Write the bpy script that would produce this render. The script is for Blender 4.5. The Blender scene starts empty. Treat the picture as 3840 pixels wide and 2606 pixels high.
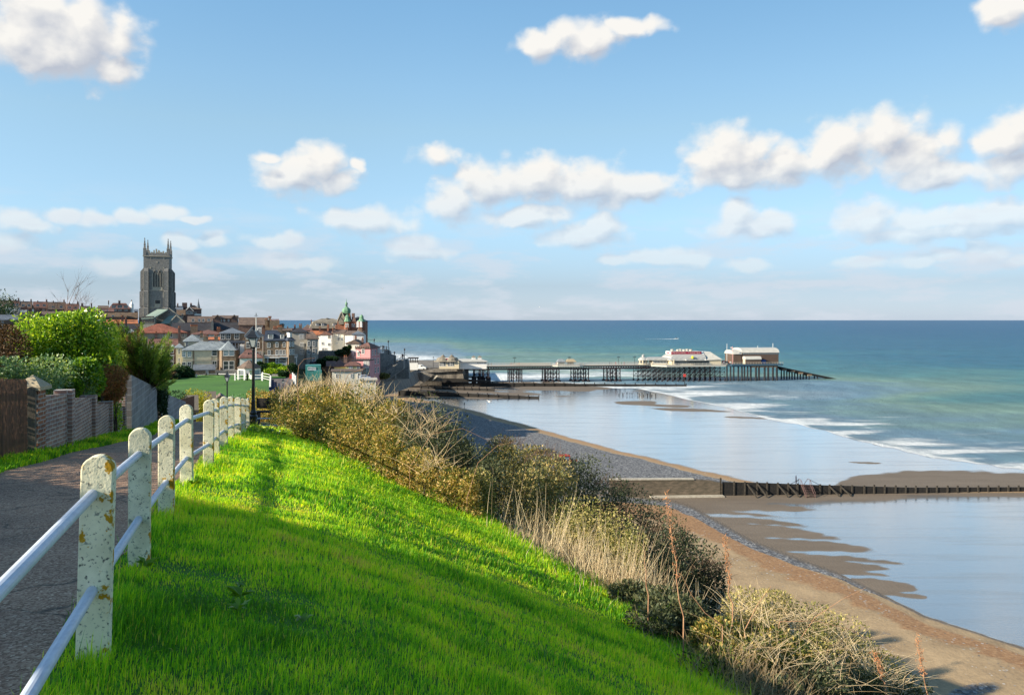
import bpy, math, random
import numpy as np
from mathutils import Vector, Matrix

# ------------------------------------------------------------------ camera, sky, sun, exposure
SC = bpy.context.scene
COL = SC.collection
F, CX, HY = 2986.7, 1920.0, 1199.5      # focal length and horizon of the photograph, in its own pixels
SEA = -36.0                             # the beach lies 36 m below the eye
cam_d = bpy.data.cameras.new("camera"); cam = bpy.data.objects.new("camera", cam_d); COL.objects.link(cam)
cam_d.sensor_fit = 'HORIZONTAL'; cam_d.sensor_width = 36; cam_d.lens = 28.0
cam.location = (0, 0, 0); cam.rotation_euler = (math.radians(90), 0, 0)
cam_d.shift_y = -(1303 - HY) / 3840
cam_d.clip_start = .05; cam_d.clip_end = 200000
SC.camera = cam

SUN_EL, SUN_AZ = math.radians(24), math.radians(-115)   # azimuth from +Y, clockwise: left of the view, a little behind
SC.view_settings.view_transform = 'Standard'; SC.view_settings.look = 'None'
SC.view_settings.exposure = 1.03; SC.view_settings.gamma = 1
SC.cycles.max_bounces = 6; SC.cycles.diffuse_bounces = 3; SC.cycles.glossy_bounces = 3
SC.cycles.transparent_max_bounces = 8; SC.cycles.transmission_bounces = 4
SC.cycles.use_denoising = True
sd = Vector((math.sin(SUN_AZ) * math.cos(SUN_EL), math.cos(SUN_AZ) * math.cos(SUN_EL), math.sin(SUN_EL)))
sl = bpy.data.lights.new("sun", 'SUN'); sl.energy = 5.0; sl.angle = math.radians(.5); sl.color = (1, .87, .68)
so = bpy.data.objects.new("sun", sl); COL.objects.link(so)
so.rotation_euler = sd.to_track_quat('Z', 'Y').to_euler()

# clouds: ellipses in azimuth / elevation (degrees come from their place on the photo's 2324 px wide frame)
CLOUDS = [
 (70,60,125,78),(190,85,115,72),(120,120,120,48),(255,150,60,22),(60,10,80,45),
 (1240,100,58,25),(1330,88,75,36),(1430,60,75,16),(2275,25,65,32),
 (665,392,75,40),(725,375,60,38),(770,412,45,26),(605,357,30,12),(800,378,18,14),
 (995,355,42,24),
 (1105,425,62,42),(1220,408,100,44),(1340,420,120,44),(1450,425,90,26),(1020,463,52,38),(1180,492,120,20),
 (1320,532,95,26),(1375,512,50,24),(830,502,105,24),(925,562,60,24),(965,578,60,12),
 (1650,355,85,52),(1700,395,120,32),(1790,370,70,34),(1900,345,80,56),(2010,315,85,50),(2080,350,90,52),(2110,395,90,30),
 (2290,320,75,50),(2300,375,90,36),
 (1680,488,42,40),(1700,520,80,22),(1765,508,42,28),
 (1975,498,75,34),(2090,498,110,32),(2240,492,110,30),(2130,528,200,18),
 (1560,583,55,19),(1480,588,45,15),(1400,596,40,11),(2080,592,50,15),(2150,582,45,16),(2235,570,50,20),(1960,600,50,12),(2300,590,40,14),
 (30,500,50,24),(85,515,40,16),(40,548,60,22),(150,490,40,16),(215,496,50,18),(300,490,45,15),(370,482,40,16),(430,495,30,9),(255,602,50,20),(435,590,42,18),(415,552,36,14),
 (490,545,34,16),(615,545,55,15),(625,592,60,18),(700,600,60,12),(1690,606,50,12)]

def mk_world():
    w = bpy.data.worlds.new("World"); SC.world = w; w.use_nodes = True
    nt = w.node_tree; nt.nodes.clear(); L = nt.links.new
    def nd(t, **k):
        n = nt.nodes.new(t)
        for a, v in k.items(): setattr(n, a, v)
        return n
    def math_(op, a, b=None, c=None, clamp=False):
        n = nd('ShaderNodeMath', operation=op, use_clamp=clamp)
        for i, v in enumerate((a, b, c)):
            if v is None: continue
            if isinstance(v, (int, float)): n.inputs[i].default_value = v
            else: L(v, n.inputs[i])
        return n.outputs[0]
    def vmath(op, a, b=None, c=None):
        n = nd('ShaderNodeVectorMath', operation=op)
        for i, v in enumerate((a, b, c)):
            if v is None: continue
            if isinstance(v, tuple): n.inputs[i].default_value = v
            else: L(v, n.inputs[i])
        return n
    out = nd('ShaderNodeOutputWorld'); bg = nd('ShaderNodeBackground')
    sky = nd('ShaderNodeTexSky', sky_type='NISHITA', sun_disc=False)
    sky.sun_elevation = SUN_EL; sky.sun_rotation = SUN_AZ; sky.altitude = 30
    sky.air_density = 1.0; sky.dust_density = .25; sky.ozone_density = 2.2
    geo = nd('ShaderNodeTexCoord'); sep = nd('ShaderNodeSeparateXYZ'); L(geo.outputs['Generated'], sep.inputs[0])
    x, y, z = sep.outputs
    az = math_('ARCTAN2', x, y)
    el = math_('ARCSINE', z)
    comb = nd('ShaderNodeCombineXYZ'); L(az, comb.inputs[0]); L(el, comb.inputs[1])
    p0 = comb.outputs[0]
    def field(p):
        # billow: two octave sets of noise bend the coordinates, a third roughens the rim
        wn = nd('ShaderNodeTexNoise', noise_dimensions='2D'); wn.inputs['Scale'].default_value = 17; wn.inputs['Detail'].default_value = 3
        wn.inputs['Roughness'].default_value = .55
        L(p, wn.inputs['Vector'])
        off = vmath('SUBTRACT', wn.outputs['Color'], (.5, .5, .5)).outputs[0]
        pw = vmath('MULTIPLY_ADD', off, (.034, .020, 0), p).outputs[0]
        cur = None
        for (cx, cy, rx, ry) in CLOUDS:
            a = math.atan((cx - 1162) / 1807.6); ca = math.cos(a)
            e = math.atan((726 - cy) / 1807.6 * ca)
            ra = rx / 1807.6 * ca * ca * 1.2; re = ry / 1807.6 * ca * 1.28
            q = vmath('MULTIPLY_ADD', pw, (1 / ra, 1 / re, 0), (-a / ra, -e / re, 0)).outputs[0]
            d = vmath('DOT_PRODUCT', q, q).outputs['Value']
            if cur is None: cur = d
            else:
                cur = math_('SMOOTH_MIN', cur, d, .25) if cx % 3 == 0 else math_('MINIMUM', cur, d)
        n2 = nd('ShaderNodeTexNoise', noise_dimensions='2D'); n2.inputs['Scale'].default_value = 40; n2.inputs['Detail'].default_value = 5
        n2.inputs['Roughness'].default_value = .5
        st = vmath('MULTIPLY', p, (1, 1.35, 1)).outputs[0]; L(st, n2.inputs['Vector'])
        vr = nd('ShaderNodeTexVoronoi', voronoi_dimensions='2D', feature='SMOOTH_F1'); vr.inputs['Scale'].default_value = 30; vr.inputs['Smoothness'].default_value = .8
        L(vmath('MULTIPLY_ADD', n2.outputs['Color'], (.018, .018, 0), p).outputs[0], vr.inputs['Vector'])
        r = math_('SQRT', math_('MAXIMUM', cur, .0001))
        r = math_('MULTIPLY_ADD', math_('SUBTRACT', vr.outputs['Distance'], .35), .62, r)
        return math_('MULTIPLY_ADD', math_('SUBTRACT', n2.outputs[0], .5), -.75, r)   # small inside a cloud, > 1 outside
    f0 = field(p0)
    f1 = field(vmath('ADD', p0, (-.010, .018, 0)).outputs[0])
    mr = nd('ShaderNodeMapRange', interpolation_type='SMOOTHSTEP'); L(f0, mr.inputs[0])
    mr.inputs[1].default_value = 1.3; mr.inputs[2].default_value = .55; mr.inputs[3].default_value = 0; mr.inputs[4].default_value = 1
    dens = mr.outputs[0]
    # fade clouds into the pale air near the horizon
    lo = nd('ShaderNodeMapRange'); L(el, lo.inputs[0]); lo.inputs[1].default_value = .03; lo.inputs[2].default_value = .19; lo.inputs[3].default_value = .22; lo.inputs[4].default_value = 1
    dens = math_('MULTIPLY', dens, lo.outputs[0])
    lit = math_('MULTIPLY_ADD', math_('SUBTRACT', f1, f0), 1.0, .47, clamp=True)
    thin = nd('ShaderNodeMapRange'); L(f0, thin.inputs[0]); thin.inputs[1].default_value = .2; thin.inputs[2].default_value = 1.0; thin.inputs[3].default_value = 0; thin.inputs[4].default_value = .25
    lit = math_('ADD', lit, thin.outputs[0], clamp=True)
    cc = nd('ShaderNodeMix', data_type='RGBA'); L(lit, cc.inputs[0])
    cc.inputs[6].default_value = (2.2, 2.45, 2.95, 1); cc.inputs[7].default_value = (4.6, 4.5, 4.3, 1)
    # sky colour: the atmosphere, lifted a little towards pale blue near the horizon
    tint = nd('ShaderNodeValToRGB'); L(math_('MULTIPLY', el, 2.5, clamp=True), tint.inputs[0]); e = tint.color_ramp.elements
    while len(e) < 6: e.new(.5)
    for i, (q, c) in enumerate(((.0, (.45, .57, .98)), (.105, (.46, .52, .74)), (.30, (.78, .84, .90)), (.577, (1.0, 1.02, .92)), (.707, (1.0, 1.08, 1.0)), (.93, (.96, 1.13, 1.08)))):
        e[i].position = q; e[i].color = (*c, 1)
    azr = nd('ShaderNodeMapRange'); L(az, azr.inputs[0]); azr.inputs[1].default_value = -.1; azr.inputs[2].default_value = .6; azr.inputs[3].default_value = 1; azr.inputs[4].default_value = .76
    sks = vmath('SCALE', sky.outputs[0]); L(azr.outputs[0], sks.inputs['Scale'])
    mul = nd('ShaderNodeMix', data_type='RGBA', blend_type='MULTIPLY'); mul.inputs[0].default_value = 1
    L(sks.outputs[0], mul.inputs[6]); L(tint.outputs[0], mul.inputs[7])
    mx = nd('ShaderNodeMix', data_type='RGBA'); L(dens, mx.inputs[0]); L(mul.outputs[2], mx.inputs[6]); L(cc.outputs[2], mx.inputs[7])
    # thin layer of far cloud low over the sea and the town
    hn = nd('ShaderNodeTexNoise', noise_dimensions='2D'); hn.inputs['Scale'].default_value = 9; hn.inputs['Detail'].default_value = 6; hn.inputs['Roughness'].default_value = .62
    L(vmath('MULTIPLY', p0, (1, 4.2, 1)).outputs[0], hn.inputs['Vector'])
    hr = nd('ShaderNodeMapRange', interpolation_type='SMOOTHSTEP'); L(hn.outputs[0], hr.inputs[0]); hr.inputs[1].default_value = .42; hr.inputs[2].default_value = .68
    band = nd('ShaderNodeMapRange', interpolation_type='SMOOTHSTEP'); L(el, band.inputs[0]); band.inputs[1].default_value = .17; band.inputs[2].default_value = .05; band.inputs[3].default_value = 0; band.inputs[4].default_value = .6
    mh = nd('ShaderNodeMix', data_type='RGBA'); L(math_('MULTIPLY', hr.outputs[0], band.outputs[0]), mh.inputs[0]); L(mx.outputs[2], mh.inputs[6]); mh.inputs[7].default_value = (3.35, 3.6, 4.0, 1)
    L(mh.outputs[2], bg.inputs[0]); bg.inputs[1].default_value = .102
    L(bg.outputs[0], out.inputs[0])
    w.cycles.sampling_method = 'MANUAL'; w.cycles.sample_map_resolution = 512
mk_world()

# ------------------------------------------------------------------ helpers
random.seed(7)
def P(px, py, Y): return Vector(((px - CX) / F * Y, Y, -(py - HY) / F * Y))
def D(v): return v * 3840 / 2324        # from a coordinate read on the 2324 px wide view
def lerp(a, b, t): return a + (b - a) * t
def sm(a, b, x):
    t = np.clip((np.asarray(x, float) - a) / (b - a), 0, 1); return t * t * (3 - 2 * t)

class MB:
    def __init__(s): s.v = []; s.f = []
    def add(s, vs, fs):
        n = len(s.v); s.v += [tuple(v) for v in vs]; s.f += [tuple(i + n for i in f) for f in fs]; return s
    def box(s, x0, x1, y0, y1, z0, z1):
        return s.add([(x0,y0,z0),(x1,y0,z0),(x1,y1,z0),(x0,y1,z0),(x0,y0,z1),(x1,y0,z1),(x1,y1,z1),(x0,y1,z1)],
              [(0,3,2,1),(4,5,6,7),(0,1,5,4),(1,2,6,5),(2,3,7,6),(3,0,4,7)])
    def prism(s, pts, axis, a, b):
        # pts 2D outline (counter-clockwise); axis 'y': pts are (x,z) extruded y a..b ; 'x': pts (y,z) ; 'z': pts (x,y)
        n = len(pts)
        m = {'y': lambda p, t: (p[0], t, p[1]), 'x': lambda p, t: (t, p[0], p[1]), 'z': lambda p, t: (p[0], p[1], t)}[axis]
        vs = [m(p, a) for p in pts] + [m(p, b) for p in pts]
        return s.add(vs, [tuple(range(n))[::-1], tuple(range(n, 2 * n))] + [(i, (i + 1) % n, n + (i + 1) % n, n + i) for i in range(n)])
    def tube(s, p0, p1, r0, r1=None, n=8, cap=True):
        r1 = r0 if r1 is None else r1
        p0 = Vector(p0); p1 = Vector(p1); d = (p1 - p0).normalized()
        a = d.orthogonal().normalized(); b = d.cross(a)
        vs = []
        for p, r in ((p0, r0), (p1, r1)):
            for i in range(n):
                t = 2 * math.pi * i / n; vs.append(p + a * (r * math.cos(t)) + b * (r * math.sin(t)))
        fs = [(i, (i + 1) % n, n + (i + 1) % n, n + i) for i in range(n)]
        if cap: fs += [tuple(range(n))[::-1], tuple(range(n, 2 * n))]
        return s.add(vs, fs)
    def bar(s, p0, p1, w, h=None):      # square bar
        return s.tube(p0, p1, w * .7071, (h or w) * .7071, 4)
    def lathe(s, prof, n=16, c=(0, 0, 0), sq=False, rot=0.):
        vs = []; k = len(prof)
        for (r, z) in prof:
            for i in range(n):
                t = 2 * math.pi * i / n + rot
                vs.append((c[0] + r * math.cos(t), c[1] + r * math.sin(t), c[2] + z))
        fs = [(j * n + i, j * n + (i + 1) % n, (j + 1) * n + (i + 1) % n, (j + 1) * n + i) for j in range(k - 1) for i in range(n)]
        fs += [tuple(range(n))[::-1], tuple(range((k - 1) * n, k * n))]
        return s.add(vs, fs)
    def build(s, name, mat, parent=None, loc=(0, 0, 0), rz=0, smooth=False, fix=True):
        me = bpy.data.meshes.new(name); me.from_pydata(s.v, [], s.f)
        if fix:
            import bmesh
            bm = bmesh.new(); bm.from_mesh(me); bmesh.ops.recalc_face_normals(bm, faces=bm.faces); bm.to_mesh(me); bm.free()
        o = bpy.data.objects.new(name, me); COL.objects.link(o)
        if mat: me.materials.append(mat)
        if parent: o.parent = parent
        o.location = loc; o.rotation_euler = (0, 0, rz)
        if smooth: me.polygons.foreach_set('use_smooth', [True] * len(me.polygons))
        return o

def tag(o, label, cat=None, group=None, kind=None):
    if label: o['label'] = label
    if cat: o['category'] = cat
    if group: o['group'] = group
    if kind: o['kind'] = kind
    return o
def empty(name, loc=(0, 0, 0), rz=0, label=None, cat=None, group=None):
    o = bpy.data.objects.new(name, None); COL.objects.link(o); o.location = loc; o.rotation_euler = (0, 0, rz)
    o.empty_display_size = .1
    return tag(o, label, cat, group)
def kids(o): return [c for c in bpy.data.objects if c.parent == o]
def copy_tree(o, loc=None, rz=None, parent=None, ks=None):
    c = o.copy(); COL.objects.link(c); c.parent = parent
    if loc is not None: c.location = loc
    if rz is not None: c.rotation_euler = (0, 0, rz)
    for k in (list(o.children)): copy_tree(k, parent=c)
    return c

def npmesh(name, V, FQ, mat, parent=None, tint=None, smooth=False, attrs=None):
    V = np.asarray(V, np.float32).reshape(-1, 3); FQ = np.asarray(FQ, np.int32)
    me = bpy.data.meshes.new(name); k = FQ.shape[1]; nf = len(FQ)
    me.vertices.add(len(V)); me.vertices.foreach_set('co', V.ravel())
    me.loops.add(nf * k); me.loops.foreach_set('vertex_index', FQ.ravel())
    me.polygons.add(nf); me.polygons.foreach_set('loop_start', np.arange(0, nf * k, k, dtype=np.int32))
    if smooth: me.polygons.foreach_set('use_smooth', np.ones(nf, bool))
    d = dict(attrs or {})
    if tint is not None: d['tint'] = tint
    for a, val in d.items():
        at = me.attributes.new(a, 'FLOAT', 'POINT'); at.data.foreach_set('value', np.asarray(val, np.float32).ravel())
    me.update(calc_edges=True)
    me.materials.append(mat)
    o = bpy.data.objects.new(name, me); COL.objects.link(o)
    if parent: o.parent = parent
    return o

# cheap smooth pseudo-noise for numpy arrays
_rs = np.random.RandomState(3); _K = _rs.normal(size=(18, 3)); _PH = _rs.uniform(0, 6.28, 18)
def pn(x, y=0, z=0, f=1.0, s=0):
    x, y, z = np.asarray(x, float) * f, np.asarray(y, float) * f, np.asarray(z, float) * f
    r = 0
    for i in range(6):
        k = _K[(i + s) % 18]; r = r + np.sin(k[0] * x + k[1] * y + k[2] * z + _PH[(i * 5 + s) % 18])
    return r / 3.2

# ------------------------------------------------------------------ materials
def newmat(name):
    m = bpy.data.materials.new(name); m.use_nodes = True; nt = m.node_tree
    b = nt.nodes['Principled BSDF']; b.inputs['Specular IOR Level'].default_value = .3
    return m, nt, b
def node(nt, t, ins=None, **k):
    n = nt.nodes.new(t)
    for a, v in k.items(): setattr(n, a, v)
    for a, v in (ins or {}).items():
        if hasattr(v, 'is_linked') or isinstance(v, bpy.types.NodeSocket): nt.links.new(v, n.inputs[a])
        else: n.inputs[a].default_value = v
    return n
def ramp(nt, fac, stops):
    r = nt.nodes.new('ShaderNodeValToRGB'); nt.links.new(fac, r.inputs[0]); e = r.color_ramp.elements
    while len(e) < len(stops): e.new(.5)
    for i, (p, c) in enumerate(stops):
        e[i].position = p; e[i].color = (*c, 1) if len(c) == 3 else c
    return r.outputs[0]
def mixc(nt, fac, a, b, blend='MIX'):
    n = nt.nodes.new('ShaderNodeMix'); n.data_type = 'RGBA'; n.blend_type = blend
    for i, v in ((0, fac), (6, a), (7, b)):
        if isinstance(v, bpy.types.NodeSocket): nt.links.new(v, n.inputs[i])
        else: n.inputs[i].default_value = v if i == 0 else ((*v, 1) if len(v) == 3 else v)
    return n.outputs[2]
def vec(nt, stretch=(1, 1, 1), coord='Object', rnd=False):
    tc = nt.nodes.new('ShaderNodeTexCoord'); mp = node(nt, 'ShaderNodeMapping', {'Vector': tc.outputs[coord], 'Scale': stretch})
    if rnd:
        oi = nt.nodes.new('ShaderNodeObjectInfo'); cb = node(nt, 'ShaderNodeCombineXYZ', {0: oi.outputs['Random'], 1: oi.outputs['Random']})
        ml = node(nt, 'ShaderNodeVectorMath', {0: cb.outputs[0], 1: (37, 91, 13)}, operation='MULTIPLY')
        ad = node(nt, 'ShaderNodeVectorMath', {0: mp.outputs[0], 1: ml.outputs[0]}, operation='ADD'); return ad.outputs[0]
    return mp.outputs[0]
def noi(nt, v, scale, detail=5, rough=.6, w=None):
    n = node(nt, 'ShaderNodeTexNoise', {'Vector': v, 'Scale': scale, 'Detail': detail, 'Roughness': rough}); return n.outputs[0]
def bump(nt, b, h, strength=.5, dist=.02):
    n = node(nt, 'ShaderNodeBump', {'Height': h, 'Strength': strength, 'Distance': dist}); nt.links.new(n.outputs[0], b.inputs['Normal'])
def surf(name, c, c2=None, scale=1.5, rough=.85, bmp=0, dist=.02, stretch=(1, 1, 1), metal=0, spec=.3, fine=9, amt=.5, rnd=False):
    m, nt, b = newmat(name); c2 = c2 or tuple(x * .7 for x in c)
    v = vec(nt, stretch, rnd=rnd); n1 = noi(nt, v, scale); n2 = noi(nt, v, scale * fine, 3)
    col = ramp(nt, n1, [(.33, c2), (.66, c)])
    col = mixc(nt, amt, col, ramp(nt, n2, [(.35, (.45, .45, .45)), (.65, (1, 1, 1))]), 'MULTIPLY')
    nt.links.new(col, b.inputs['Base Color']); b.inputs['Roughness'].default_value = rough; b.inputs['Metallic'].default_value = metal
    b.inputs['Specular IOR Level'].default_value = spec
    if bmp: bump(nt, b, n2, bmp, dist)
    return m
def brickmat(name, c1, c2, mortar, sc=1.0, rough=.9, msize=.012):
    m, nt, b = newmat(name)
    tc = nt.nodes.new('ShaderNodeTexCoord'); sp = node(nt, 'ShaderNodeSeparateXYZ', {0: tc.outputs['Object']})
    ad = node(nt, 'ShaderNodeMath', {0: sp.outputs[0], 1: sp.outputs[1]}, operation='ADD')
    cb = node(nt, 'ShaderNodeCombineXYZ', {0: ad.outputs[0], 1: sp.outputs[2]})
    br = node(nt, 'ShaderNodeTexBrick', {'Vector': cb.outputs[0], 'Color1': (*c1, 1), 'Color2': (*c2, 1), 'Mortar': (*mortar, 1), 'Scale': 1.0,
        'Mortar Size': msize, 'Mortar Smooth': .3, 'Brick Width': .225 * sc, 'Row Height': .075 * sc, 'Bias': -.1})
    n = noi(nt, tc.outputs['Object'], 3.0 / sc, 6); n3 = noi(nt, tc.outputs['Object'], 40, 3)
    col = mixc(nt, .75, br.outputs[0], ramp(nt, n, [(.3, (.45, .45, .5)), (.62, (1.05, 1, .95))]), 'MULTIPLY')
    col = mixc(nt, .5, col, ramp(nt, n3, [(.3, (.5, .5, .5)), (.7, (1, 1, 1))]), 'MULTIPLY')
    nt.links.new(col, b.inputs['Base Color']); b.inputs['Roughness'].default_value = rough
    h = mixc(nt, .3, br.outputs['Fac'], n3); inv = node(nt, 'ShaderNodeMath', {0: 1.0, 1: h}, operation='SUBTRACT')
    bump(nt, b, inv.outputs[0], .6, .01)
    return m
def roofmat(name, c, c2, row=.3, bmp=.8, patch=None, col_w=.3):
    # courses of tiles or slates: rows along the slope seen as bands of height
    m, nt, b = newmat(name); tc = nt.nodes.new('ShaderNodeTexCoord'); sp = node(nt, 'ShaderNodeSeparateXYZ', {0: tc.outputs['Object']})
    ad = node(nt, 'ShaderNodeMath', {0: sp.outputs[0], 1: sp.outputs[1]}, operation='ADD')
    cb = node(nt, 'ShaderNodeCombineXYZ', {0: ad.outputs[0], 1: sp.outputs[2]})
    br = node(nt, 'ShaderNodeTexBrick', {'Vector': cb.outputs[0], 'Color1': (*c, 1), 'Color2': (*c2, 1), 'Mortar': (*[x * .35 for x in c2], 1), 'Scale': 1.0,
        'Mortar Size': .02, 'Brick Width': col_w, 'Row Height': row})
    n = noi(nt, tc.outputs['Object'], .55, 7, .7); n2 = noi(nt, tc.outputs['Object'], 2.6, 4, .7)
    col = mixc(nt, .85, br.outputs[0], ramp(nt, n, [(.32, (.5, .5, .52)), (.6, (1.1, 1.05, 1))]), 'MULTIPLY')
    if patch: col = mixc(nt, ramp(nt, n2, [(.55, (0, 0, 0)), (.66, (1, 1, 1))]), col, patch)
    nt.links.new(col, b.inputs['Base Color']); b.inputs['Roughness'].default_value = .75
    bump(nt, b, br.outputs['Fac'], -bmp * .5, .03)
    return m
def leafmat(name, cols, trans=.35, rough=.5, spec=.35):
    m, nt, b = newmat(name); at = node(nt, 'ShaderNodeAttribute', attribute_name='tint')
    k = len(cols); col = ramp(nt, at.outputs['Fac'], [(i / (k - 1), c) for i, c in enumerate(cols)])
    nt.links.new(col, b.inputs['Base Color']); b.inputs['Roughness'].default_value = rough; b.inputs['Specular IOR Level'].default_value = spec
    tr = nt.nodes.new('ShaderNodeBsdfTranslucent')
    tcol = mixc(nt, 1.0, col, (1.9, 1.6, .4) if name == 'grass_blade' else (1.5, 1.45, .55), 'MULTIPLY'); nt.links.new(tcol, tr.inputs[0])
    mx = node(nt, 'ShaderNodeMixShader', {0: trans, 1: b.outputs[0], 2: tr.outputs[0]})
    nt.links.new(mx.outputs[0], nt.nodes['Material Output'].inputs[0])
    return m
M = {}
M['white'] = surf('white_paint', (.78, .78, .76), (.66, .66, .63), 3, .6, spec=.4, amt=.15)
M['glass'], _nt, _b = newmat('window_glass'); _b.inputs['Base Color'].default_value = (.035, .045, .055, 1); _b.inputs['Roughness'].default_value = .12; _b.inputs['Specular IOR Level'].default_value = .7
M['glassp'], _nt, _b = newmat('pale_window_glass'); _b.inputs['Base Color'].default_value = (.22, .30, .34, 1); _b.inputs['Roughness'].default_value = .15; _b.inputs['Specular IOR Level'].default_value = .7
M['iron'] = surf('black_painted_iron', (.012, .013, .014), (.008, .008, .009), 8, .3, spec=.6, amt=.2)
M['darkwood'] = surf('tarred_timber', (.03, .027, .024), (.012, .012, .012), 2, .8, .4, .02)
M['steel'] = surf('grey_steel', (.30, .31, .32), (.2, .21, .22), 4, .5, spec=.5, amt=.3)
M['brick_red'] = brickmat('red_brick', (.23, .13, .11), (.16, .095, .085), (.25, .21, .18), 1.6)
M['brick_brown'] = brickmat('brown_brick', (.34, .25, .165), (.23, .17, .12), (.24, .21, .17), 1.6)
M['brick_orange'] = brickmat('orange_brick', (.34, .13, .075), (.24, .095, .06), (.3, .2, .14), 1.6)
M['flint'] = surf('flint_wall', (.34, .33, .31), (.20, .195, .19), 1.2, .9, .6, .05, fine=6, amt=.8)
M['stone'] = surf('limestone', (.50, .46, .38), (.36, .33, .27), 1.5, .85, .3, .03)
M['render_w'] = surf('white_render', (.86, .84, .80), (.74, .72, .69), .8, .85, amt=.15)
M['render_c'] = surf('cream_render', (.74, .69, .57), (.64, .60, .50), .8, .85, amt=.2)
M['render_g'] = surf('grey_render', (.46, .43, .37), (.37, .35, .305), .8, .9, amt=.3)
M['pebble'] = surf('pebbledash', (.68, .62, .45), (.55, .50, .37), 1.5, .95, .3, .03, fine=7, amt=.5)
M['pink'] = surf('pink_render', (.64, .31, .31), (.56, .26, .265), .6, .8, amt=.15)
M['yellow'] = surf('yellow_render', (.62, .55, .28), None, .8, .85, amt=.15)
M['tile_red'] = roofmat('red_pantiles', (.34, .12, .075), (.25, .09, .06), .35, patch=(.34, .17, .12))
M['tile_plain'] = roofmat('red_plain_tiles', (.25, .13, .105), (.17, .095, .08), .35)
M['tile_orange'] = roofmat('orange_pantiles', (.60, .23, .10), (.46, .17, .08), .35)
M['tile_brown'] = roofmat('brown_tiles', (.23, .165, .13), (.15, .115, .095), .3)
M['tile_moss'] = roofmat('mossy_tiles', (.19, .14, .10), (.13, .095, .075), .3, patch=(.26, .15, .03))
M['slate'] = roofmat('blue_slate', (.19, .235, .29), (.14, .17, .21), .28)
M['slate_d'] = roofmat('dark_slate', (.06, .06, .068), (.042, .042, .05), .28)
M['slate_p'] = roofmat('pale_grey_slate', (.32, .38, .42), (.22, .265, .30), .28, patch=(.30, .33, .33))
M['slate_navy'] = roofmat('navy_slate', (.05, .07, .11), (.035, .05, .08), .28)
M['slate_m'] = roofmat('grey_stone_slate', (.32, .29, .23), (.24, .22, .18), .3)
M['lead'] = surf('green_grey_lead', (.27, .35, .30), (.21, .28, .24), .4, .6, stretch=(1, 1, 1), amt=.2)
M['copper'] = surf('verdigris_copper', (.20, .36, .22), (.12, .25, .16), 1.5, .55, amt=.3)
M['pot'] = surf('clay_pot', (.32, .13, .07), (.22, .09, .05), 3, .9)
# ------------------------------------------------------------------ the ground
_TY = [-20, 0, 3.9, 5.75, 7.86, 9.8, 11.6, 13.2, 15.2, 17.3, 19.3, 21.3, 25, 28, 32, 38, 45, 60, 100, 150, 205, 260, 330, 400, 520, 600, 900]
_TZ = [-1.1, -1.58, -1.65, -1.765, -1.93, -2.03, -2.15, -2.29, -2.45, -2.65, -2.86, -3.09, -3.5, -3.78, -4.12, -4.85, -6.1, -8.3, -12.5, -15, -15, -14.5, -13, -11, -7, -3, 0]
def top(Y): return np.interp(Y, _TY, _TZ)
_FY = [-20, 0, 2.0, 3.9, 5.75, 7.86, 9.8, 11.6, 13.2, 15.2, 17.3, 19.3, 21.3, 28, 60, 100, 150, 230, 300, 400, 600, 900]
_FX = [4, -.85, -1.42, -2.05, -2.69, -3.41, -4.0, -4.42, -4.92, -5.5, -6.1, -6.64, -7.18, -9.1, -18.5, -30, -45, -62, -78, -150, -270, -480]
def fx(Y): return np.interp(Y, _FY, _FX)
def drop(s, Y):
    s = np.maximum(s, 0)
    near = np.where(s < 2.2, .082 * s * s, np.where(s < 5.4, .397 + .361 * (s - 2.2), np.where(s < 9, 1.552 + .361 * (s - 5.4) + .115 * (s - 5.4) ** 2, 4.34 + 1.35 * (s - 9))))
    far = np.interp(s, [0, 8, 13, 26, 33, 60], [0, 1, 5, 7, 24, 34])
    b = sm(110, 160, Y); return near * (1 - b) + far * b
def ground(X, Y, clamp=True):
    X = np.asarray(X, float); Y = np.asarray(Y, float); s = X - fx(Y)
    z = top(Y) - drop(s, Y)
    if clamp: z = np.maximum(z, SEA - .6)
    return z
def gz(X, Y): return float(ground(X, Y))
def cast(px, py, y0=2.0, y1=400):
    # where the line of sight through a photo pixel meets the ground
    Y = np.concatenate([np.linspace(y0, 60, 3000), np.linspace(60, y1, 2000)]); X = (px - CX) / F * Y; Z = -(py - HY) / F * Y
    g = ground(X, Y) + .0; i = np.argmax(Z <= g); return Vector((X[i], Y[i], g[i]))

# lawn right edge (world points found where the sight lines of the photo meet the bank)
EDGE = [cast(D(a), D(b)) for a, b in ((640, 968), (700, 985), (870, 1040), (950, 1085), (1050, 1132), (1240, 1270), (1400, 1362), (1560, 1480), (1660, 1577), (1740, 1660))]
EDGE.sort(key=lambda p: -p.y)
_ey = [p.y for p in EDGE][::-1]; _es = [p.x - float(fx(p.y)) for p in EDGE][::-1]
def edge_s(Y): return np.interp(Y, [0] + _ey + [26, 29], [_es[0] + .2] + _es + [1.2, .2])

def grid(xs_of, Ys, S, zf, name, mat, attrs=None, smooth=True):
    YY, SS = np.meshgrid(Ys, S, indexing='ij'); XX = xs_of(YY, SS); ZZ = zf(XX, YY)
    V = np.stack([XX, YY, ZZ], -1).reshape(-1, 3); a, b = YY.shape
    i = np.arange(a - 1)[:, None] * b + np.arange(b - 1)[None, :]
    FQ = np.stack([i, i + 1, i + b + 1, i + b], -1).reshape(-1, 4)
    return npmesh(name, V, FQ, mat, smooth=smooth, attrs={k: f(XX, YY) for k, f in (attrs or {}).items()})

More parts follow.
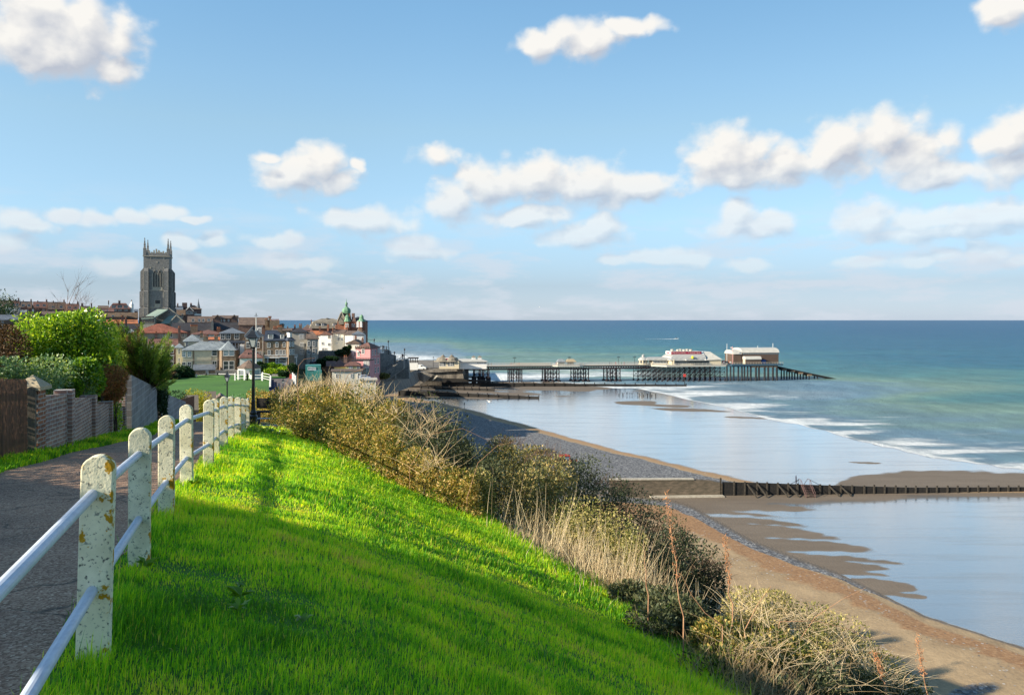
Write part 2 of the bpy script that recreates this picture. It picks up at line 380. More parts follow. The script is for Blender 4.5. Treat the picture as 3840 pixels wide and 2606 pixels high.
# materials of the ground
def mk_ground():
    m, nt, b = newmat('earth_and_grass'); v = vec(nt); n = noi(nt, v, .8, 8); n2 = noi(nt, v, 9, 5)
    c = ramp(nt, n, [(.35, (.035, .05, .015)), (.6, (.06, .075, .02)), (.75, (.10, .085, .04))])
    c = mixc(nt, .6, c, ramp(nt, n2, [(.3, (.35, .35, .35)), (.7, (1, 1, 1))]), 'MULTIPLY')
    nt.links.new(c, b.inputs['Base Color']); b.inputs['Roughness'].default_value = 1; bump(nt, b, n2, .8, .05)
    return m
M['earth'] = mk_ground()
M['lawnbase'] = surf('lawn_soil', (.10, .24, .025), (.065, .15, .02), 3, 1, .5, .03, amt=.5)
M['green'] = surf('mown_grass', (.075, .20, .03), (.05, .14, .024), .09, 1, .3, .05, fine=18, amt=.55)
def mk_path():
    m, nt, b = newmat('old_asphalt'); v = vec(nt); n = noi(nt, v, .7, 6); vo = node(nt, 'ShaderNodeTexVoronoi', {'Vector': v, 'Scale': 75.0})
    c = ramp(nt, vo.outputs['Color'], [(.15, (.19, .11, .07)), (.5, (.34, .215, .145)), (.82, (.48, .34, .24)), (.97, (.70, .56, .42))])
    c = mixc(nt, .75, c, ramp(nt, n, [(.35, (.55, .53, .53)), (.5, (.85, .82, .8)), (.65, (1.05, 1.0, .95))]), 'MULTIPLY')
    ck = node(nt, 'ShaderNodeTexVoronoi', {'Vector': node(nt, 'ShaderNodeVectorMath', {0: v, 1: node(nt, 'ShaderNodeTexNoise', {'Vector': v, 'Scale': 1.5}).outputs[1]}, operation='ADD').outputs[0], 'Scale': .55}, feature='DISTANCE_TO_EDGE')
    c = mixc(nt, ramp(nt, ck.outputs['Distance'], [(.0, (.75, .75, .75)), (.012, (0, 0, 0))]), c, (.04, .035, .03))
    nt.links.new(c, b.inputs['Base Color']); b.inputs['Roughness'].default_value = .85; bump(nt, b, vo.outputs['Distance'], .5, .01); return m
M['path'] = mk_path()

Ysall = np.concatenate([np.arange(-20, 2, 1.), np.arange(2, 32, .25), np.arange(32, 60, 1), np.arange(60, 200, 3), np.arange(200, 620, 8), [650, 700, 800, 900]])
Sall = np.concatenate([[-700, -500, -350, -250, -180, -130, -90, -60, -40, -25, -18, -14, -12, -10, -8, -7, -6, -5, -4.2], np.arange(-3.6, 10, .3), np.arange(10, 60, 2.5), [64, 70, 80]])
gr = grid(lambda Y, s: fx(Y) + s, Ysall, Sall, lambda X, Y: ground(X, Y) - .02, 'clifftop_ground', M['earth']); tag(gr, None, kind='structure')

# asphalt path between the fence and the garden wall, and the verge along the wall
_pe = sorted([(q.y, q.x - float(fx(q.y))) for q in (cast(D(a), D(b), 6, 60) for a, b in ((-60, 1098), (0, 1074), (60, 1056), (100, 1044), (200, 1018), (290, 1001)))])
def path_s(Y): return np.interp(Y, [-20] + [a for a, b in _pe] + [31, 38, 60, 150], [_pe[0][1] - .3] + [b for a, b in _pe] + [-3.1, -2.9, -2.6, -2.6])
Yp = np.concatenate([np.arange(-20, 2, 1.), np.arange(2, 34, .3), np.arange(34, 152, 3)])
def pxf(Y, t): return fx(Y) + lerp(path_s(Y) + .05 * np.sin(Y * 2.1) + .04 * np.sin(Y * 5.3), -.17 + .025 * np.sin(Y * 7.3) + .02 * np.sin(Y * 3.1), t)
pa = grid(pxf, Yp, np.linspace(0, 1, 9), lambda X, Y: ground(X, Y) + .006, 'footpath', M['path']); tag(pa, None, kind='structure')
la = grid(lambda Y, t: fx(Y) + lerp(-.2, edge_s(Y) + .25, t), np.arange(1.0, 29, .25), np.linspace(0, 1, 24), lambda X, Y: ground(X, Y) + .0, 'lawn', M['lawnbase']); tag(la, None, kind='structure')
# the green in front of the villa
gn = grid(lambda Y, t: lerp(-125., fx(Y) - 1.5, t), np.arange(118, 212, 4), np.linspace(0, 1, 12), lambda X, Y: ground(X, Y) + .35 + .1 * np.sin(Y * .09), 'village_green', M['green']); tag(gn, None, kind='structure')

# ------------------------------------------------------------------ grass blades on the lawn
def blades(name, pts, h, w, mat, seed, lean=.45, tint0=.5, tsp=.5, wind=(.12, 0)):
    rs = np.random.RandomState(seed); n = len(pts); base = np.asarray(pts, np.float32)
    hh = h * rs.uniform(.55, 1.3, n); ww = w * rs.uniform(.7, 1.3, n); a = rs.uniform(0, 6.283, n)
    l = np.abs(rs.normal(0, lean, n)); dx = np.cos(a) * l + wind[0]; dy = np.sin(a) * l + wind[1]
    b = a + rs.uniform(.8, 2.3, n); wx = np.cos(b) * ww * .5; wy = np.sin(b) * ww * .5
    V = np.zeros((n, 5, 3), np.float32)
    V[:, 0] = base + np.stack([-wx, -wy, 0 * wx - .01], 1); V[:, 1] = base + np.stack([wx, wy, 0 * wx - .01], 1)
    mid = base + np.stack([dx * hh * .35, dy * hh * .35, hh * .58], 1)
    V[:, 2] = mid + np.stack([-wx * .8, -wy * .8, 0 * wx], 1); V[:, 3] = mid + np.stack([wx * .8, wy * .8, 0 * wx], 1)
    V[:, 4] = base + np.stack([dx * hh, dy * hh, hh * (1 - .22 * np.clip(l, 0, 1.5))], 1)
    o = (np.arange(n) * 5)[:, None]
    T = np.concatenate([o + [0, 1, 3], o + [0, 3, 2], o + [2, 3, 4]], 0)
    t = np.clip(tint0 + rs.normal(0, 1, n) * tsp * .38 + .20 * pn(base[:, 0], base[:, 1], 0, 1.7, 4) + .20 * pn(base[:, 0], base[:, 1], 0, 5.5, 1) + .12 * pn(base[:, 0], base[:, 1], 0, 14, 6), 0, 1); t = np.where(rs.uniform(0, 1, n) < .03 + .1 * (pn(base[:, 0], base[:, 1], 0, .9, 7) > .75), rs.uniform(.8, 1, n), t)
    ob = npmesh(name, V.reshape(-1, 3), T, mat, tint=np.repeat(t, 5)); return ob
M['grass'] = leafmat('grass_blade', [(.06, .19, .02), (.14, .43, .03), (.37, .64, .03), (.60, .72, .05), (.55, .47, .18)], .55, .55, .25)
rs = np.random.RandomState(11)
GP = []; 
def scatter(y0, y1, s0, s1, dens, wfun=None):
    ny = int((y1 - y0) * (s1 - s0) * dens); Y = rs.uniform(y0, y1, ny); s = rs.uniform(s0, s1, ny)
    X = fx(Y) + s; keep = (s < edge_s(Y) + rs.normal(0, .12, ny) + .12) & (s > -.16 + rs.normal(0, .06, ny)) & (np.abs(X / Y) < .75)
    if wfun is not None: keep &= rs.uniform(0, 1, ny) < wfun(X, Y, s)
    X, Y = X[keep], Y[keep]; return np.stack([X, Y, ground(X, Y)], 1)
pt1 = scatter(2.6, 5.5, -.25, 6.2, 6500); pt2 = scatter(5.5, 9, -.25, 6.2, 3300); pt3 = scatter(9, 15, -.25, 6, 1700); pt4 = scatter(15, 29, -.25, 5.5, 800)
hmul = lambda p: np.clip(.85 + .35 * pn(p[:, 0], p[:, 1], 0, 2.2, 9) + .35 * pn(p[:, 0], p[:, 1], 0, 7.5, 2), .3, 2)
allp = np.concatenate([pt1, pt2, pt3, pt4]); n_ = [len(pt1), len(pt2), len(pt3), len(pt4)]
hh = np.concatenate([np.full(n_[0], .048), np.full(n_[1], .052), np.full(n_[2], .058), np.full(n_[3], .07)]) * hmul(allp)
_s = allp[:, 0] - fx(allp[:, 1]); hh = hh * (1 + 1.0 * np.exp(-(_s / .13) ** 2)) * (1 + .9 * sm(-1.2, 0, _s - edge_s(allp[:, 1])))
hh *= np.where(rs.uniform(0, 1, len(hh)) < .05, rs.uniform(1.4, 2.3, len(hh)), 1)
hh *= 1 - .3 * np.exp(-((_s - .95 - .12 * np.sin(allp[:, 1] * 1.3)) / .13) ** 2) * sm(7, 9, allp[:, 1])   # the trodden line along the fence
ww = np.concatenate([np.full(n_[0], .0042), np.full(n_[1], .0062), np.full(n_[2], .010), np.full(n_[3], .017)])
g = blades('grass', allp, hh, ww, M['grass'], 5, tint0=.42); tag(g, 'short bright green grass covering the sloping clifftop lawn', 'grass', kind='stuff')
# verge along the garden wall
nY = 42000; Y = rs.uniform(8, 33, nY); s = path_s(Y) + .05 * np.sin(Y * 2.1) - rs.uniform(-.06, 1.2, nY)
X = fx(Y) + s; vg = np.stack([X, Y, ground(X, Y)], 1)
g = blades('verge_grass', vg, .11 * (1 + .4 * pn(X, Y, 0, 3)), .014, M['grass'], 8, tint0=.28); tag(g, 'rough grass verge growing between the asphalt path and the garden wall', 'grass', kind='stuff')

# ------------------------------------------------------------------ beach and sea
def dl(xs, ys): xs = [D(x) for x in xs]; ys = [D(y) for y in ys]; return lambda x: np.interp(x, xs, ys)
shore1 = dl([900, 1000, 1058, 1100, 1200, 1300, 1400, 1500, 1600, 1700, 1760, 1800], [895, 912, 926, 938, 966, 993, 1019, 1045, 1069, 1090, 1102, 1112])
shore2 = dl([1400, 1530, 1570, 1600, 1700, 1800, 1900, 2000, 2100, 2200, 2324, 2700], [1118, 1135, 1148, 1165, 1222, 1262, 1298, 1347, 1397, 1428, 1470, 1600])
seaE = dl([-3000, 500, 900, 1000, 1060, 1130, 1300, 1430, 1500, 1560, 1640, 1720, 1800, 1900, 2000, 2100, 2200, 2324, 3000, 5000],
          [790, 800, 812, 822, 852, 863, 872, 882, 893, 906, 926, 944, 962, 986, 1011, 1033, 1050, 1068, 1150, 1300])
def smn(a, b, x): return sm(a, b, x)
xedge = lambda yy: float(np.interp(yy, [1135, 1165, 1222, 1262, 1298, 1347, 1397], [1530, 1600, 1700, 1800, 1900, 2000, 2100]))
TONG = [(1600, 1700, 1872, 1151, 12), (0, 0, 1700, 1166, 2), (1690, 1760, 1806, 1170, 3), (1740, 1800, 1838, 1187, 4), (1760, 1850, 1912, 1213, 13), (1840, 1920, 1995, 1243, 12),
        (1990, 2010, 2066, 1272, 7), (1900, 1990, 2030, 1290, 11), (2010, 1990, 2030, 1306, 5), (1960, 2040, 2092, 1337, 13), (2060, 2080, 2105, 1356, 4), (1560, 1620, 1660, 1130, 6)]
def paint(px, py):
    x, y = px / 1.6523, py / 1.6523
    wob = 3.5 * pn(x, y * 3, 0, .03, 2) + 1.5 * pn(x, y * 3, 0, .11, 5)
    up = (y < 1118)
    d1 = (y + wob * .6) - shore1(px) / 1.6523; d2 = (y + wob * .5) - shore2(px) / 1.6523
    dry = np.where(up, smn(-5, 6, d1), smn(-4, 5, d2))
    # broad sand bank beyond the groyne
    bt = np.interp(x, [1700, 1860, 1900, 1950, 2050, 2150, 2324, 2700], [1110, 1108, 1092, 1078, 1067, 1062, 1070, 1085])
    dry = np.maximum(dry, smn(-2, 6, y + wob - bt) * (y < 1140) * smn(1840, 1900, x + wob * 4) * smn(1138, 1120, y + wob))
    dry = np.maximum(dry, smn(1150, 1132, y + wob) * (y > 1108) * smn(1480, 1520, x) * (1 - .5 * smn(1900, 2150, x)))
    for (xs, xm, xt, yc, ht) in TONG:
        xe = xedge(yc) - 6; fr = (x - xe) / (xt - xe); yy = yc - 9 + (x - xe) * .045 + 5 * fr * fr
        hw = ht * 1.22 * np.clip(1 - np.clip(fr, 0, 9) ** 1.25, 0, 1) ** .75 * (fr > -.35)
        dry = np.maximum(dry, smn(5.5, -3.0, np.abs(y - yy) - hw + wob * .9) * (hw > .2) * smn(1.05, .8, fr + .03 * wob))
    # far bars near the pier
    for (cx, cy, rx, ry) in ((1440, 915, 60, 5), (1500, 920, 70, 4), (1180, 862, 120, 6), (1010, 898, 120, 6), (1150, 893, 150, 4), (1000, 880, 160, 5), (1240, 877, 200, 5), (1150, 845, 90, 4), (1180, 870, 150, 4), (1560, 930, 90, 3), (1700, 948, 60, 2), (2040, 1010, 60, 2), (1960, 1050, 40, 2), (1240,882,130,4)):
        q = np.sqrt(((x - cx) / rx) ** 2 + ((y - cy - (x - cx) * .04) / ry) ** 2) + .35 * pn(x, y * 5, 0, .05, 7)
        dry = np.maximum(dry, smn(1.15, .8, q) * .95)
    # shingle
    sh = np.where(up, smn(6, 16, d1 - .03 * (x - 1060) * 0) * (1 - .9 * smn(1120, 1095, 1118 + (1118 - y)) * 0), 0)
    bandc = 14 - .012 * (x - 1600) * 1.0
    band = smn(15, 9, np.abs(d2 + 2 - bandc) * (13 / np.maximum(np.interp(x, [1500, 1560, 1700, 1850, 1950, 2050], [9, 16, 15, 13, 7, 1]), .5)))
    sh = np.maximum(sh, np.where(~up, band, 0))
    pat = smn(.35, .8, pn(x, y, 0, .012, 3) + .5 * pn(x, y, 0, .05, 8)) * smn(60, 110, d2) * smn(240, 190, d2)
    sh = np.maximum(sh, np.where(~up, pat * .6, 0))
    rust = np.where(up, smn(-3, 2, d1) * smn(16, 4, d1) * .55, smn(16, 30, d2) * smn(74, 46, d2 + wob * 2))
    return dry, sh, rust
def fan(y_of, ks, T, name, mat, z, attrs, dip=None):
    K, TT = np.meshgrid(ks, T, indexing='ij'); px = CX + F * K; py = y_of(px, TT); Y = F * -SEA / (py - HY); X = K * Y
    Z = np.full_like(X, z)
    if dip is not None: Z = Z + dip(X, Y, px, py)
    V = np.stack([X, Y, Z], -1).reshape(-1, 3); a, b = K.shape
    i = np.arange(a - 1)[:, None] * b + np.arange(b - 1)[None, :]
    FQ = np.stack([i, i + 1, i + b + 1, i + b], -1).reshape(-1, 4)
    return npmesh(name, V, FQ, mat, smooth=True, attrs=attrs(px, py, TT, X, Y))
def mk_beach():
    m, nt, b = newmat('beach_sand_and_shingle'); v = vec(nt)
    A = lambda n: node(nt, 'ShaderNodeAttribute', attribute_name=n).outputs['Fac']
    nf = noi(nt, v, 2.2, 6); nb = noi(nt, v, .12, 6, .65)
    vs = vec(nt, (.25, 1, 1)); nr = noi(nt, vs, .35, 5)
    pale = ramp(nt, nb, [(.35, (.30, .215, .125)), (.65, (.46, .335, .195))])
    rusty = ramp(nt, nf, [(.3, (.27, .145, .07)), (.7, (.40, .24, .12))])
    vo = node(nt, 'ShaderNodeTexVoronoi', {'Vector': v, 'Scale': 2.6, 'Randomness': 1.0})
    peb = ramp(nt, vo.outputs['Color'], [(.1, (.10, .10, .105)), (.5, (.23, .235, .24)), (.9, (.46, .46, .45))])
    peb = mixc(nt, .6, peb, ramp(nt, vo.outputs['Distance'], [(.0, (1, 1, 1)), (.55, (.25, .25, .28))]), 'MULTIPLY')
    ad = lambda a, n, k: node(nt, 'ShaderNodeMath', {0: node(nt, 'ShaderNodeMath', {0: n, 1: .5}, operation='SUBTRACT').outputs[0], 1: k, 2: a}, operation='MULTIPLY_ADD').outputs[0]
    shf = ramp(nt, ad(A('shingle'), nf, .9), [(.38, (0, 0, 0)), (.6, (1, 1, 1))])
    rf = ramp(nt, ad(A('rust'), nb, .8), [(.2, (0, 0, 0)), (.75, (1, 1, 1))])
    dryc = mixc(nt, rf, pale, rusty); dryc = mixc(nt, shf, dryc, peb)
    dryc = mixc(nt, .5, dryc, ramp(nt, nf, [(.3, (.6, .6, .6)), (.7, (1, 1, 1))]), 'MULTIPLY')
    v2 = node(nt, 'ShaderNodeTexVoronoi', {'Vector': v, 'Scale': 1.5}); spk = node(nt, 'ShaderNodeMath', {0: v2.outputs['Distance'], 1: nb}, operation='ADD')
    dryc = mixc(nt, ramp(nt, spk.outputs[0], [(.56, (.8, .8, .8)), (.66, (0, 0, 0))]), dryc, ramp(nt, v2.outputs['Color'], [(.3, (.12, .11, .10)), (.7, (.50, .48, .45))]))
    dry = ramp(nt, ad(A('dry'), nr, .6), [(.22, (0, 0, 0)), (.75, (1, 1, 1))])
    damp = (.155, .125, .095)
    wetc = (.17, .165, .15)
    up = A('upper')
    dc = mixc(nt, up, mixc(nt, .4, damp, ramp(nt, nr, [(.3, (.10, .08, .06)), (.7, (.19, .155, .12))])), dryc)
    nt.links.new(mixc(nt, dry, wetc, dc), b.inputs['Base Color'])
    r = node(nt, 'ShaderNodeMapRange', {0: dry, 3: .05, 4: .8}); nt.links.new(r.outputs[0], b.inputs['Roughness'])
    b.inputs['Specular IOR Level'].default_value = .25
    # a film of water over the wet sand
    inv = node(nt, 'ShaderNodeMath', {0: 1.0, 1: dry}, operation='SUBTRACT')
    gl = node(nt, 'ShaderNodeBsdfGlossy', {'Color': (.95, .93, .92, 1), 'Roughness': .15})
    rip = noi(nt, vec(nt, (.5, 1.6, 1)), .9, 4); bp = node(nt, 'ShaderNodeBump', {'Height': rip, 'Strength': .35, 'Distance': .04}); nt.links.new(bp.outputs[0], gl.inputs['Normal'])
    fr = node(nt, 'ShaderNodeFresnel', {'IOR': 2.1}); 
    k = node(nt, 'ShaderNodeMath', {0: fr.outputs[0], 1: inv.outputs[0]}, operation='MULTIPLY', use_clamp=True)
    k2 = node(nt, 'ShaderNodeMath', {0: k.outputs[0], 1: 1.8}, operation='MULTIPLY', use_clamp=True)
    stk = ramp(nt, noi(nt, vec(nt, (.035, .30, 1)), 1, 7, .65), [(.33, (.72, .72, .72)), (.5, (1, 1, 1))]); k2 = node(nt, 'ShaderNodeMath', {0: k2.outputs[0], 1: stk}, operation='MULTIPLY')
    mx = node(nt, 'ShaderNodeMixShader', {0: k2.outputs[0], 1: b.outputs[0], 2: gl.outputs[0]}); nt.links.new(mx.outputs[0], nt.nodes['Material Output'].inputs[0])
    pb = mixc(nt, shf, nf, vo.outputs['Distance']); bump(nt, b, pb, .45, .18)
    return m
M['beach'] = mk_beach()
ks = np.concatenate([np.linspace(-.9, -.36, 28), np.linspace(-.355, .72, 620), np.linspace(.73, 1.8, 50)])
rows = np.concatenate([np.linspace(D(800), D(1640), 700), np.linspace(D(1655), D(2600), 60), np.geomspace(D(2650), D(12000), 20)])
tb = (rows - rows[0]) / (rows[-1] - rows[0])
def battr(px, py, T, X, Y):
    d, s, r = paint(px, py); up = np.where(py < D(1118), sm(-4, 3, py / 1.6523 - shore1(px) / 1.6523), sm(3, 12, py / 1.6523 - shore2(px) / 1.6523)) 
    return dict(dry=d, shingle=s, rust=r, upper=up)
def bdip(X, Y, px, py):
    dd = np.where(py < D(1118), py - shore1(px), py - shore2(px)) / 1.6523
    return np.interp(dd, [0, 6, 60, 300, 1500], [0, .12, .6, 1.2, 1.6]) * 1.0
bo = fan(lambda px, T: rows[0] + T * (rows[-1] - rows[0]), ks, tb, 'beach', M['beach'], SEA, battr, bdip); tag(bo, None, kind='structure')

def mk_sea():
    m, nt, b = newmat('north_sea_water'); v = vec(nt)
    A = lambda n: node(nt, 'ShaderNodeAttribute', attribute_name=n).outputs['Fac']
    tn = noi(nt, vec(nt, (.0035, .010, 1)), 1, 4, .55); base = node(nt, 'ShaderNodeMath', {0: node(nt, 'ShaderNodeMath', {0: tn, 1: .5}, operation='SUBTRACT').outputs[0], 1: .5, 2: A('water_tone')}, operation='MULTIPLY_ADD').outputs[0]
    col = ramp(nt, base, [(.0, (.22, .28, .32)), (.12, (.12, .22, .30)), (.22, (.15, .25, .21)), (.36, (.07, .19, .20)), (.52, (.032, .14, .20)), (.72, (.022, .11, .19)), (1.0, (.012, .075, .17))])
    # foam: broken streaks that follow the waves
    f1 = noi(nt, vec(nt, (.045, .17, 1)), 1, 9, .66); f2 = noi(nt, vec(nt, (.012, .075, 1)), 1, 5, .6)
    fm = node(nt, 'ShaderNodeMath', {0: f1, 1: .6, 2: node(nt, 'ShaderNodeMath', {0: f2, 1: .4}, operation='MULTIPLY').outputs[0]}, operation='MULTIPLY_ADD').outputs[0]
    fo = node(nt, 'ShaderNodeMath', {0: A('foam'), 1: .42, 2: fm}, operation='MULTIPLY_ADD').outputs[0]
    fk = ramp(nt, fo, [(.64, (0, 0, 0)), (.78, (1, 1, 1))])
    col = mixc(nt, fk, col, (.70, .74, .76))
    chop = noi(nt, vec(nt, (.07, .028, 1)), 1, 10, .78); col = mixc(nt, .8, col, ramp(nt, chop, [(.32, (.5, .56, .62)), (.52, (1, 1, 1)), (.7, (1.6, 1.5, 1.42))]), 'MULTIPLY')
    nt.links.new(col, b.inputs['Base Color'])
    rr = node(nt, 'ShaderNodeMapRange', {0: fk, 3: .35, 4: .8}); nt.links.new(rr.outputs[0], b.inputs['Roughness'])
    b.inputs['Specular IOR Level'].default_value = .10; b.inputs['IOR'].default_value = 1.33
    w1 = noi(nt, vec(nt, (.10, .06, 1)), 1, 10, .75); w2 = noi(nt, vec(nt, (.9, 1.6, 1)), 1, 6, .7)
    h = mixc(nt, .25, w1, w2); nn = node(nt, 'ShaderNodeBump', {'Height': h, 'Strength': 1.0, 'Distance': 3.5}); nt.links.new(nn.outputs[0], b.inputs['Normal'])
    return m
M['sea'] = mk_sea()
kss = np.concatenate([np.linspace(-3, -.75, 20), np.linspace(-.74, .74, 500), np.linspace(.76, 3, 20)])
tt = np.linspace(0, 1, 320) ** 1.35
def sy(px, T):
    e = seaE(px) + 5 * pn(px, 0, 0, .02, 3) + 2.5 * pn(px, 0, 0, .07, 6); return HY + 1.6 + (e - HY - 1.6) * (1 - T)
def sattr(px, py, T, X, Y):
    y = py / 1.6523; x = px / 1.6523; e = seaE(px) / 1.6523
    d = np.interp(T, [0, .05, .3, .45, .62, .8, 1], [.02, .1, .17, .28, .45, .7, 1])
    # paler water off the pier head and along the beach
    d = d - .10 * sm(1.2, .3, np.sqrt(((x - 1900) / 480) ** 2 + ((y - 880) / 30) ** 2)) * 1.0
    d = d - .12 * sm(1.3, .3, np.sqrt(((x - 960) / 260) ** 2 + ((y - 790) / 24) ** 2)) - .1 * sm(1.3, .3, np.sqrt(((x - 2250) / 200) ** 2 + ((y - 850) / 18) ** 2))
    d = d + .14 * sm(1.3, .3, np.sqrt(((x - 1500) / 500) ** 2 + ((y - 838) / 12) ** 2)) + .12 * sm(1.3, .2, np.sqrt(((x - 2200) / 260) ** 2 + ((y - 905) / 14) ** 2))  # darker patches: cloud shadow put into the water colour
    de = e - y
    de = de / np.interp(x, [950, 1100, 1400], [.22, .3, 1])
    foam = .75 * np.exp(-(de / 3.) ** 2) + .68 * sm(85, 14, de) * (.5 + .5 * pn(x * .35, y * 4.2, 0, .05, 4)) + .2 * sm(150, 40, de)
    foam = foam * (.8 + .3 * pn(x, y * 6, 0, .02, 9))
    foam = np.where((x < 1060), np.maximum(foam, .34 * sm(22, 6, np.abs(y - 818))), foam)
    return dict(water_tone=np.clip(d, 0, 1), foam=foam)
def sdip(X, Y, px, py):
    e = seaE(px); de = (e - py) / 1.6523
    return .35 * sm(2, 30, de) * np.maximum(0, pn(X, Y, 0, .06, 2)) ** 2 * sm(3000, 800, Y) + .01
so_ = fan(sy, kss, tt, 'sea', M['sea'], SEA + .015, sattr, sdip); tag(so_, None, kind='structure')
# seabed sheet below everything, out to the horizon
MB().add([(-60000, -3000, SEA - .7), (60000, -3000, SEA - .7), (60000, 60000, SEA - .7), (-60000, 60000, SEA - .7)], [(0, 1, 2, 3)]).build('seabed', surf('seabed_sand', (.06, .10, .12), (.05, .09, .12), .01), fix=False)['kind'] = 'structure'
# ------------------------------------------------------------------ post and rail fence
POSTS = [(-1.42, 2.0), (-2.05, 3.9), (-2.69, 5.75), (-3.41, 7.86), (-4.0, 9.8), (-4.42, 11.6), (-4.92, 13.2), (-5.5, 15.2), (-6.1, 17.3), (-6.64, 19.3), (-7.18, 21.3), (-7.72, 23.2)]
def mk_postmat():
    m, nt, b = newmat('limewashed_concrete_with_lichen'); v = vec(nt, rnd=True)
    n1 = noi(nt, v, 5, 6); n2 = noi(nt, v, 55, 4); n3 = noi(nt, v, 9.5, 5, .62); n4 = noi(nt, v, 2.6, 3); n5 = noi(nt, v, 28, 3)
    c = ramp(nt, n1, [(.3, (.58, .54, .35)), (.65, (.86, .81, .58))])
    c = mixc(nt, ramp(nt, n2, [(.33, (1, 1, 1)), (.42, (0, 0, 0))]), c, (.12, .12, .10))
    c = mixc(nt, ramp(nt, n5, [(.62, (0, 0, 0)), (.7, (1, 1, 1))]), c, (.30, .31, .24))
    tc = nt.nodes.new('ShaderNodeTexCoord'); sp = node(nt, 'ShaderNodeSeparateXYZ', {0: tc.outputs['Object']})
    ed = node(nt, 'ShaderNodeMapRange', {0: sp.outputs[0], 1: .02, 2: .085, 3: 0, 4: .16})   # more lichen on the seaward edge
    tp = node(nt, 'ShaderNodeMapRange', {0: sp.outputs[2], 1: .8, 2: 1.0, 3: 0, 4: .05})
    lf = node(nt, 'ShaderNodeMath', {0: n3, 1: ed.outputs[0]}, operation='ADD'); lf = node(nt, 'ShaderNodeMath', {0: lf.outputs[0], 1: tp.outputs[0]}, operation='ADD')
    lf = node(nt, 'ShaderNodeMath', {0: node(nt, 'ShaderNodeMath', {0: n4, 1: .5}, operation='SUBTRACT').outputs[0], 1: .35, 2: lf.outputs[0]}, operation='MULTIPLY_ADD')
    c = mixc(nt, ramp(nt, lf.outputs[0], [(.665, (0, 0, 0)), (.695, (1, 1, 1))]), c, mixc(nt, n5, (.32, .17, .01), (.60, .34, .02)))
    nt.links.new(c, b.inputs['Base Color']); b.inputs['Roughness'].default_value = .92
    h = mixc(nt, .4, n2, n1); bump(nt, b, h, .5, .012); return m
M['post'] = mk_postmat()
M['rail'] = surf('galvanised_rail_paint', (.60, .66, .76), (.50, .56, .66), 6, .42, spec=.5, amt=.3, stretch=(1, .2, 1), bmp=.15, dist=.004)
fence = empty('post_and_rail_fence', (POSTS[1][0], POSTS[1][1], gz(*POSTS[1])), label='white concrete post and metal rail fence along the clifftop path, spotted with orange lichen', cat='fence')
def post_bm(t=.088, w=.145, h=.99):
    pts = [(-w/2, -.35)] + [(w/2, -.35), (w/2, h - w/2)]; arc = [(w/2 * math.cos(a), h - w/2 + w/2 * math.sin(a) * .95) for a in np.linspace(0, math.pi, 13)[1:-1]]
    return MB().prism(pts + arc + [(-w/2, h - w/2)], 'y', -t/2, t/2)
rf = random.Random(4); pm = None; f0 = fence.location
for i, (x, y) in enumerate(POSTS):
    dx, dy = (POSTS[min(i+1, 11)][0] - POSTS[max(i-1, 0)][0], POSTS[min(i+1, 11)][1] - POSTS[max(i-1, 0)][1]); a = math.atan2(-dx, dy)
    if pm is None:
        o = post_bm().build('post', M['post'], fence); pm = o
        bv = o.modifiers.new('b', 'BEVEL'); bv.width = .007; bv.segments = 2
    else:
        o = pm.copy(); COL.objects.link(o); o.parent = fence
    o.location = Vector((x, y, gz(x, y))) - f0; o.rotation_euler = (rf.uniform(-.015, .015), rf.uniform(-.012, .012) + (.035 if i == 1 else 0), a + rf.uniform(-.05, .05) - .04)
for i in range(11):
    for hz in (.80, .335):
        a = Vector((*POSTS[i], gz(*POSTS[i]) + hz)); b = Vector((*POSTS[i+1], gz(*POSTS[i+1]) + hz)); e = (b - a) * .02
        mb = MB(); n = 6; r = .026
        mb.tube(a - f0 - e, b - f0 + e, r, r, 16)
        mb.build('rail', M['rail'], fence, smooth=False)
a = Vector((-1.42, 2.0, gz(-1.42, 2.0)))
for hz in (.80, .335):
    MB().tube(a + Vector((0, 0, hz)) - f0, a + Vector((.75, -2.2, hz + .06)) - f0, .026, .026, 16).build('rail', M['rail'], fence)

# ------------------------------------------------------------------ garden walls along the path
BR = [(-9.3, 15.6), (-9.6, 16.2), (-9.95, 18.1), (-10.35, 20.2), (-10.85, 22.0), (-11.35, 23.6)]
def wallpt(px, py):
    p = cast(px * 1.6523, py * 1.6523, 6, 60); return p
WP = [wallpt(*q) for q in ((62, 1036), (85, 1031), (158, 1016), (211, 1001), (249, 992), (280, 983))] + [P(D(360), D(953), 31.5), P(D(392), D(948), 37.5)]
def hgt(p, py): return (HY - py * 1.6523) / F * p.y - p.z
brickw = MB
M['brick_near'] = brickmat('weathered_red_garden_brick', (.42, .26, .20), (.28, .185, .155), (.55, .52, .48), 1.0, msize=.011)
M['brick_lit'] = brickmat('sunlit_pillar_brick', (.38, .17, .09), (.24, .11, .07), (.45, .42, .38), 1.0, msize=.011)  # warm sunlight on the first pier put into its brick colour
M['block'] = brickmat('grey_concrete_block', (.38, .37, .36), (.28, .27, .265), (.46, .47, .48), 2.9, msize=.02)
M['coping'] = surf('sandstone_coping', (.52, .43, .28), (.36, .31, .22), 6, .9, .4, .01)
M['slat'] = surf('brown_fence_slat', (.20, .10, .055), (.09, .05, .03), 1.5, .75, .3, .01, stretch=(8, 8, .6))
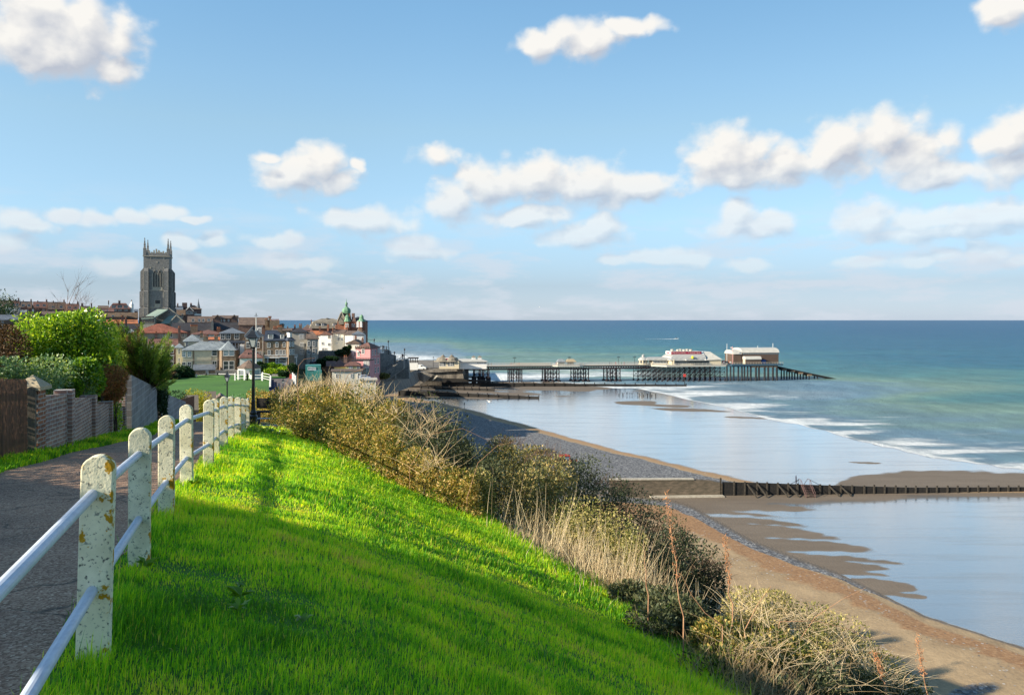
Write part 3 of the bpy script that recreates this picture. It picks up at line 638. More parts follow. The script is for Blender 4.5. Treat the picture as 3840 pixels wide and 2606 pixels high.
def wall_seg(name, A, B, h0, h1, thick, mat, parent, base, ext=.4, seg=6):
    # upright slab from A to B (world), heights above ground at each end, following the slope
    d = Vector((B.x - A.x, B.y - A.y, 0)); L = d.length; ang = math.atan2(d.y, d.x); mb = MB(); vs = []
    for i in range(seg + 1):
        t = i / seg; z = lerp(A.z, B.z, t) - A.z
        for y, zz in ((0, z - ext), (0, z + lerp(h0, h1, t)), (thick, z + lerp(h0, h1, t)), (thick, z - ext)): vs.append((t * L, y, zz))
    fs = [(i*4 + k, i*4 + (k+1) % 4, i*4 + 4 + (k+1) % 4, i*4 + 4 + k) for i in range(seg) for k in range(4)] + [(0, 1, 2, 3), (seg*4+3, seg*4+2, seg*4+1, seg*4)]
    mb.add(vs, fs); o = mb.build(name, mat, parent, A - base, ang); return o
W0 = WP[1]; bw = empty('brick_garden_wall', W0, label='red brick garden wall with dark piers stepping down beside the path', cat='wall')
tops = [(898, 895), (905, 902), (918, 916), (925, 921)]
for i, (t0, t1) in enumerate(tops):
    A, B = WP[i+1], WP[i+2]; wall_seg('panel', A, B, hgt(A, t0 * 1.0) , hgt(B, t1 * 1.0), .22, M['brick_near'], bw, W0)
for i, (tp, wd) in enumerate(((884, .33), (884, .26), (897, .24), (921, .22), (856, .24))):
    A = WP[i+1]; h = max(hgt(A, tp), .9); d = Vector((WP[i+2].x - A.x, WP[i+2].y - A.y)) if i < 5 else d; ang = math.atan2(d.y, d.x)
    o = MB().box(-wd/2, wd/2, -.07, .25, -.4, h).build('pier', M['brick_lit'] if i == 0 else M['brick_near'], bw, A - W0, ang)
    if i == 0:
        c = MB(); k = .25
        c.add([(-k, -.14, h), (k, -.14, h), (k, .32, h), (-k, .32, h), (-k, -.14, h+.06), (k, -.14, h+.06), (k, .32, h+.07), (-k, .32, h+.07), (0, .07, h + (.26 if i == 0 else .12))],
              [(3,2,1,0), (0,1,5,4), (1,2,6,5), (2,3,7,6), (3,0,4,7), (4,5,8), (5,6,8), (6,7,8), (7,4,8)]); c.build('cap', M['coping'], o)
bk = empty('block_retaining_wall', WP[5], label='tall grey concrete block wall overhung by the feathery green tree', cat='wall')
wall_seg('blockwork', WP[5] + Vector((.1, .3, 0)), WP[6], hgt(WP[5], 853), hgt(WP[6], 882), .3, M['block'], bk, WP[5])
wall_seg('end_blockwork', WP[6] + Vector((.0, .2, 0)), WP[7] + Vector((0, 1.5, -.3)), 1.1, .9, .25, M['block'], bk, WP[5])
# slatted fence and gate post at the far left
A = cast(D(-46), D(1062), 6, 60); B = WP[0]; sf = empty('slatted_fence', A, label='tall dark brown fence of narrow upright slats at the left of the path', cat='fence')
d = Vector((B.x - A.x, B.y - A.y, 0)); L = d.length; ang = math.atan2(d.y, d.x); hB = hgt(B, 863); n = int(L / .052); mb = MB()
for i in range(n):
    t = (i + .5) / n; z = (B.z - A.z) * t; x = t * L; h = hB + .02 * math.sin(i * 2.3); mb.box(x - .017, x + .017, 0, .03, z + .03, z + h)
mb.build('slat_panel', M['slat'], sf, (0, 0, 0), ang)
mb = MB(); 
for zz in (.25, hB - .3): mb.add([(0, .034, zz), (L, .034, zz + B.z - A.z), (L, .09, zz + B.z - A.z), (0, .09, zz), (0, .034, zz + .09), (L, .034, zz + .09 + B.z - A.z), (L, .09, zz + .09 + B.z - A.z), (0, .09, zz + .09)], [(0,3,2,1),(4,5,6,7),(0,1,5,4),(1,2,6,5),(2,3,7,6),(3,0,4,7)])
mb.build('back_rail', M['slat'], sf, (0, 0, 0), ang)
gp = B + (WP[1] - B) * .45; hh_ = hgt(gp, 877)
M['oldwood'] = surf('weathered_grey_wood', (.20, .17, .13), (.11, .095, .075), 3, .9, .3, .01, stretch=(6, 6, .5))
pts = [(-.06, -.3), (.06, -.3), (.06, hh_ - .06)] + [(.06 * math.cos(a), hh_ - .06 + .06 * math.sin(a)) for a in np.linspace(0, math.pi, 9)[1:-1]] + [(-.06, hh_ - .06)]
tag(MB().prism(pts, 'y', -.04, .04).build('gate_post', M['oldwood'], None, gp, .3), 'weathered grey wooden post with round top beside the capped brick pier', 'post')
# brown plank fence further down the path
A = P(D(391), D(965), 38); B = P(D(441), D(962), 41); tf = empty('plank_fence', A, label='brown wooden plank fence below the round dark hedge', cat='fence')
d = B - A; L = d.length; ang = math.atan2(d.y, d.x); mb = MB()
for i in range(14): mb.box(i * L / 14, (i + .94) * L / 14, 0, .03, -.3, 1.12)
mb.build('plank_panel', surf('brown_plank', (.17, .08, .045), (.11, .05, .03), 2, .8), tf, (0, 0, 0), ang)
MB().box(-.08, .04, -.05, .07, -.3, 1.3).build('end_post', surf('red_post_paint', (.25, .05, .03)), tf, (0, 0, 0), ang)

# ------------------------------------------------------------------ street lamps
M['lampglass'], _nt, _b = newmat('lantern_glass'); _b.inputs['Base Color'].default_value = (.34, .38, .38, 1); _b.inputs['Roughness'].default_value = .25; _b.inputs['Specular IOR Level'].default_value = .6
def make_lamp(loc, h, label, s=1.0):
    r = empty('street_lamp', loc, label=label, cat='street lamp', group='black heritage lamps along the clifftop path')
    MB().lathe([(.13*s, -.1), (.13*s, .32), (.145*s, .34), (.145*s, .40), (.10*s, .46), (.12*s, .52), (.075*s, .62), (.062*s, .9), (.07*s, .93), (.05*s, .98)], 16).build('base', M['iron'], r, smooth=False)
    zt = h - .78 * s
    MB().tube((0, 0, .95), (0, 0, zt - .12*s), .056*s, .046*s, 12).build('pole', M['iron'], r)
    MB().tube((-.17*s, 0, zt - .22*s), (.02, 0, zt - .20*s), .013*s, .013*s, 8).lathe([(.026*s, -.03*s), (.026*s, .03*s)], 8, (-.17*s, 0, zt - .22*s)).build('ladder_bar', M['iron'], r)
    MB().lathe([(.036*s, zt - .14*s), (.055*s, zt - .1*s), (.05*s, zt - .04*s), (.085*s, zt)], 12).build('collar', M['iron'], r)
    q = math.pi / 4
    gl = MB().lathe([(.085*s, zt + .0), (.19*s, zt + .33*s)], 4, rot=q).build('lantern', M['lampglass'], r)
    fr = MB()
    for k in range(4):
        a = q + k * math.pi / 2; ca, sa = math.cos(a), math.sin(a)
        fr.tube((.088*s*ca, .088*s*sa, zt), (.195*s*ca, .195*s*sa, zt + .335*s), .011*s, .011*s, 6)
        b = a + math.pi / 2; fr.tube((.193*s*ca, .193*s*sa, zt + .33*s), (.193*s*math.cos(b), .193*s*math.sin(b), zt + .33*s), .012*s, .012*s, 6)
        fr.tube((.086*s*ca, .086*s*sa, zt+.01), (.086*s*math.cos(b), .086*s*math.sin(b), zt + .01), .012*s, .012*s, 6)
    fr.build('lantern_frame', M['iron'], gl)
    MB().lathe([(.29*s, zt + .345*s), (.285*s, zt + .365*s), (.17*s, zt + .46*s), (.10*s, zt + .56*s), (.085*s, zt + .60*s)], 4, rot=q).build('lantern_roof', M['iron'], r)
    MB().lathe([(.06*s, zt + .60*s), (.05*s, zt + .64*s), (.07*s, zt + .66*s), (.03*s, zt + .69*s), (.035*s, zt + .72*s), (.012*s, zt + .74*s), (.004*s, zt + .82*s)], 10).build('finial', M['iron'], r)
    return r
LP = P(D(575), D(972), 28); LP.z = gz(LP.x, LP.y)
make_lamp(LP, (D(972) - D(738)) / F * 28 + (LP.z - P(0, D(972), 28).z) * -1, 'nearest black lantern lamp on a tall post at the end of the white rail fence')
L2 = P(D(515.5), D(900), 52); g2 = gz(L2.x, L2.y); make_lamp((L2.x, L2.y, g2), P(0, D(841), 52).z - g2, 'smaller black lantern lamp down the hill in front of the green lawn', .9)
L3 = P(D(642.5), D(905), 118); g3 = gz(L3.x, L3.y); make_lamp((L3.x, L3.y, g3), P(0, D(858), 118).z - g3, 'far black lantern lamp standing on the lower footpath beside the bramble top', 1.0)

# ------------------------------------------------------------------ foliage
def leaf_quads(name, blobs, n, size, mat, parent, seed, aspect=.5, shell=.5, lump=.3, lf=2.2, up=.25, tcen=.5, tsp=.22, droop=0, bend=True, tshade=0):
    rs = np.random.RandomState(seed); B = np.array(blobs, float); wt = (B[:, 3] * B[:, 4] + B[:, 3] * B[:, 5]) ; wt = wt / wt.sum()
    bi = rs.choice(len(B), n, p=wt); d = rs.normal(size=(n, 3)); d /= np.linalg.norm(d, axis=1)[:, None]
    C = B[bi, :3]; R = B[bi, 3:6]
    rad = 1 - shell * rs.uniform(0, 1, n) ** 2.0
    # billows, plus holes where hardly a leaf grows
    Q = C + d * R; lmp = 1 + lump * pn(Q[:, 0], Q[:, 1], Q[:, 2], lf, seed % 9) + .1 * pn(Q[:, 0], Q[:, 1], Q[:, 2], lf * 3.1, 3)
    p = C + d * R * (rad * lmp)[:, None]
    a = d * .7 + rs.normal(size=(n, 3)) * .75; a[:, 2] += up - droop; a /= np.linalg.norm(a, axis=1)[:, None]
    b = np.cross(a, rs.normal(size=(n, 3))); b /= np.linalg.norm(b, axis=1)[:, None]
    sz = size * rs.uniform(.55, 1.35, n)[:, None]; w = sz * aspect * .5
    nrm = np.cross(a, b) * sz * .14
    V = np.stack([p, p + a * sz * .5 + b * w + nrm, p + a * sz, p + a * sz * .5 - b * w + nrm], 1)
    FQ = (np.arange(n) * 4)[:, None] + [0, 1, 2, 3]
    t = np.clip(tcen + rs.normal(0, tsp, n) + .15 * pn(p[:, 0], p[:, 1], p[:, 2], lf * .7, 5), 0, 1)
    return npmesh(name, V.reshape(-1, 3), FQ, mat, parent, tint=np.repeat(t, 4))
def strands(name, P0, Dv, r0, mat, parent, seed, seg=4, curve=.3, tint=None, sag=0, zig=0):
    # thin three-sided stems from points P0 along vectors Dv
    rs = np.random.RandomState(seed); P0 = np.asarray(P0, float); Dv = np.asarray(Dv, float); n = len(P0); r0 = np.broadcast_to(r0, (n,))
    L = np.linalg.norm(Dv, axis=1)[:, None]; side = np.cross(Dv, rs.normal(size=(n, 3))); side /= (np.linalg.norm(side, axis=1)[:, None] + 1e-9)
    cv = side * L * rs.uniform(-curve, curve, n)[:, None]; A = np.cross(Dv, [0.31, .2, .9]); A /= np.linalg.norm(A, axis=1)[:, None] + 1e-9; Bv = np.cross(Dv / L, A)
    V = np.zeros((n, seg + 1, 3, 3))
    for k in range(seg + 1):
        t = k / seg; c = P0 + Dv * t + cv * (t * t) ; c[:, 2] -= sag * (L[:, 0]) * t * t
        if zig and 0 < k < seg: c = c + rs.normal(size=(n, 3)) * L * zig
        r = (r0 * (1 - .75 * t))[:, None]
        for j in range(3):
            an = 2.094 * j; V[:, k, j] = c + A * r * math.cos(an) + Bv * r * math.sin(an)
    o = (np.arange(n) * (seg + 1) * 3)[:, None, None]; k = np.arange(seg)[None, :, None] * 3
    fs = []
    for j in range(3):
        j2 = (j + 1) % 3; fs.append((o + k + np.array([j, j2, j2 + 3, j + 3])[None, None, :]).reshape(-1, 4))
    if tint is None: tint = np.clip(rs.normal(.5, .25, n), 0, 1)
    return npmesh(name, V.reshape(-1, 3), np.concatenate(fs), mat, parent, tint=np.repeat(tint, (seg + 1) * 3))
M['laurel'] = leafmat('glossy_laurel_leaf', [(.04, .10, .012), (.11, .25, .02), (.26, .42, .03), (.60, .66, .07)], .38, .3, .55)
M['greyleaf'] = leafmat('grey_green_leaf', [(.05, .13, .045), (.12, .24, .10), (.23, .34, .20), (.36, .42, .14)], .3, .5)
M['darkleaf'] = leafmat('dark_leaf', [(.012, .03, .012), (.02, .055, .02), (.035, .08, .03)], .2, .5)
M['russet'] = leafmat('russet_leaf', [(.07, .07, .02), (.24, .13, .05), (.45, .19, .09), (.24, .20, .05)], .3, .6)
M['feather'] = leafmat('feathery_leaf', [(.045, .12, .015), (.10, .20, .03), (.20, .29, .06), (.10, .06, .035)], .35, .6)
M['brownleaf'] = leafmat('brown_hedge_leaf', [(.03, .02, .01), (.09, .05, .02), (.16, .08, .03)], .2, .7)
M['golden'] = leafmat('golden_leaf', [(.10, .15, .01), (.30, .28, .02), (.5, .42, .03)], .3, .5)
M['bramble'] = leafmat('bramble_leaf', [(.03, .05, .012), (.09, .13, .025), (.24, .23, .045), (.50, .34, .10), (.58, .42, .18)], .3, .6)
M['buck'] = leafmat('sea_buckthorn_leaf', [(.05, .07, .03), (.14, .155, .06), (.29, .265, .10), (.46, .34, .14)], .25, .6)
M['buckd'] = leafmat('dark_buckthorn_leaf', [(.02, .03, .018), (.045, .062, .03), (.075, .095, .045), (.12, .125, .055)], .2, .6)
M['gorse'] = leafmat('pale_scrub_leaf', [(.08, .11, .03), (.21, .22, .06), (.38, .33, .12), (.54, .44, .20)], .3, .6)
M['straw'] = leafmat('dry_stalk', [(.26, .18, .09), (.46, .34, .19), (.68, .54, .33), (.78, .66, .44)], .1, .8)
M['twig'] = leafmat('bare_twig', [(.06, .035, .025), (.12, .075, .05), (.22, .13, .07)], .05, .8)
M['wood'] = surf('shrub_stem_bark', (.10, .07, .05), (.05, .035, .025), 4, .9)
def B_(px, py, Y, rpx, rz=None, ry=None):     # ellipsoid from its place and size in the view, at real distance Y
    c = P(D(px), D(py), Y); r = D(rpx) / F * Y; return (c.x, c.y, c.z, r, (ry or 1.0) * r, (D(rz) / F * Y) if rz else r)
def shrub(name, label, cat, blobs, n, size, mat, seed, group=None, stems=10, fill=True, **kw):
    blobs = [tuple(b) for b in blobs]; c = np.array(blobs)[:, :3].mean(0); g = gz(c[0], c[1]); base = Vector((c[0], c[1], g))
    r = empty(name, base, label=label, cat=cat, group=group)
    bl = list(blobs)
    if fill:
        for b in blobs:
            z = b[2] - b[5] * .8; gg = gz(b[0], b[1]); k = 0
            while z > gg + .25 * b[5] and k < 4:
                bl.append((b[0], b[1], z, b[3] * .95, b[4] * .95, b[5])); z -= b[5] * 1.1; k += 1
    bl = [(b[0]-base.x, b[1]-base.y, b[2]-base.z, b[3], b[4], b[5]) for b in bl]
    leaf_quads('foliage', bl, n, size, mat, r, seed, **kw)
    if stems:
        rs = np.random.RandomState(seed + 50); idx = rs.randint(0, len(blobs), stems); P0, Dv = [], []
        for i in idx:
            b = blobs[i]; x, y = b[0] + rs.normal(0, .25) * b[3], b[1] + rs.normal(0, .25) * b[4]
            p = Vector((x, y, gz(x, y) - .1)) - base; q = Vector((b[0] + rs.normal(0, .4) * b[3], b[1] + rs.normal(0, .4) * b[4], b[2] + .6 * b[5])) - base; P0.append(p); Dv.append(q - p)
        strands('shrub_stems', P0, Dv, .025, M['wood'], r, seed + 3, seg=5, curve=.2)  # bare stems rising from the ground into the leaves
    return r
# left garden
shrub('laurel_bush', 'large round glossy green laurel bush above the garden wall', 'bush', [B_(85, 770, 20, 50, 62), B_(150, 770, 20.3, 62, 68), B_(205, 765, 20.6, 52, 60), B_(235, 820, 20.8, 38, 55), B_(110, 830, 20.2, 70, 50), B_(180, 835, 20.4, 80, 50), B_(245, 790, 20.8, 32, 60), B_(130, 745, 20.3, 70, 44), B_(190, 740, 20.5, 40, 36)], 42000, .085, M['laurel'], 21, tcen=.55, lump=.22, up=.35, aspect=.55, fill=True)
shrub('flowering_shrub', 'grey green shrub spilling over the brick wall under the laurel', 'bush', [B_(40, 850, 17.4, 50, 38), B_(110, 850, 17.6, 50, 42), B_(165, 862, 18.2, 40, 38), B_(5, 835, 16.8, 40, 30), B_(70, 880, 17.2, 55, 25)], 15000, .075, M['greyleaf'], 22, tcen=.5, lump=.3, fill=True)
shrub('evergreen_shrub', 'dark glossy shrub draping over the second brick pier', 'bush', [B_(185, 850, 18.4, 36, 34), B_(205, 868, 18.9, 30, 34), B_(165, 880, 17.9, 22, 20)], 9000, .08, M['laurel'], 23, tcen=.3, lump=.2, fill=False)
shrub('russet_shrub', 'reddish brown shrub hanging over the brick wall near the block wall', 'bush', [B_(248, 858, 20.3, 33, 24), B_(252, 890, 20.4, 28, 30), B_(232, 872, 19.9, 18, 26)], 11000, .06, M['russet'], 24, aspect=.35, tcen=.5, fill=False)
def plume_tree(name, label, base, tips, n_leaf, mat, seed, leaf=.12):
    r = empty(name, base, label=label, cat='tree'); rs = np.random.RandomState(seed); b0 = np.array(base); P0, Dv, V, T = [], [], [], []
    for tp in tips:
        tp = np.array(tp) - b0
        for k in range(9):
            st = np.array([rs.normal(0, .15), rs.normal(0, .15), rs.uniform(0, .6)]); e = tp + rs.normal(0, 1, 3) * [.32, .32, .30]; P0.append(st); Dv.append(e - st); m = n_leaf // (len(tips) * 9)
            t = rs.uniform(.48, 1.02, m); d = (e - st) / np.linalg.norm(e - st); side = rs.normal(0, 1, (m, 3)); side -= (side @ d)[:, None] * d; side /= np.linalg.norm(side, axis=1)[:, None]
            c = st + np.outer(t, e - st) + side * (rs.uniform(0, .17, m) * (1.15 - t))[:, None]; ax = d + side * .45 + [0, 0, .15]; ax /= np.linalg.norm(ax, axis=1)[:, None]; w = np.cross(ax, rs.normal(size=(m, 3))); w /= np.linalg.norm(w, axis=1)[:, None]
            L_ = leaf * rs.uniform(.6, 1.4, m)[:, None]; V.append(np.stack([c, c + ax * L_ * .5 + w * L_ * .06, c + ax * L_, c + ax * L_ * .5 - w * L_ * .06], 1)); T.append(np.clip(.25 + .4 * t + rs.normal(0, .12, m) - (.5 if rs.rand() < .12 else 0) * 1 + (.5 if rs.rand() < .1 else 0), 0, 1))
    V = np.concatenate(V); npmesh('foliage', V.reshape(-1, 3), (np.arange(len(V)) * 4)[:, None] + [0, 1, 2, 3], M[mat], r, tint=np.repeat(np.concatenate(T), 4))
    strands('branches', P0, Dv, .018, M['wood'], r, seed, seg=4, curve=.12); return r
tb0 = P(D(325), D(880), 29.8); tb0.z = -3.0
plume_tree('tamarisk_tree', 'feathery yellow green tamarisk leaning over the grey block wall', tb0, [tuple(P(D(x), D(y), Yd)) for x, y, Yd in ((272, 770, 25), (285, 762, 25.5), (300, 775, 26), (318, 778, 26.5), (332, 785, 27), (345, 792, 28), (352, 815, 28.5), (360, 835, 29.6), (345, 840, 28.6), (275, 800, 25.4), (290, 822, 26.2), (266, 785, 25.4), (310, 812, 26.6), (330, 826, 27.6), (300, 800, 26.5), (356, 850, 30.5), (318, 795, 26.5))], 42000, 'feather', 25, .15)
shrub('ivy_column', 'dark ivy hanging over the far end of the block wall', 'ivy', [B_(362, 880, 31.5, 12, 30), B_(372, 905, 32.5, 9, 20), B_(356, 850, 31, 12, 16)], 6000, .09, M['darkleaf'], 26, fill=True, stems=3)
shrub('upright_shrub', 'small upright bright green shrub at the left edge of the village green', 'bush', [B_(373, 868, 42, 8, 14), B_(374, 885, 42, 8, 18)], 2500, .10, M['laurel'], 27, tcen=.55, stems=2)
shrub('brown_hedge', 'brown leafed hedge at the far left behind the slatted fence', 'hedge', [B_(-5, 780, 19, 40, 38), B_(25, 795, 18.8, 30, 40), B_(0, 830, 18.6, 40, 30)], 7000, .06, M['brownleaf'], 28, tcen=.4, fill=False)
shrub('round_hedge', 'dark round clipped hedge behind the plank fence', 'hedge', [B_(402, 903, 46, 21, 17), B_(402, 930, 46, 22, 18)], 5000, .09, M['darkleaf'], 29, lump=.06, shell=.3, stems=2)
shrub('golden_shrub', 'golden yellow shrub between the round hedge and the garden sheds', 'bush', [B_(440, 900, 54, 24, 14), B_(458, 905, 53, 20, 16), B_(440, 925, 53, 28, 18)], 6500, .11, M['golden'], 30, stems=2)
shrub('roadside_bush', 'brown and green bush behind the nearest lamp post', 'bush', [B_(590, 905, 62, 26, 20), B_(620, 905, 60, 20, 16), B_(575, 930, 52, 22, 22), B_(600, 935, 48, 26, 22)], 9000, .16, M['bramble'], 31, tcen=.6, stems=4)
shrub('weedy_bush', 'low mixed bush below the green between the sheds and the lamp', 'bush', [B_(530, 915, 66, 36, 14), B_(500, 925, 60, 30, 16), B_(555, 935, 55, 20, 18), B_(385, 930, 60, 14, 20)], 7000, .18, M['greyleaf'], 32, tcen=.25, stems=3)
# bare tree
def bare_tree(name, label, loc, h, seed, spread=.5, r=.05):
    rs = random.Random(seed); T = empty(name, loc, label=label, cat='tree'); P0, Dv, R = [], [], []
    def br(p, d, l, r, k):
        P0.append(p); Dv.append(d * l); R.append(r); q = p + d * l
        if k == 0: return
        for _ in range(3 if k > 1 else 4):
            nd_ = (d + Vector((rs.uniform(-1, 1), rs.uniform(-1, 1), rs.uniform(-.2, .7))) * spread).normalized(); br(p + d * l * rs.uniform(.5, 1), nd_, l * rs.uniform(.55, .8), r * .55, k - 1)
    MB().tube((0, 0, -.3), (0, 0, h * .4), r * 1.3, r, 8).build('trunk', M['wood'], T)
    br(Vector((0, 0, h * .38)), Vector((0.05, 0, 1)), h * .3, r, 4)
    strands('crown', P0, Dv, np.array(R), M['twig'], T, seed, seg=3, curve=.15); return T
bt = P(D(132), D(740), 26); bare_tree('bare_tree', 'leafless twiggy tree rising behind the laurel bush', (bt.x, bt.y, gz(bt.x, bt.y)), P(0, D(672), 26).z - gz(bt.x, bt.y) + .3, 5, .62, .035)
bt = P(D(205), D(740), 32); bare_tree('bare_sapling', 'thin leafless sapling to the right of the bare tree', (bt.x, bt.y, gz(bt.x, bt.y)), P(0, D(690), 32).z - gz(bt.x, bt.y), 9, .6, .03)

# scrub on the cliff edge
SCR = [
 ('bramble_bush', 'sunlit bramble mound at the top of the bank beside the lamp', [(665,925,27,42,40),(640,915,27.5,28,36),(720,905,25,48,40),(700,955,24,50,30),(770,905,23.5,45,40)], 19000, .075, 'bramble', .47),
 ('bramble_bush', 'brown and green bramble mound in the middle of the bank crest', [(830,920,21.5,50,40),(850,960,20,50,36),(790,960,21,48,36),(900,935,20.5,42,34),(880,1000,18,45,30)], 19000, .07, 'bramble', .47),
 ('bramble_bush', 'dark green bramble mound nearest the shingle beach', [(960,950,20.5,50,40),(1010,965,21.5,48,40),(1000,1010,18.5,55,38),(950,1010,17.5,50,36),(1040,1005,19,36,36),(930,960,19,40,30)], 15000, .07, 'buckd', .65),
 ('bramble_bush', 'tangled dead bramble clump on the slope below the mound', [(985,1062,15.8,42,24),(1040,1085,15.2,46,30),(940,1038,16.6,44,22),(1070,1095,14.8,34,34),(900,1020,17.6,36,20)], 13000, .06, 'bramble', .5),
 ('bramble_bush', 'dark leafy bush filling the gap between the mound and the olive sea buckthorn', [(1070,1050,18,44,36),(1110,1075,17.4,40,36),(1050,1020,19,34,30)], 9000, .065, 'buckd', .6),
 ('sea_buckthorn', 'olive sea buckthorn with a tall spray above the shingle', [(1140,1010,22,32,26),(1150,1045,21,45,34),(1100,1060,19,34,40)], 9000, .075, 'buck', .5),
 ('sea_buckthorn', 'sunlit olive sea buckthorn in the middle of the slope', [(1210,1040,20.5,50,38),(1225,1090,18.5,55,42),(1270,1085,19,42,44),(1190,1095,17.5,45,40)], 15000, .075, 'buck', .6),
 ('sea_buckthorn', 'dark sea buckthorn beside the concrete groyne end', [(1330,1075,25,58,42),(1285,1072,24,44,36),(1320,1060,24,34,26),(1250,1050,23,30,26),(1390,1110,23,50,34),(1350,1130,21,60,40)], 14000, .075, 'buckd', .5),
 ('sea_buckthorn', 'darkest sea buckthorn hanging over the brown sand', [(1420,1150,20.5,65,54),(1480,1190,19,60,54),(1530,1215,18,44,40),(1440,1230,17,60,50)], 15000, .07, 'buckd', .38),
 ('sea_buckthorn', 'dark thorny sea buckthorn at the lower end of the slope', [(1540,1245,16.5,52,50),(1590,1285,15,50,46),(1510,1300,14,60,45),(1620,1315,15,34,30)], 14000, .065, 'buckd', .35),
 ('olive_bush', 'pale olive bush behind the dry stalks, left one', [(1085,1095,16,38,30),(1060,1110,15.6,30,24)], 5500, .055, 'gorse', .45),
 ('olive_bush', 'pale olive bush behind the dry stalks, right one', [(1340,1180,15,45,34),(1400,1210,14.4,42,34),(1290,1180,15.2,36,30),(1440,1235,13.8,30,30)], 11000, .05, 'gorse', .45),
 ('gorse_bush', 'sunlit yellow green bush in front of the sandy beach', [(1690,1390,10.5,55,44),(1760,1380,11,60,46),(1730,1430,10,70,40)], 17000, .045, 'gorse', .62),
 ('gorse_bush', 'pale bush at the lower right above the beach', [(1840,1410,10.8,55,44),(1900,1450,10.6,55,44),(1850,1470,9.6,60,44),(1960,1490,10.4,44,36),(2010,1520,10.2,40,34)], 16000, .045, 'gorse', .5),
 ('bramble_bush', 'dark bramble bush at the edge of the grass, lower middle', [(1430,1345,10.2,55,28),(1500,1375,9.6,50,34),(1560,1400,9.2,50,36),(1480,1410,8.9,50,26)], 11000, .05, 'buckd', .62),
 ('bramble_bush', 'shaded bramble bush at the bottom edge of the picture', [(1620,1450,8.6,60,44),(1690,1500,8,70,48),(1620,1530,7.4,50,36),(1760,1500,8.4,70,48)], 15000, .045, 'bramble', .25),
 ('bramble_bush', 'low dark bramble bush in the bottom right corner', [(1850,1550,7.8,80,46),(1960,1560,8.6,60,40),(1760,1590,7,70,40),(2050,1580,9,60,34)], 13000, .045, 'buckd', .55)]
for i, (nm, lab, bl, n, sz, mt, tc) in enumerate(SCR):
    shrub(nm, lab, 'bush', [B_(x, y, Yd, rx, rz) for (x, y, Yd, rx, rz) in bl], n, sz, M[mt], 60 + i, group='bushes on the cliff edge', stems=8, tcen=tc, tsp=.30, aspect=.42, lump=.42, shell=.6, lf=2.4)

# dry stalks along the top of the slope, and twigs over the bushes
rs = np.random.RandomState(77)
def line_pts(pts, n, jx, jy):
    k = rs.uniform(0, len(pts) - 1, n); i = k.astype(int); t = k - i; a = np.array(pts, float)
    q = a[i] * (1 - t)[:, None] + a[np.minimum(i + 1, len(pts) - 1)] * t[:, None]
    return q + np.stack([rs.normal(0, jx, n), rs.normal(0, jy, n), np.zeros(n)], 1)
def on_ground(px, py): return tuple(cast(D(px), D(py), 3, 60))
def stalks(name, label, pts, n, h, r, seed, jx=.3, jy=.4, lean=.2, mat='straw', curve=.12, kind='stuff', cat='grass', zoff=0, tc=.55):
    q = line_pts(pts, n, jx, jy); q[:, 2] = ground(q[:, 0], q[:, 1]) + zoff
    r_ = np.random.RandomState(seed); hh = h * r_.uniform(.45, 1.25, n) * np.clip(.72 + .6 * pn(q[:, 0], q[:, 1], 0, 2.6, 4), .25, 1.3); dv = np.stack([r_.normal(.08, lean, n) * hh, r_.normal(0, lean, n) * hh, hh], 1)
    o = strands(name, q, dv, r, M[mat], None, seed, seg=4, curve=curve, tint=np.clip(r_.normal(tc, .25, n), 0, 1)); tag(o, label, cat, kind=kind); return o
E = [tuple(p + Vector((.55, .2, 0))) for p in (cast(D(a), D(b)) for a, b in ((1040, 1120), (1130, 1190), (1240, 1270), (1330, 1325), (1420, 1375)))]
stalks('dry_stalks', 'tall pale dry stalks standing along the edge of the sunlit lawn', E, 1250, .78, .0045, 41, .42, .45, .24, tc=.66)
stalks('dead_grass', 'soft brown dead grass at the foot of the dry stalks', E, 3600, .32, .0035, 42, .3, .4, .35, curve=.3, tc=.35)
E2 = [tuple(p + Vector((.5, .2, 0))) for p in (cast(D(a), D(b)) for a, b in ((1440, 1390), (1560, 1480), (1640, 1560), (1700, 1620)))]
stalks('long_grass', 'long green and straw grass between the lawn and the lower brambles', E2, 2600, .26, .003, 43, .35, .5, .4, mat='straw', curve=.35, tc=.25)
def over(name, label, blobs, n, h, r, seed, mat='straw', lean=.35, curve=.3, tc=.6, top_=.75):
    r_ = np.random.RandomState(seed); P0 = []
    for i in r_.randint(0, len(blobs), n):
        b = B_(*blobs[i]); a = r_.uniform(0, 6.28); q = r_.uniform(0, 1) ** .5; P0.append((b[0] + b[3] * q * math.cos(a), b[1] + b[4] * q * math.sin(a) - .1, b[2] + b[5] * math.sqrt(max(0, 1 - q * q)) * top_ - .1))
    hh = h * r_.uniform(.4, 1.3, n); dv = np.stack([r_.normal(.05, lean, n) * hh, r_.normal(-.1, lean, n) * hh, hh * r_.uniform(.4, 1, n)], 1)
    o = strands(name, P0, dv, r, M[mat], None, seed, seg=5, curve=curve, sag=.15, tint=np.clip(r_.normal(tc, .22, n), 0, 1)); tag(o, label, 'stalks', kind='stuff'); return o
over('dry_stems', 'dry straw stems sprouting from the bramble mounds by the lamp', [(680,905,26,45,36),(740,890,24.5,50,36),(800,900,23,50,36),(850,920,21.5,45,36)], 520, .62, .007, 44, tc=.6, lean=.28, curve=.2)
over('dead_bramble_canes', 'tangle of dead bramble canes over the middle of the bank', [(900,950,19.5,50,34),(960,1000,17.5,60,34),(1000,1060,15.5,50,30),(960,970,19,55,34)], 170, .75, .0055, 45, tc=.45, lean=.7, curve=.5)
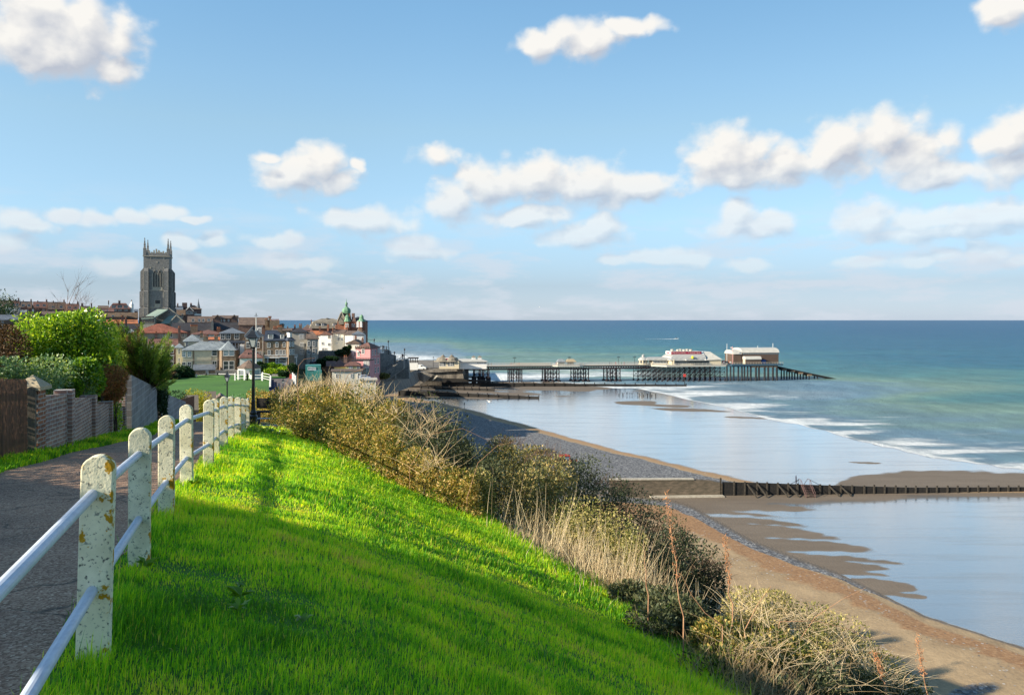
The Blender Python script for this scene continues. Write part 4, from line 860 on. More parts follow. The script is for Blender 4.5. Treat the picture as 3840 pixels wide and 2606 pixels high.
over('dry_twigs', 'pale dry twigs scattered through the lower right bushes', [(1700,1400,9.8,70,44),(1800,1420,10,80,44),(1900,1480,9.6,60,44),(1700,1480,8,80,48),(1850,1530,8,90,46),(1980,1540,9,60,40)], 620, .42, .0032, 46, tc=.65, lean=.7, curve=.35)
over('buckthorn_twigs', 'thin twigs poking out of the sea buckthorn', [(1150,1020,21.5,45,34),(1230,1050,19.5,50,40),(1380,1120,22,60,38),(1500,1230,17.5,60,50),(1600,1300,15,50,40)], 500, .5, .005, 47, mat='twig', lean=.4, tc=.6)
# tall dock spikes and long canes, each a plant of its own
def spike(px0, py0, px1, py1, Y, label, seeds=True):
    a = P(D(px0), D(py0), Y); b = P(D(px1), D(py1), Y); g = a - Vector((0, 0, .6)); r_ = empty('dock_plant', a, label=label, cat='plant', group='tall dead flower spikes on the slope')
    d = b - a; n = 7; prev = Vector((0, 0, -.6)); mb = MB(); rr = np.random.RandomState(int(px0))
    for k in range(n + 1):
        q = d * (k / n) + Vector((rr.normal(0, .012), rr.normal(0, .012), 0)) ; mb.tube(prev, q, .008 * (1.1 - .12 * k), .008 * (1 - .12 * k), 5); prev = q
    mb.build('stem', M['twigsolid'], r_)
    if seeds:
        N_ = 120; t = rr.uniform(.3, 1, N_); base = np.array([tuple(d * x) for x in t]); leaf = base + rr.normal(0, .016, (N_, 3))
        strands('seed_heads', leaf, rr.normal(0, .014, (N_, 3)) + [0, 0, .01], .0045, M['dockseed'], r_, 3, seg=2)['kind'] = 'stuff'
M['twigsolid'] = surf('brown_stem', (.48, .28, .16), (.34, .18, .10), 9, .8); M['dockseed'] = leafmat('dock_seed', [(.40, .17, .08), (.62, .32, .15)], .1, .8)
spike(1550, 1400, 1512, 1112, 7.6, 'tallest reddish dead dock spike rising in front of the dark bushes')
spike(1660, 1370, 1645, 1215, 8.6, 'shorter reddish dock spike to the right of the tallest one')
spike(2105, 1577, 2080, 1440, 8.6, 'dead flower stem at the far lower right over the sand')
spike(2010, 1560, 1985, 1480, 8.4, 'small bent flower stem in the pale scrub at lower right')
spike(1470, 1350, 1462, 1225, 8.8, 'thin straight dead stem left of the tallest dock spike', False)
def cane(pts, Y, label, r=.006):
    a = P(D(pts[0][0]), D(pts[0][1]), Y); o = MB(); q = [P(D(x), D(y), Y) - a for x, y in pts]
    o.tube(Vector((0, 0, -.5)), q[0], r, r, 5)
    for i in range(len(q) - 1): o.tube(q[i], q[i+1], r * (1 - i / len(q)), r * (1 - (i + 1) / (len(q) + .3)), 5)
    tag(o.build('bramble_cane', M['twigsolid'], None, a), label, 'plant', 'long bramble canes')
cane([(1780, 1560), (1795, 1480), (1850, 1400), (1910, 1360), (1965, 1333)], 8.8, 'pale bramble cane reaching up to the right over the sand')
cane([(1740, 1540), (1770, 1410), (1850, 1408), (1930, 1428), (1975, 1452)], 8.7, 'arching bramble cane bending right over the sand')
cane([(1640, 1420), (1600, 1390), (1570, 1350), (1545, 1300)], 8.2, 'thin cane leaning left beside the tallest dock spike')
cane([(1690, 1430), (1720, 1370), (1750, 1330)], 8.4, 'short pale cane above the sunlit scrub')
cane([(1060, 1130), (1085, 1050), (1130, 1010), (1170, 1003)], 14.5, 'arching bramble cane in front of the sea buckthorn')
cane([(930, 1060), (980, 985), (1050, 972), (1110, 1000)], 15.5, 'thin arching cane over the dead bramble clump')
cane([(677, 905), (675, 860), (678, 830), (690, 815), (715, 812)], 24.5, 'tall bent dry thistle stalk standing out above the first mound', .010)
cane([(640, 890), (660, 850), (650, 830)], 25, 'short broken dry stalk left of the bent thistle', .008)
cane([(770, 900), (790, 850), (830, 835)], 23, 'long dry stalk leaning right in front of the pink house', .01)
# broad leaved weeds in the lawn
def weed(x, y, s, seed, label):
    r_ = np.random.RandomState(seed); n = 14; a = r_.uniform(0, 6.28, n); V = []; g = gz(x, y)
    for k in range(n):
        d = np.array([math.cos(a[k]), math.sin(a[k]), r_.uniform(.25, .8)]) * s * r_.uniform(.6, 1.1); w = np.array([-math.sin(a[k]), math.cos(a[k]), 0]) * s * .2
        V += [np.zeros(3), d * .5 + w + [0, 0, .02], d, d * .5 - w + [0, 0, .02]]
    o = npmesh('weed', np.array(V), (np.arange(n) * 4)[:, None] + [0, 1, 2, 3], M['laurel'], tint=np.full(4 * n, .45)); o.location = (x, y, g + .03); tag(o, label, 'plant', 'broad leaved weeds in the lawn')
for i, (px, py, s, lab) in enumerate(((548, 1365, .10, 'broad leaved weed standing alone in the shaded lawn'), (540, 1400, .08, 'small weed just below the lone broad leaved weed'), (690, 1425, .07, 'flat weed at the middle bottom of the lawn'), (335, 1297, .09, 'dark weed at the foot of the second fence post'), (440, 1105, .11, 'dark weed at the foot of the fourth fence post'), (545, 1345, .05, 'tiny weed above the lone broad leaved weed'))):
    q = cast(D(px), D(py)); weed(q.x, q.y, s, i, lab)
N_ = 900; q = line_pts([on_ground(560, 985), on_ground(640, 985), on_ground(760, 1008)], N_, .35, .25); q[:, 2] = ground(q[:, 0], q[:, 1])
V = np.repeat(q, 4, 0) + rs.normal(0, .05, (N_ * 4, 3)) + np.repeat(np.stack([0 * q[:, 0], 0 * q[:, 0], rs.uniform(.03, .16, N_)], 1), 4, 0)
tag(npmesh('low_weeds', V, (np.arange(N_) * 4)[:, None] + [0, 1, 2, 3], M['laurel'], tint=np.repeat(rs.uniform(.4, 1, N_), 4)), 'bright green low weeds where the lawn meets the bramble mound', 'plants', kind='stuff')
# bench and rail beyond the lamp
bq = P(D(592), D(968), 31); bg_ = empty('bench', (bq.x, bq.y, gz(bq.x, bq.y)), label='dark wooden bench partly hidden behind the nearest lamp post', cat='bench')
MB().box(-.3, .9, 0, .4, .42, .47).build('seat', M['darkwood'], bg_); MB().box(-.3, .9, .4, .44, .55, .95).build('backrest', M['darkwood'], bg_)
for x in (-.22, .76): MB().box(x, x + .07, .02, .44, -.4, .42).build('leg', M['darkwood'], bg_)
rr_ = P(D(562), D(953), 30); gr_ = gz(rr_.x, rr_.y); rl = empty('guard_rail', (rr_.x, rr_.y, gr_), label='two bar silver guard rail behind the lamp base', cat='railing')
for z in (P(0, D(950), 30).z - gr_, P(0, D(966), 30).z - gr_): MB().tube((-.05, 0, z), (1.35, .1, z), .025, .025, 8).build('bar', M['rail'], rl)
for x in (0, 1.2): MB().tube((x, .05, -.6), (x, .05, 1.0), .03, .03, 8).build('post', M['rail'], rl)
# added out of frame to shade lawn and path: a house, the hedge continued
oh = empty('shade_house', (-8.75, 3.5, -1.6), math.radians(-28), label='red brick house added out of view beside the path to shade the lawn', cat='house')
MB().box(-8, -.3, -10, -.4, -2, 3.4).build('wall', M['brick_brown'], oh); MB().prism([(-10.4, 3.5), (0, 3.5), (-5.2, 5.4)], 'x', -8.4, 0).build('roof', M['tile_plain'], oh)
for yy in (-8, -4.2): MB().box(-.297, -.24, yy, yy + 1.1, 1.2, 2.6).build('window', M['white'], oh)
MB().box(-7, -6.2, -6, -5.1, 4.5, 6.4).build('chimney', M['brick_brown'], oh)

hb = []  # hedge run added out of view, its tops set by where its shade ends
for k in range(13):
    Yt = 8.4 + k * 1.02; zt_ = gz(-.305 * Yt, Yt) + 2.55; xs_, ys_ = -.305 * Yt - 5.3 - .3, Yt - 2.45
    hb.append((xs_, ys_, zt_ - .75 + .1 * math.sin(k * 2.1), .6, .75, .75)); hb.append((xs_, ys_, zt_ - 1.7, .6, .75, .8))
shrub('garden_hedge', 'long brown green garden hedge carried on beside the path out of view to shade it', 'hedge', hb, 26000, .10, M['brownleaf'], 98, tcen=.5, fill=True, stems=20, lump=.2)

E0 = [tuple(p + Vector((.45, .2, 0))) for p in (cast(D(a), D(b)) for a, b in ((700, 985), (870, 1040), (950, 1085), (1050, 1132)))]
stalks('edge_grass', 'dry grass fringing the foot of the bramble mounds along the lawn', E0, 1500, .5, .005, 48, .32, .4, .3, tc=.55)
M['zinc'] = surf('pale_zinc_roof', (.50, .49, .44), (.40, .39, .36), .5, .5, amt=.15)
# ------------------------------------------------------------------ the groyne in front
GA = Vector((43.2, 163.3, SEA)); GB = Vector((107, 166.8, SEA)); gd = (GB - GA).normalized(); gang = math.atan2(gd.y, gd.x)
def gu(px): k = (px - CX) / F; return (k * GA.y - GA.x) / (gd.x - k * gd.y)
def gsx(x): return gu(2200 + x / 1.417)
M['wetcon'] = surf('stained_concrete', (.17, .135, .10), (.08, .07, .05), .7, .85, .4, .05, stretch=(1, 1, 3))
gy = empty('timber_groyne', GA, gang, label='long dark timber groyne with square posts running across the beach to the sea', cat='groyne')
def ghz(u): return float(np.interp(u, [0, 8, 20, 40, 66, 90], [2.75, 2.5, 1.9, 1.15, .95, .9]))
mb = MB(); us = np.arange(0, 92, 3.0)
for a, b in zip(us[:-1], us[1:]): mb.add([(a, 0, -.8), (b, 0, -.8), (b, .3, -.8), (a, .3, -.8), (a, 0, ghz(a)), (b, 0, ghz(b)), (b, .3, ghz(b)), (a, .3, ghz(a))], [(0,3,2,1),(4,5,6,7),(0,1,5,4),(2,3,7,6)] + ([(3,0,4,7)] if a == 0 else []) + ([(1,2,6,5)] if b > 89 else []))
mb.build('planking', M['darkwood'], gy)
M['greywood'] = surf('sea_worn_post', (.07, .06, .048), (.03, .027, .022), 3, .85)
for k, x in enumerate([711, 783, 840, 905, 958, 1015, 1070, 1120, 1240, 1290, 1350, 1410, 1475, 1527, 1583, 1641, 1695, 1748, 1807, 1860, 1917, 1970, 2025, 2080, 2133, 2187, 2240, 2294, 2347, 2400, 2455, 2510, 2565]):
    u = gsx(x); h = ghz(u) + (.9 if k == 0 else .45 if k > 12 else .25); MB().box(u - .16, u + .16, -.2, -.003, -.6, h).build('post', M['greywood'], gy)
for a, b in ((850, 875), (905, 930), (1015, 1040), (1070, 1098), (1290, 1310), (1350, 1375)):
    u0, u1 = gsx(a), gsx(b); MB().bar((u0, -.3, ghz(u0) - .2), (u1 + .5, -3.0, -.4), .22).build('prop', M['greywood'], gy)
cg = empty('concrete_groyne', GA, gang, label='brown stained concrete groyne wall at the landward end of the timber groyne', cat='wall')
u0 = gu(D(1385)); MB().prism([(u0, -1), (-.15, -1), (-.15, 2.55), (-2.5, 3.1), (-6, 3.35), (u0, 3.45)], 'y', -.2, .9).build('wall', M['wetcon'], cg)
MB().prism([(u0, 3.452), (-6, 3.352), (-6, 3.55), (u0, 3.65)], 'y', -.35, 1.0).build('coping', M['stone'], cg)
MB().box(u0 + 8, -.1, -1.6, -.2, -.6, .25).build('footing', M['stone'], cg)
st = empty('beach_steps', GA + gd * gsx(1160), gang, label='rusty steel steps with handrails climbing over the timber groyne', cat='steps')
M['rust'] = surf('rusted_steel', (.16, .09, .08), (.07, .05, .05), 4, .8)
for k in range(8): MB().box(-.9, .9, -2.85 + .33 * k, -2.6 + .33 * k, .12 + .27 * k, .18 + .27 * k).build('tread', M['rust'], st)
for x in (-.95, .95):
    MB().bar((x, -3.0, -.1), (x, -.3, 2.15), .12, .16).build('stringer', M['rust'], st)
    mb = MB().tube((x, -2.9, .9), (x, -.2, 3.1), .05).tube((x, -.2, 3.1), (x, .8, 3.1), .05).tube((x, .8, 3.1), (x, 3.6, .8), .05)
    for t in (0, .5, 1): mb.tube((x, -2.9 + 2.7 * t, 2.1 * t), (x, -2.9 + 2.7 * t, .9 + 2.2 * t), .04)
    mb.build('handrail', M['rust'], st)
MB().tube((.9, 0, 3.1), (3.6, 0, 1.7), .05).build('side_rail', M['iron'], st)
mb = MB().tube((-3.6, 0, 1.9), (-1.3, 0, 3.1), .05).tube((-1.3, 0, 3.1), (-1.3, 0, 1.9), .05); mb.build('side_rail', M['iron'], st)

# far groynes: start and end in photo pixels of their foot, heights of both ends
def groyne(name, label, x0, y0, x1, y1, h0, h1, step, over=.7, gaps=0):
    a = P(D(x0), D(y0), F * -SEA / (D(y0) - HY)); b = P(D(x1), D(y1), F * -SEA / (D(y1) - HY)); d = b - a; L = d.length; ang = math.atan2(d.y, d.x)
    r = empty(name, a, ang, label=label, cat='groyne', group='timber groynes below the pier'); n = max(2, int(L / step))
    MB().add([(0, 0, -.6), (L, 0, -.6), (L, .4, -.6), (0, .4, -.6), (0, 0, h0), (L, 0, h1), (L, .4, h1), (0, .4, h0)], [(0,3,2,1),(4,5,6,7),(0,1,5,4),(1,2,6,5),(2,3,7,6),(3,0,4,7)]).build('planking', M['darkwood'], r)
    pm = None
    for i in range(n + 1):
        u = L * i / n; h = lerp(h0, h1, i / n) + over
        MB().box(u - .2, u + .2, -.35, -.003, -.6, h).build('post', M['darkwood'], r)
groyne('timber_groyne', 'longest dark groyne in front of the pier piles, ending at the red topped beacon', 1003, 877, 1557, 877, 2.2, .9, 5.5, .8)
groyne('timber_groyne', 'short dark groyne with tall posts below the sea wall ramp', 955, 882, 1122, 888, 1.0, 1.3, 4.0, 1.1)
groyne('timber_groyne', 'dark groyne nearest the shingle, between the bramble mound and the wet sand', 905, 898, 1223, 904, 2.6, .8, 4.5, .6)
bx = P(D(1554), D(877), 440); bc = empty('groyne_beacon', (bx.x, bx.y, SEA), label='post with a red basket marking the seaward end of the long groyne', cat='beacon')
MB().tube((0, 0, -.5), (0, 0, 4.6), .2, .16, 8).build('post', M['darkwood'], bc); M['red'] = surf('red_paint', (.50, .05, .04), (.38, .04, .035)); MB().box(-.6, .6, -.6, .6, 4.6, 6.1).build('top_mark', M['red'], bc)
nst = -1
for i in range(14):
    x = 1405 + i * 6.2 + (2.5 if i % 3 else 0); y = 897.5 + .18 * i; Y = F * -SEA / (D(y) - HY); q = P(D(x), D(y), Y)
    if 1418 < x < 1450: continue
    nst += 1
    tag(MB().box(-.16, .16, -.16, .16, -.5, .9 + .4 * (i % 3)).build('timber_stump', M['darkwood'], None, q, .2 * i), ('short dark timber stump, %s from the left in the broken row in the shallows' % ['first', 'second', 'third', 'fourth', 'fifth', 'sixth', 'seventh', 'eighth', 'ninth', 'tenth', 'eleventh', 'twelfth'][nst]), 'stump', 'row of timber stumps in the shallows')

# ------------------------------------------------------------------ people
def mk_person():
    me = bpy.data.meshes.new('person')
    V = [(0,0,.95),(0,0,1.15),(0,.0,1.38),(0,0,1.5),(0,-.01,1.66),(.1,0,.92),(.12,.02,.5),(.12,.05,.08),(.12,-.1,.03),(-.1,0,.92),(-.14,-.06,.5),(-.14,.0,.08),(-.14,-.14,.03),(.19,0,1.4),(.26,.02,1.12),(.24,-.06,.88),(-.19,0,1.4),(-.26,.03,1.12),(-.23,-.06,.88)]
    E_ = [(0,1),(1,2),(2,3),(3,4),(0,5),(5,6),(6,7),(7,8),(0,9),(9,10),(10,11),(11,12),(2,13),(13,14),(14,15),(2,16),(16,17),(17,18)]
    R = [.15,.14,.16,.065,.11,.1,.075,.05,.045,.1,.075,.05,.045,.075,.05,.04,.075,.05,.04]
    me.from_pydata(V, E_, []); o = bpy.data.objects.new('person', me); COL.objects.link(o); o.modifiers.new('s', 'SKIN')
    for i, r in enumerate(R): me.skin_vertices[0].data[i].radius = (r, r * .8)
    me.skin_vertices[0].data[0].use_root = True; o.modifiers.new('u', 'SUBSURF').levels = 1; o.modifiers['u'].render_levels = 1
    dg = bpy.context.evaluated_depsgraph_get(); m2 = bpy.data.meshes.new_from_object(o.evaluated_get(dg)); bpy.data.objects.remove(o); return m2
pmesh = mk_person(); CLO = {}
def person(loc, label, col=(.03, .035, .045), rz=0, group=None, s=1.0):
    if col not in CLO:
        m2 = pmesh.copy(); m2.name = 'person'; m2.materials.clear(); m2.materials.append(surf('clothing', col, tuple(x * .7 for x in col), 3, .9)); CLO[col] = m2
    o = bpy.data.objects.new('person', CLO[col]); COL.objects.link(o); o.location = loc; o.rotation_euler = (0, 0, rz); o.scale = (s, s, s); return tag(o, label, 'person', group)
def on_beach(x, y, dz=0): Y = F * -SEA / (D(y) - HY); q = P(D(x), D(y), Y); q.z += dz; return q
person(on_beach(1054, 922.5), 'person in dark clothes walking alone on the wet sand below the bramble mound', rz=.3)
for i, (x, y) in enumerate(((1423, 897.5), (1429.5, 898), (1434.5, 898), (1447.5, 897.5))):
    person(on_beach(x, y), ['leftmost of the four people standing at the water edge', 'second from left of the four people at the water edge', 'third of the four people, close beside the second', 'person in black standing apart to the right of the three at the water edge'][i], rz=i, s=1.0)
person(GA + gd * gsx(1120) + Vector((0, .8, 2.2)), 'person in dark clothes climbing the steps over the near timber groyne', (.05, .05, .08), 1.5)

# ------------------------------------------------------------------ the pier
PA = Vector((-28.6, 455, 0)); PB = Vector((160.7, 480, 0)); pdir = (PB - PA).normalized(); pn_ = Vector((-pdir.y, pdir.x, 0)); pang = math.atan2(pdir.y, pdir.x)
def U(px, v=0.0):
    k = (px - CX) / F; ax, ay = PA.x + pn_.x * v, PA.y + pn_.y * v; return (k * ay - ax) / (pdir.x - k * pdir.y)
def ZZ(py, u, v=0.0): return -(py - HY) / F * (PA.y + pdir.y * u + pn_.y * v) - SEA      # height over the sand
c1 = lambda x: 1450 + x / 2.582
c2 = lambda x: 2300 + x / 2.582
u1 = lambda x, v=0.: U(c1(x), v)
u2 = lambda x, v=0.: U(c2(x), v)
h2 = lambda y, u=150, v=0.: ZZ(1250 + y / 2.582, u, v)
DK = 9.6
M['pierwhite'] = surf('pier_white_paint', (.50, .48, .42), (.38, .36, .32), 2, .7, amt=.2)
M['pieriron'] = surf('rusting_black_iron', (.04, .025, .028), (.012, .014, .022), 1.2, .8, amt=.6)
pier = empty('pier', (PA.x, PA.y, SEA), pang, label='long Victorian pier on iron legs reaching out over the sea', cat='pier')
UE = u2(362)
MB().box(-3, UE + 8, .0, 9, DK - .22, DK).build('deck', M['pierwhite'], pier)
CH = 8.0; pu0, pu1 = UE, u2(1095, -8)
MB().prism([(pu0, 0), (pu0 + 7, -CH), (pu1, -CH), (pu1 + 3, -3), (pu1 + 3, 17), (pu0 + 4, 17), (pu0, 9.2)], 'z', DK - .1, DK + .02).build('pavilion_deck', M['pierwhite'], pier)
MB().prism([(pu0 + .2, .0), (pu0 + 7.1, -CH + .1), (pu1 - .1, -CH + .1), (pu1 + 2.9, -3), (pu1 + 2.9, 16.9), (pu0 + 4.1, 16.9), (pu0 + .2, 9.1)], 'z', DK - .95, DK - .12).build('fascia', M['pierwhite'], pier)
for v in (.3, 8.6):       # lattice girders
    mb = MB(); zt, zb = DK - .25, DK - 2.0; n = 76; L = UE + 1
    mb.box(-2, L, v, v + .25, zt - .5, zt); mb.box(-2, L, v, v + .25, zb - .45, zb)
    for i in range(n):
        a, b = -2 + (L + 2) * i / n, -2 + (L + 2) * (i + 1) / n; mb.bar((a, v + .12, zb), (b, v + .12, zt), .24); mb.bar((a, v + .12, zt), (b, v + .12, zb), .24)
    mb.build('lattice_girder', M['pieriron'], pier)
def bent(us, vs, zt, fat=0, r=.34, mat=None):
    for u in us:
        for v in vs: 
            mb = MB().tube((u, v, -1.2), (u, v, zt), r, r * .85, 8)
            if fat: mb.tube((u, v, -1), (u, v, fat), r * 3.2, r * 3.0, 8)
            mb.build('pile', mat or M['pieriron'], pier)
def brace(us, v, zs, vs=None):
    mb = MB()
    for z in zs: mb.bar((us[0], v, z), (us[-1], v, z), .27)
    for a, b in zip(us[:-1], us[1:]):
        for z0, z1 in zip(zs[:-1], zs[1:]): mb.bar((a, v, z0), (b, v, z1), .16); mb.bar((a, v, z1), (b, v, z0), .16)
    mb.build('bracing', M['pieriron'], pier)
for xs, fat in (((850, 905, 940, 990), 3.2), ((1190, 1225, 1275, 1308), 0), ((1527, 1560, 1610, 1668), 1), ((1808, 1850, 1905, 1953), .9), ((2130, 2165, 2215, 2258), .8)):
    us = [u1(x, 1) for x in xs]; vs = (.6, 8.2); bent(us, vs, DK - 1.9, fat)
    for v in vs: brace(us, v, (2.2, 4.6, 7.2))
pus = np.linspace(u2(232), pu1 - .5, 17)
for k, u in enumerate(pus):
    bent([u], (-CH + 1, 0, 8, 15.5) if k > 2 else (0, 8), DK - 1, .9, .17)
brace(list(pus[2:]), -CH + 1.02, (2.4, 5.4, 7.6)); brace(list(pus), 8.02, (2.4, 5.4, 7.6)); brace(list(pus), .02, (2.4, 5.4, 7.6)); brace(list(pus[2:]), 15.52, (2.4, 5.4, 7.6))
# railings with white uprights, seat backs in two rows on the neck
def railing(name, pts, step, h, mat, par, w=.07, mid=True, label=None):
    mb = MB()
    for a, b in zip(pts[:-1], pts[1:]):
        a, b = Vector(a), Vector(b); n = max(1, int((b - a).length / step))
        for i in range(n + 1): q = a.lerp(b, i / n); mb.box(q.x - w/2, q.x + w/2, q.y - w/2, q.y + w/2, q.z, q.z + h)
        mb.bar(a + Vector((0, 0, h)), b + Vector((0, 0, h)), w)
        if mid: mb.bar(a + Vector((0, 0, h * .5)), b + Vector((0, 0, h * .5)), w * .7)
    return mb.build(name, mat, par)
railing('railing', [(8, .15, DK), (u1(1605), .15, DK)], 2.2, 1.15, M['pierwhite'], pier, .18)
railing('railing', [(u1(1840), .15, DK), (pu0, .15, DK)], 1.8, 1.15, M['pierwhite'], pier, .18)
railing('railing', [(8, 8.8, DK), (pu0, 8.8, DK)], 2.0, 1.15, M['pierwhite'], pier, .16)
railing('railing', [(pu0, 0, DK), (pu0 + 7, -CH + .1, DK), (pu1, -CH + .1, DK), (pu1 + 2.9, -3, DK)], 2.4, 1.15, M['pierwhite'], pier, .16)
for v in (3.2, 5.4):
    mb = MB(); ua, ub = u1(1245), u1(1600)
    for i in range(46):
        u = lerp(ua, ub, i / 45); mb.box(u - .12, u + .12, v, v + .1, DK + .5, DK + 1.35)
    mb.box(ua, ub, v + .1, v + .22, DK + .35, DK + .5); mb.build('bench_row', M['pierwhite'], pier)
# bay with shelters half way
sb0, sb1 = u1(1605), u1(1672, -3)
MB().prism([(sb0, -.02), (sb0 + 2.5, -3.2), (sb1 + 12, -3.2), (sb1 + 15, -.02)], 'z', DK - .6, DK + .02).build('shelter_bay', M['pierwhite'], pier)
railing('railing', [(sb0, -.1, DK + .02), (sb0 + 2.5, -3.1, DK + .02), (sb1 + 12, -3.1, DK + .02), (sb1 + 15, -.1, DK + .02)], 1.5, 1.1, M['pierwhite'], pier, .15)
M['piertile'] = surf('striped_kiosk_roof', (.42, .34, .22), (.27, .22, .15), 2, .7, amt=.2)
def on_pier(name, u, v, label, cat, group=None):
    q = PA + pdir * u + pn_ * v; return empty(name, (q.x, q.y, SEA + DK), pang, label=label, cat=cat, group=group)
for i, (xa, xb, lab) in enumerate(((1655, 1730, 'pale kiosk with a pointed roof in the middle of the pier'), (1738, 1835, 'brown roofed open shelter beside the pale kiosk on the pier'))):
    ua, ub = u1(xa, 1), u1(xb, 1); w = ub - ua; k = on_pier('kiosk', (ua + ub) / 2, 3, lab, 'kiosk', 'kiosks on the pier')
    for sx in (-1, -.33, .33, 1):
        for sy in (-1, 1): MB().box(sx * w * .42 - .09, sx * w * .42 + .09, sy * 1.5 - .09, sy * 1.5 + .09, 0, 1.9).build('post', M['pierwhite'], k)
    if i == 0: MB().box(-w * .42, w * .42, -1.3, 1.3, 0, 1.88).build('wall', M['pierwhite'], k)
    else: MB().box(-w * .3, w * .3, -.3, .3, 0, 1.88).build('wall', M['pierwhite'], k)
    MB().add([(-w*.56, -2.1, 1.9), (w*.56, -2.1, 1.9), (w*.56, 2.1, 1.9), (-w*.56, 2.1, 1.9), (-w*.3, -.4, 3.5), (w*.3, -.4, 3.5), (w*.3, .4, 3.5), (-w*.3, .4, 3.5)], [(3,2,1,0),(4,5,6,7),(0,1,5,4),(1,2,6,5),(2,3,7,6),(3,0,4,7)]).build('roof', M['piertile'] if i else M['slate_p'], k)
def pier_lamp(u, v, lab):
    k = on_pier('pier_lamp', u, v, lab, 'street lamp', 'triple lamps on the pier'); MB().tube((0, 0, 0), (0, 0, 4.2), .12, .07, 8).build('pole', M['iron'], k)
    MB().bar((-.7, 0, 4.0), (.7, 0, 4.0), .07).build('arm', M['iron'], k)
    for x in (-.7, 0, .7): MB().lathe([(.1, 4.0 if x else 4.2), (.22, 4.3 if x else 4.5), (.2, 4.5 if x else 4.7), (.02, 4.75 if x else 4.95)], 8, (x, 0, 0)).build('lantern', M['iron'], k)
for x, lab in ((1237, 'pier lamp beside the orange jacketed people'), (1770, 'pier lamp behind the brown shelter'), (2245, 'pier lamp between the kiosks and the theatre'), (2400, 'pier lamp nearest the domed end of the theatre')): pier_lamp(u1(x, 4), 4, lab)
rp = random.Random(5)
def pier_person(x, v, col, lab, c=c1): u = U(c(x), v); q = PA + pdir * u + pn_ * v; person((q.x, q.y, SEA + DK), lab, col, rp.uniform(0, 6), 'people on the pier', 1.0)
for x, col, lab in ((1205, (.75, .22, .08), 'person in an orange jacket on the pier, left of the first lamp'), (1225, (.7, .25, .12), 'second orange jacketed person close by the first pier lamp'), (1262, (.55, .3, .15), 'person in tan standing just right of the first pier lamp'), (1282, (.5, .2, .08), 'person in rust brown right of the tan coated person on the pier'),
                    (1640, (.55, .04, .04), 'person in red at the shelter bay rail'), (2160, (.05, .06, .1), 'person in navy on the pier before the theatre'), (2180, (.3, .3, .32), 'person in grey on the pier beside the one in navy'), (2218, (.55, .04, .04), 'person in a red coat by the lamp before the theatre'), (2275, (.05, .2, .12), 'person in green right of the red coat on the pier'), (2300, (.5, .05, .06), 'person in red furthest along the pier neck'), (985, (.05, .05, .07), 'person in black beside the white hall on the pier'), (1015, (.2, .14, .1), 'person in brown leaving the white hall on the pier')): pier_person(x, 1.6, col, lab)

# the theatre
def curved_roof(u0, u1_, v0, v1, z, h, w, n=22, p=.5, end=(1, 1)):
    mb = MB(); xs = np.linspace(u0, u1_, n * 2 + 1); ys = np.linspace(v0, v1, n + 1); V = []
    for x in xs:
        for y in ys:
            d = min((x - u0) if end[0] else 1e9, (u1_ - x) if end[1] else 1e9, y - v0, v1 - y); t = min(max(d / w, 0), 1); V.append((x, y, z + h * (1 - (1 - t) ** 2) ** p))
    k = n + 1; Fq = [(i * k + j, (i + 1) * k + j, (i + 1) * k + j + 1, i * k + j + 1) for i in range(n * 2) for j in range(n)]
    ring = [i * k for i in range(2 * n + 1)] + [(2 * n) * k + j for j in range(1, n + 1)] + [i * k + n for i in range(2 * n - 1, -1, -1)] + [j for j in range(n - 1, 0, -1)]
    V2 = [(V[i][0], V[i][1], z - .15) for i in ring]; m = len(V); V += V2; q = len(ring)
    Fq += [(ring[i], ring[(i + 1) % q], m + (i + 1) % q, m + i) for i in range(q)] + [tuple(range(m, m + q))]
    mb.add(V, Fq); return mb
def ribbed(name, c, c2, freq=2.2, axis=0):
    m, nt, b = newmat(name); v = vec(nt, tuple(1 if i == axis else 0 for i in range(3))); wv = node(nt, 'ShaderNodeTexWave', {'Vector': v, 'Scale': freq, 'Distortion': 0}, wave_type='BANDS', bands_direction='XYZ'[axis])
    nt.links.new(ramp(nt, wv.outputs['Fac'], [(.15, c2), (.45, c)]), b.inputs['Base Color']); b.inputs['Roughness'].default_value = .55; bump(nt, b, wv.outputs['Fac'], .6, .15); return m
M['ribs'] = ribbed('ribbed_pale_roof', (.44, .44, .41), (.17, .18, .2), .42)
M['cream'] = surf('cream_boards', (.62, .54, .38), (.52, .45, .32), 2, .75, amt=.2)
M['signred'] = surf('maroon_sign_board', (.27, .015, .045), (.23, .012, .04), 1, .6, amt=.1)
th = on_pier('theatre', 0, 0, 'white roofed pavilion theatre with a maroon sign near the end of the pier', 'theatre')
def zz(y, v=-3.): return h2(y, 105, v) - DK
fv = -4.5; ta, tb_, tc = u2(470, fv), u2(1045, fv), u2(850, fv)
MB().box(ta + 6, tb_, fv, 13, .02, zz(262)).build('wall', M['cream'], th)
for i in range(18):
    u = lerp(ta + 7, tb_ - 9, i / 17); f = MB().box(u, u + 1.7, fv - .06, fv - .003, .4, zz(268)).build('window', M['white'], th); MB().box(u + .12, u + 1.58, fv - .09, fv - .063, .55, zz(270)).build('pane', M['glass'], f)
m_ = curved_roof(ta + 5, tc + 3, fv - .5, 13.5, zz(262), zz(200) - zz(262), 6.5, end=(1, 0)); m_.build('barrel_roof', M['ribs'], th)
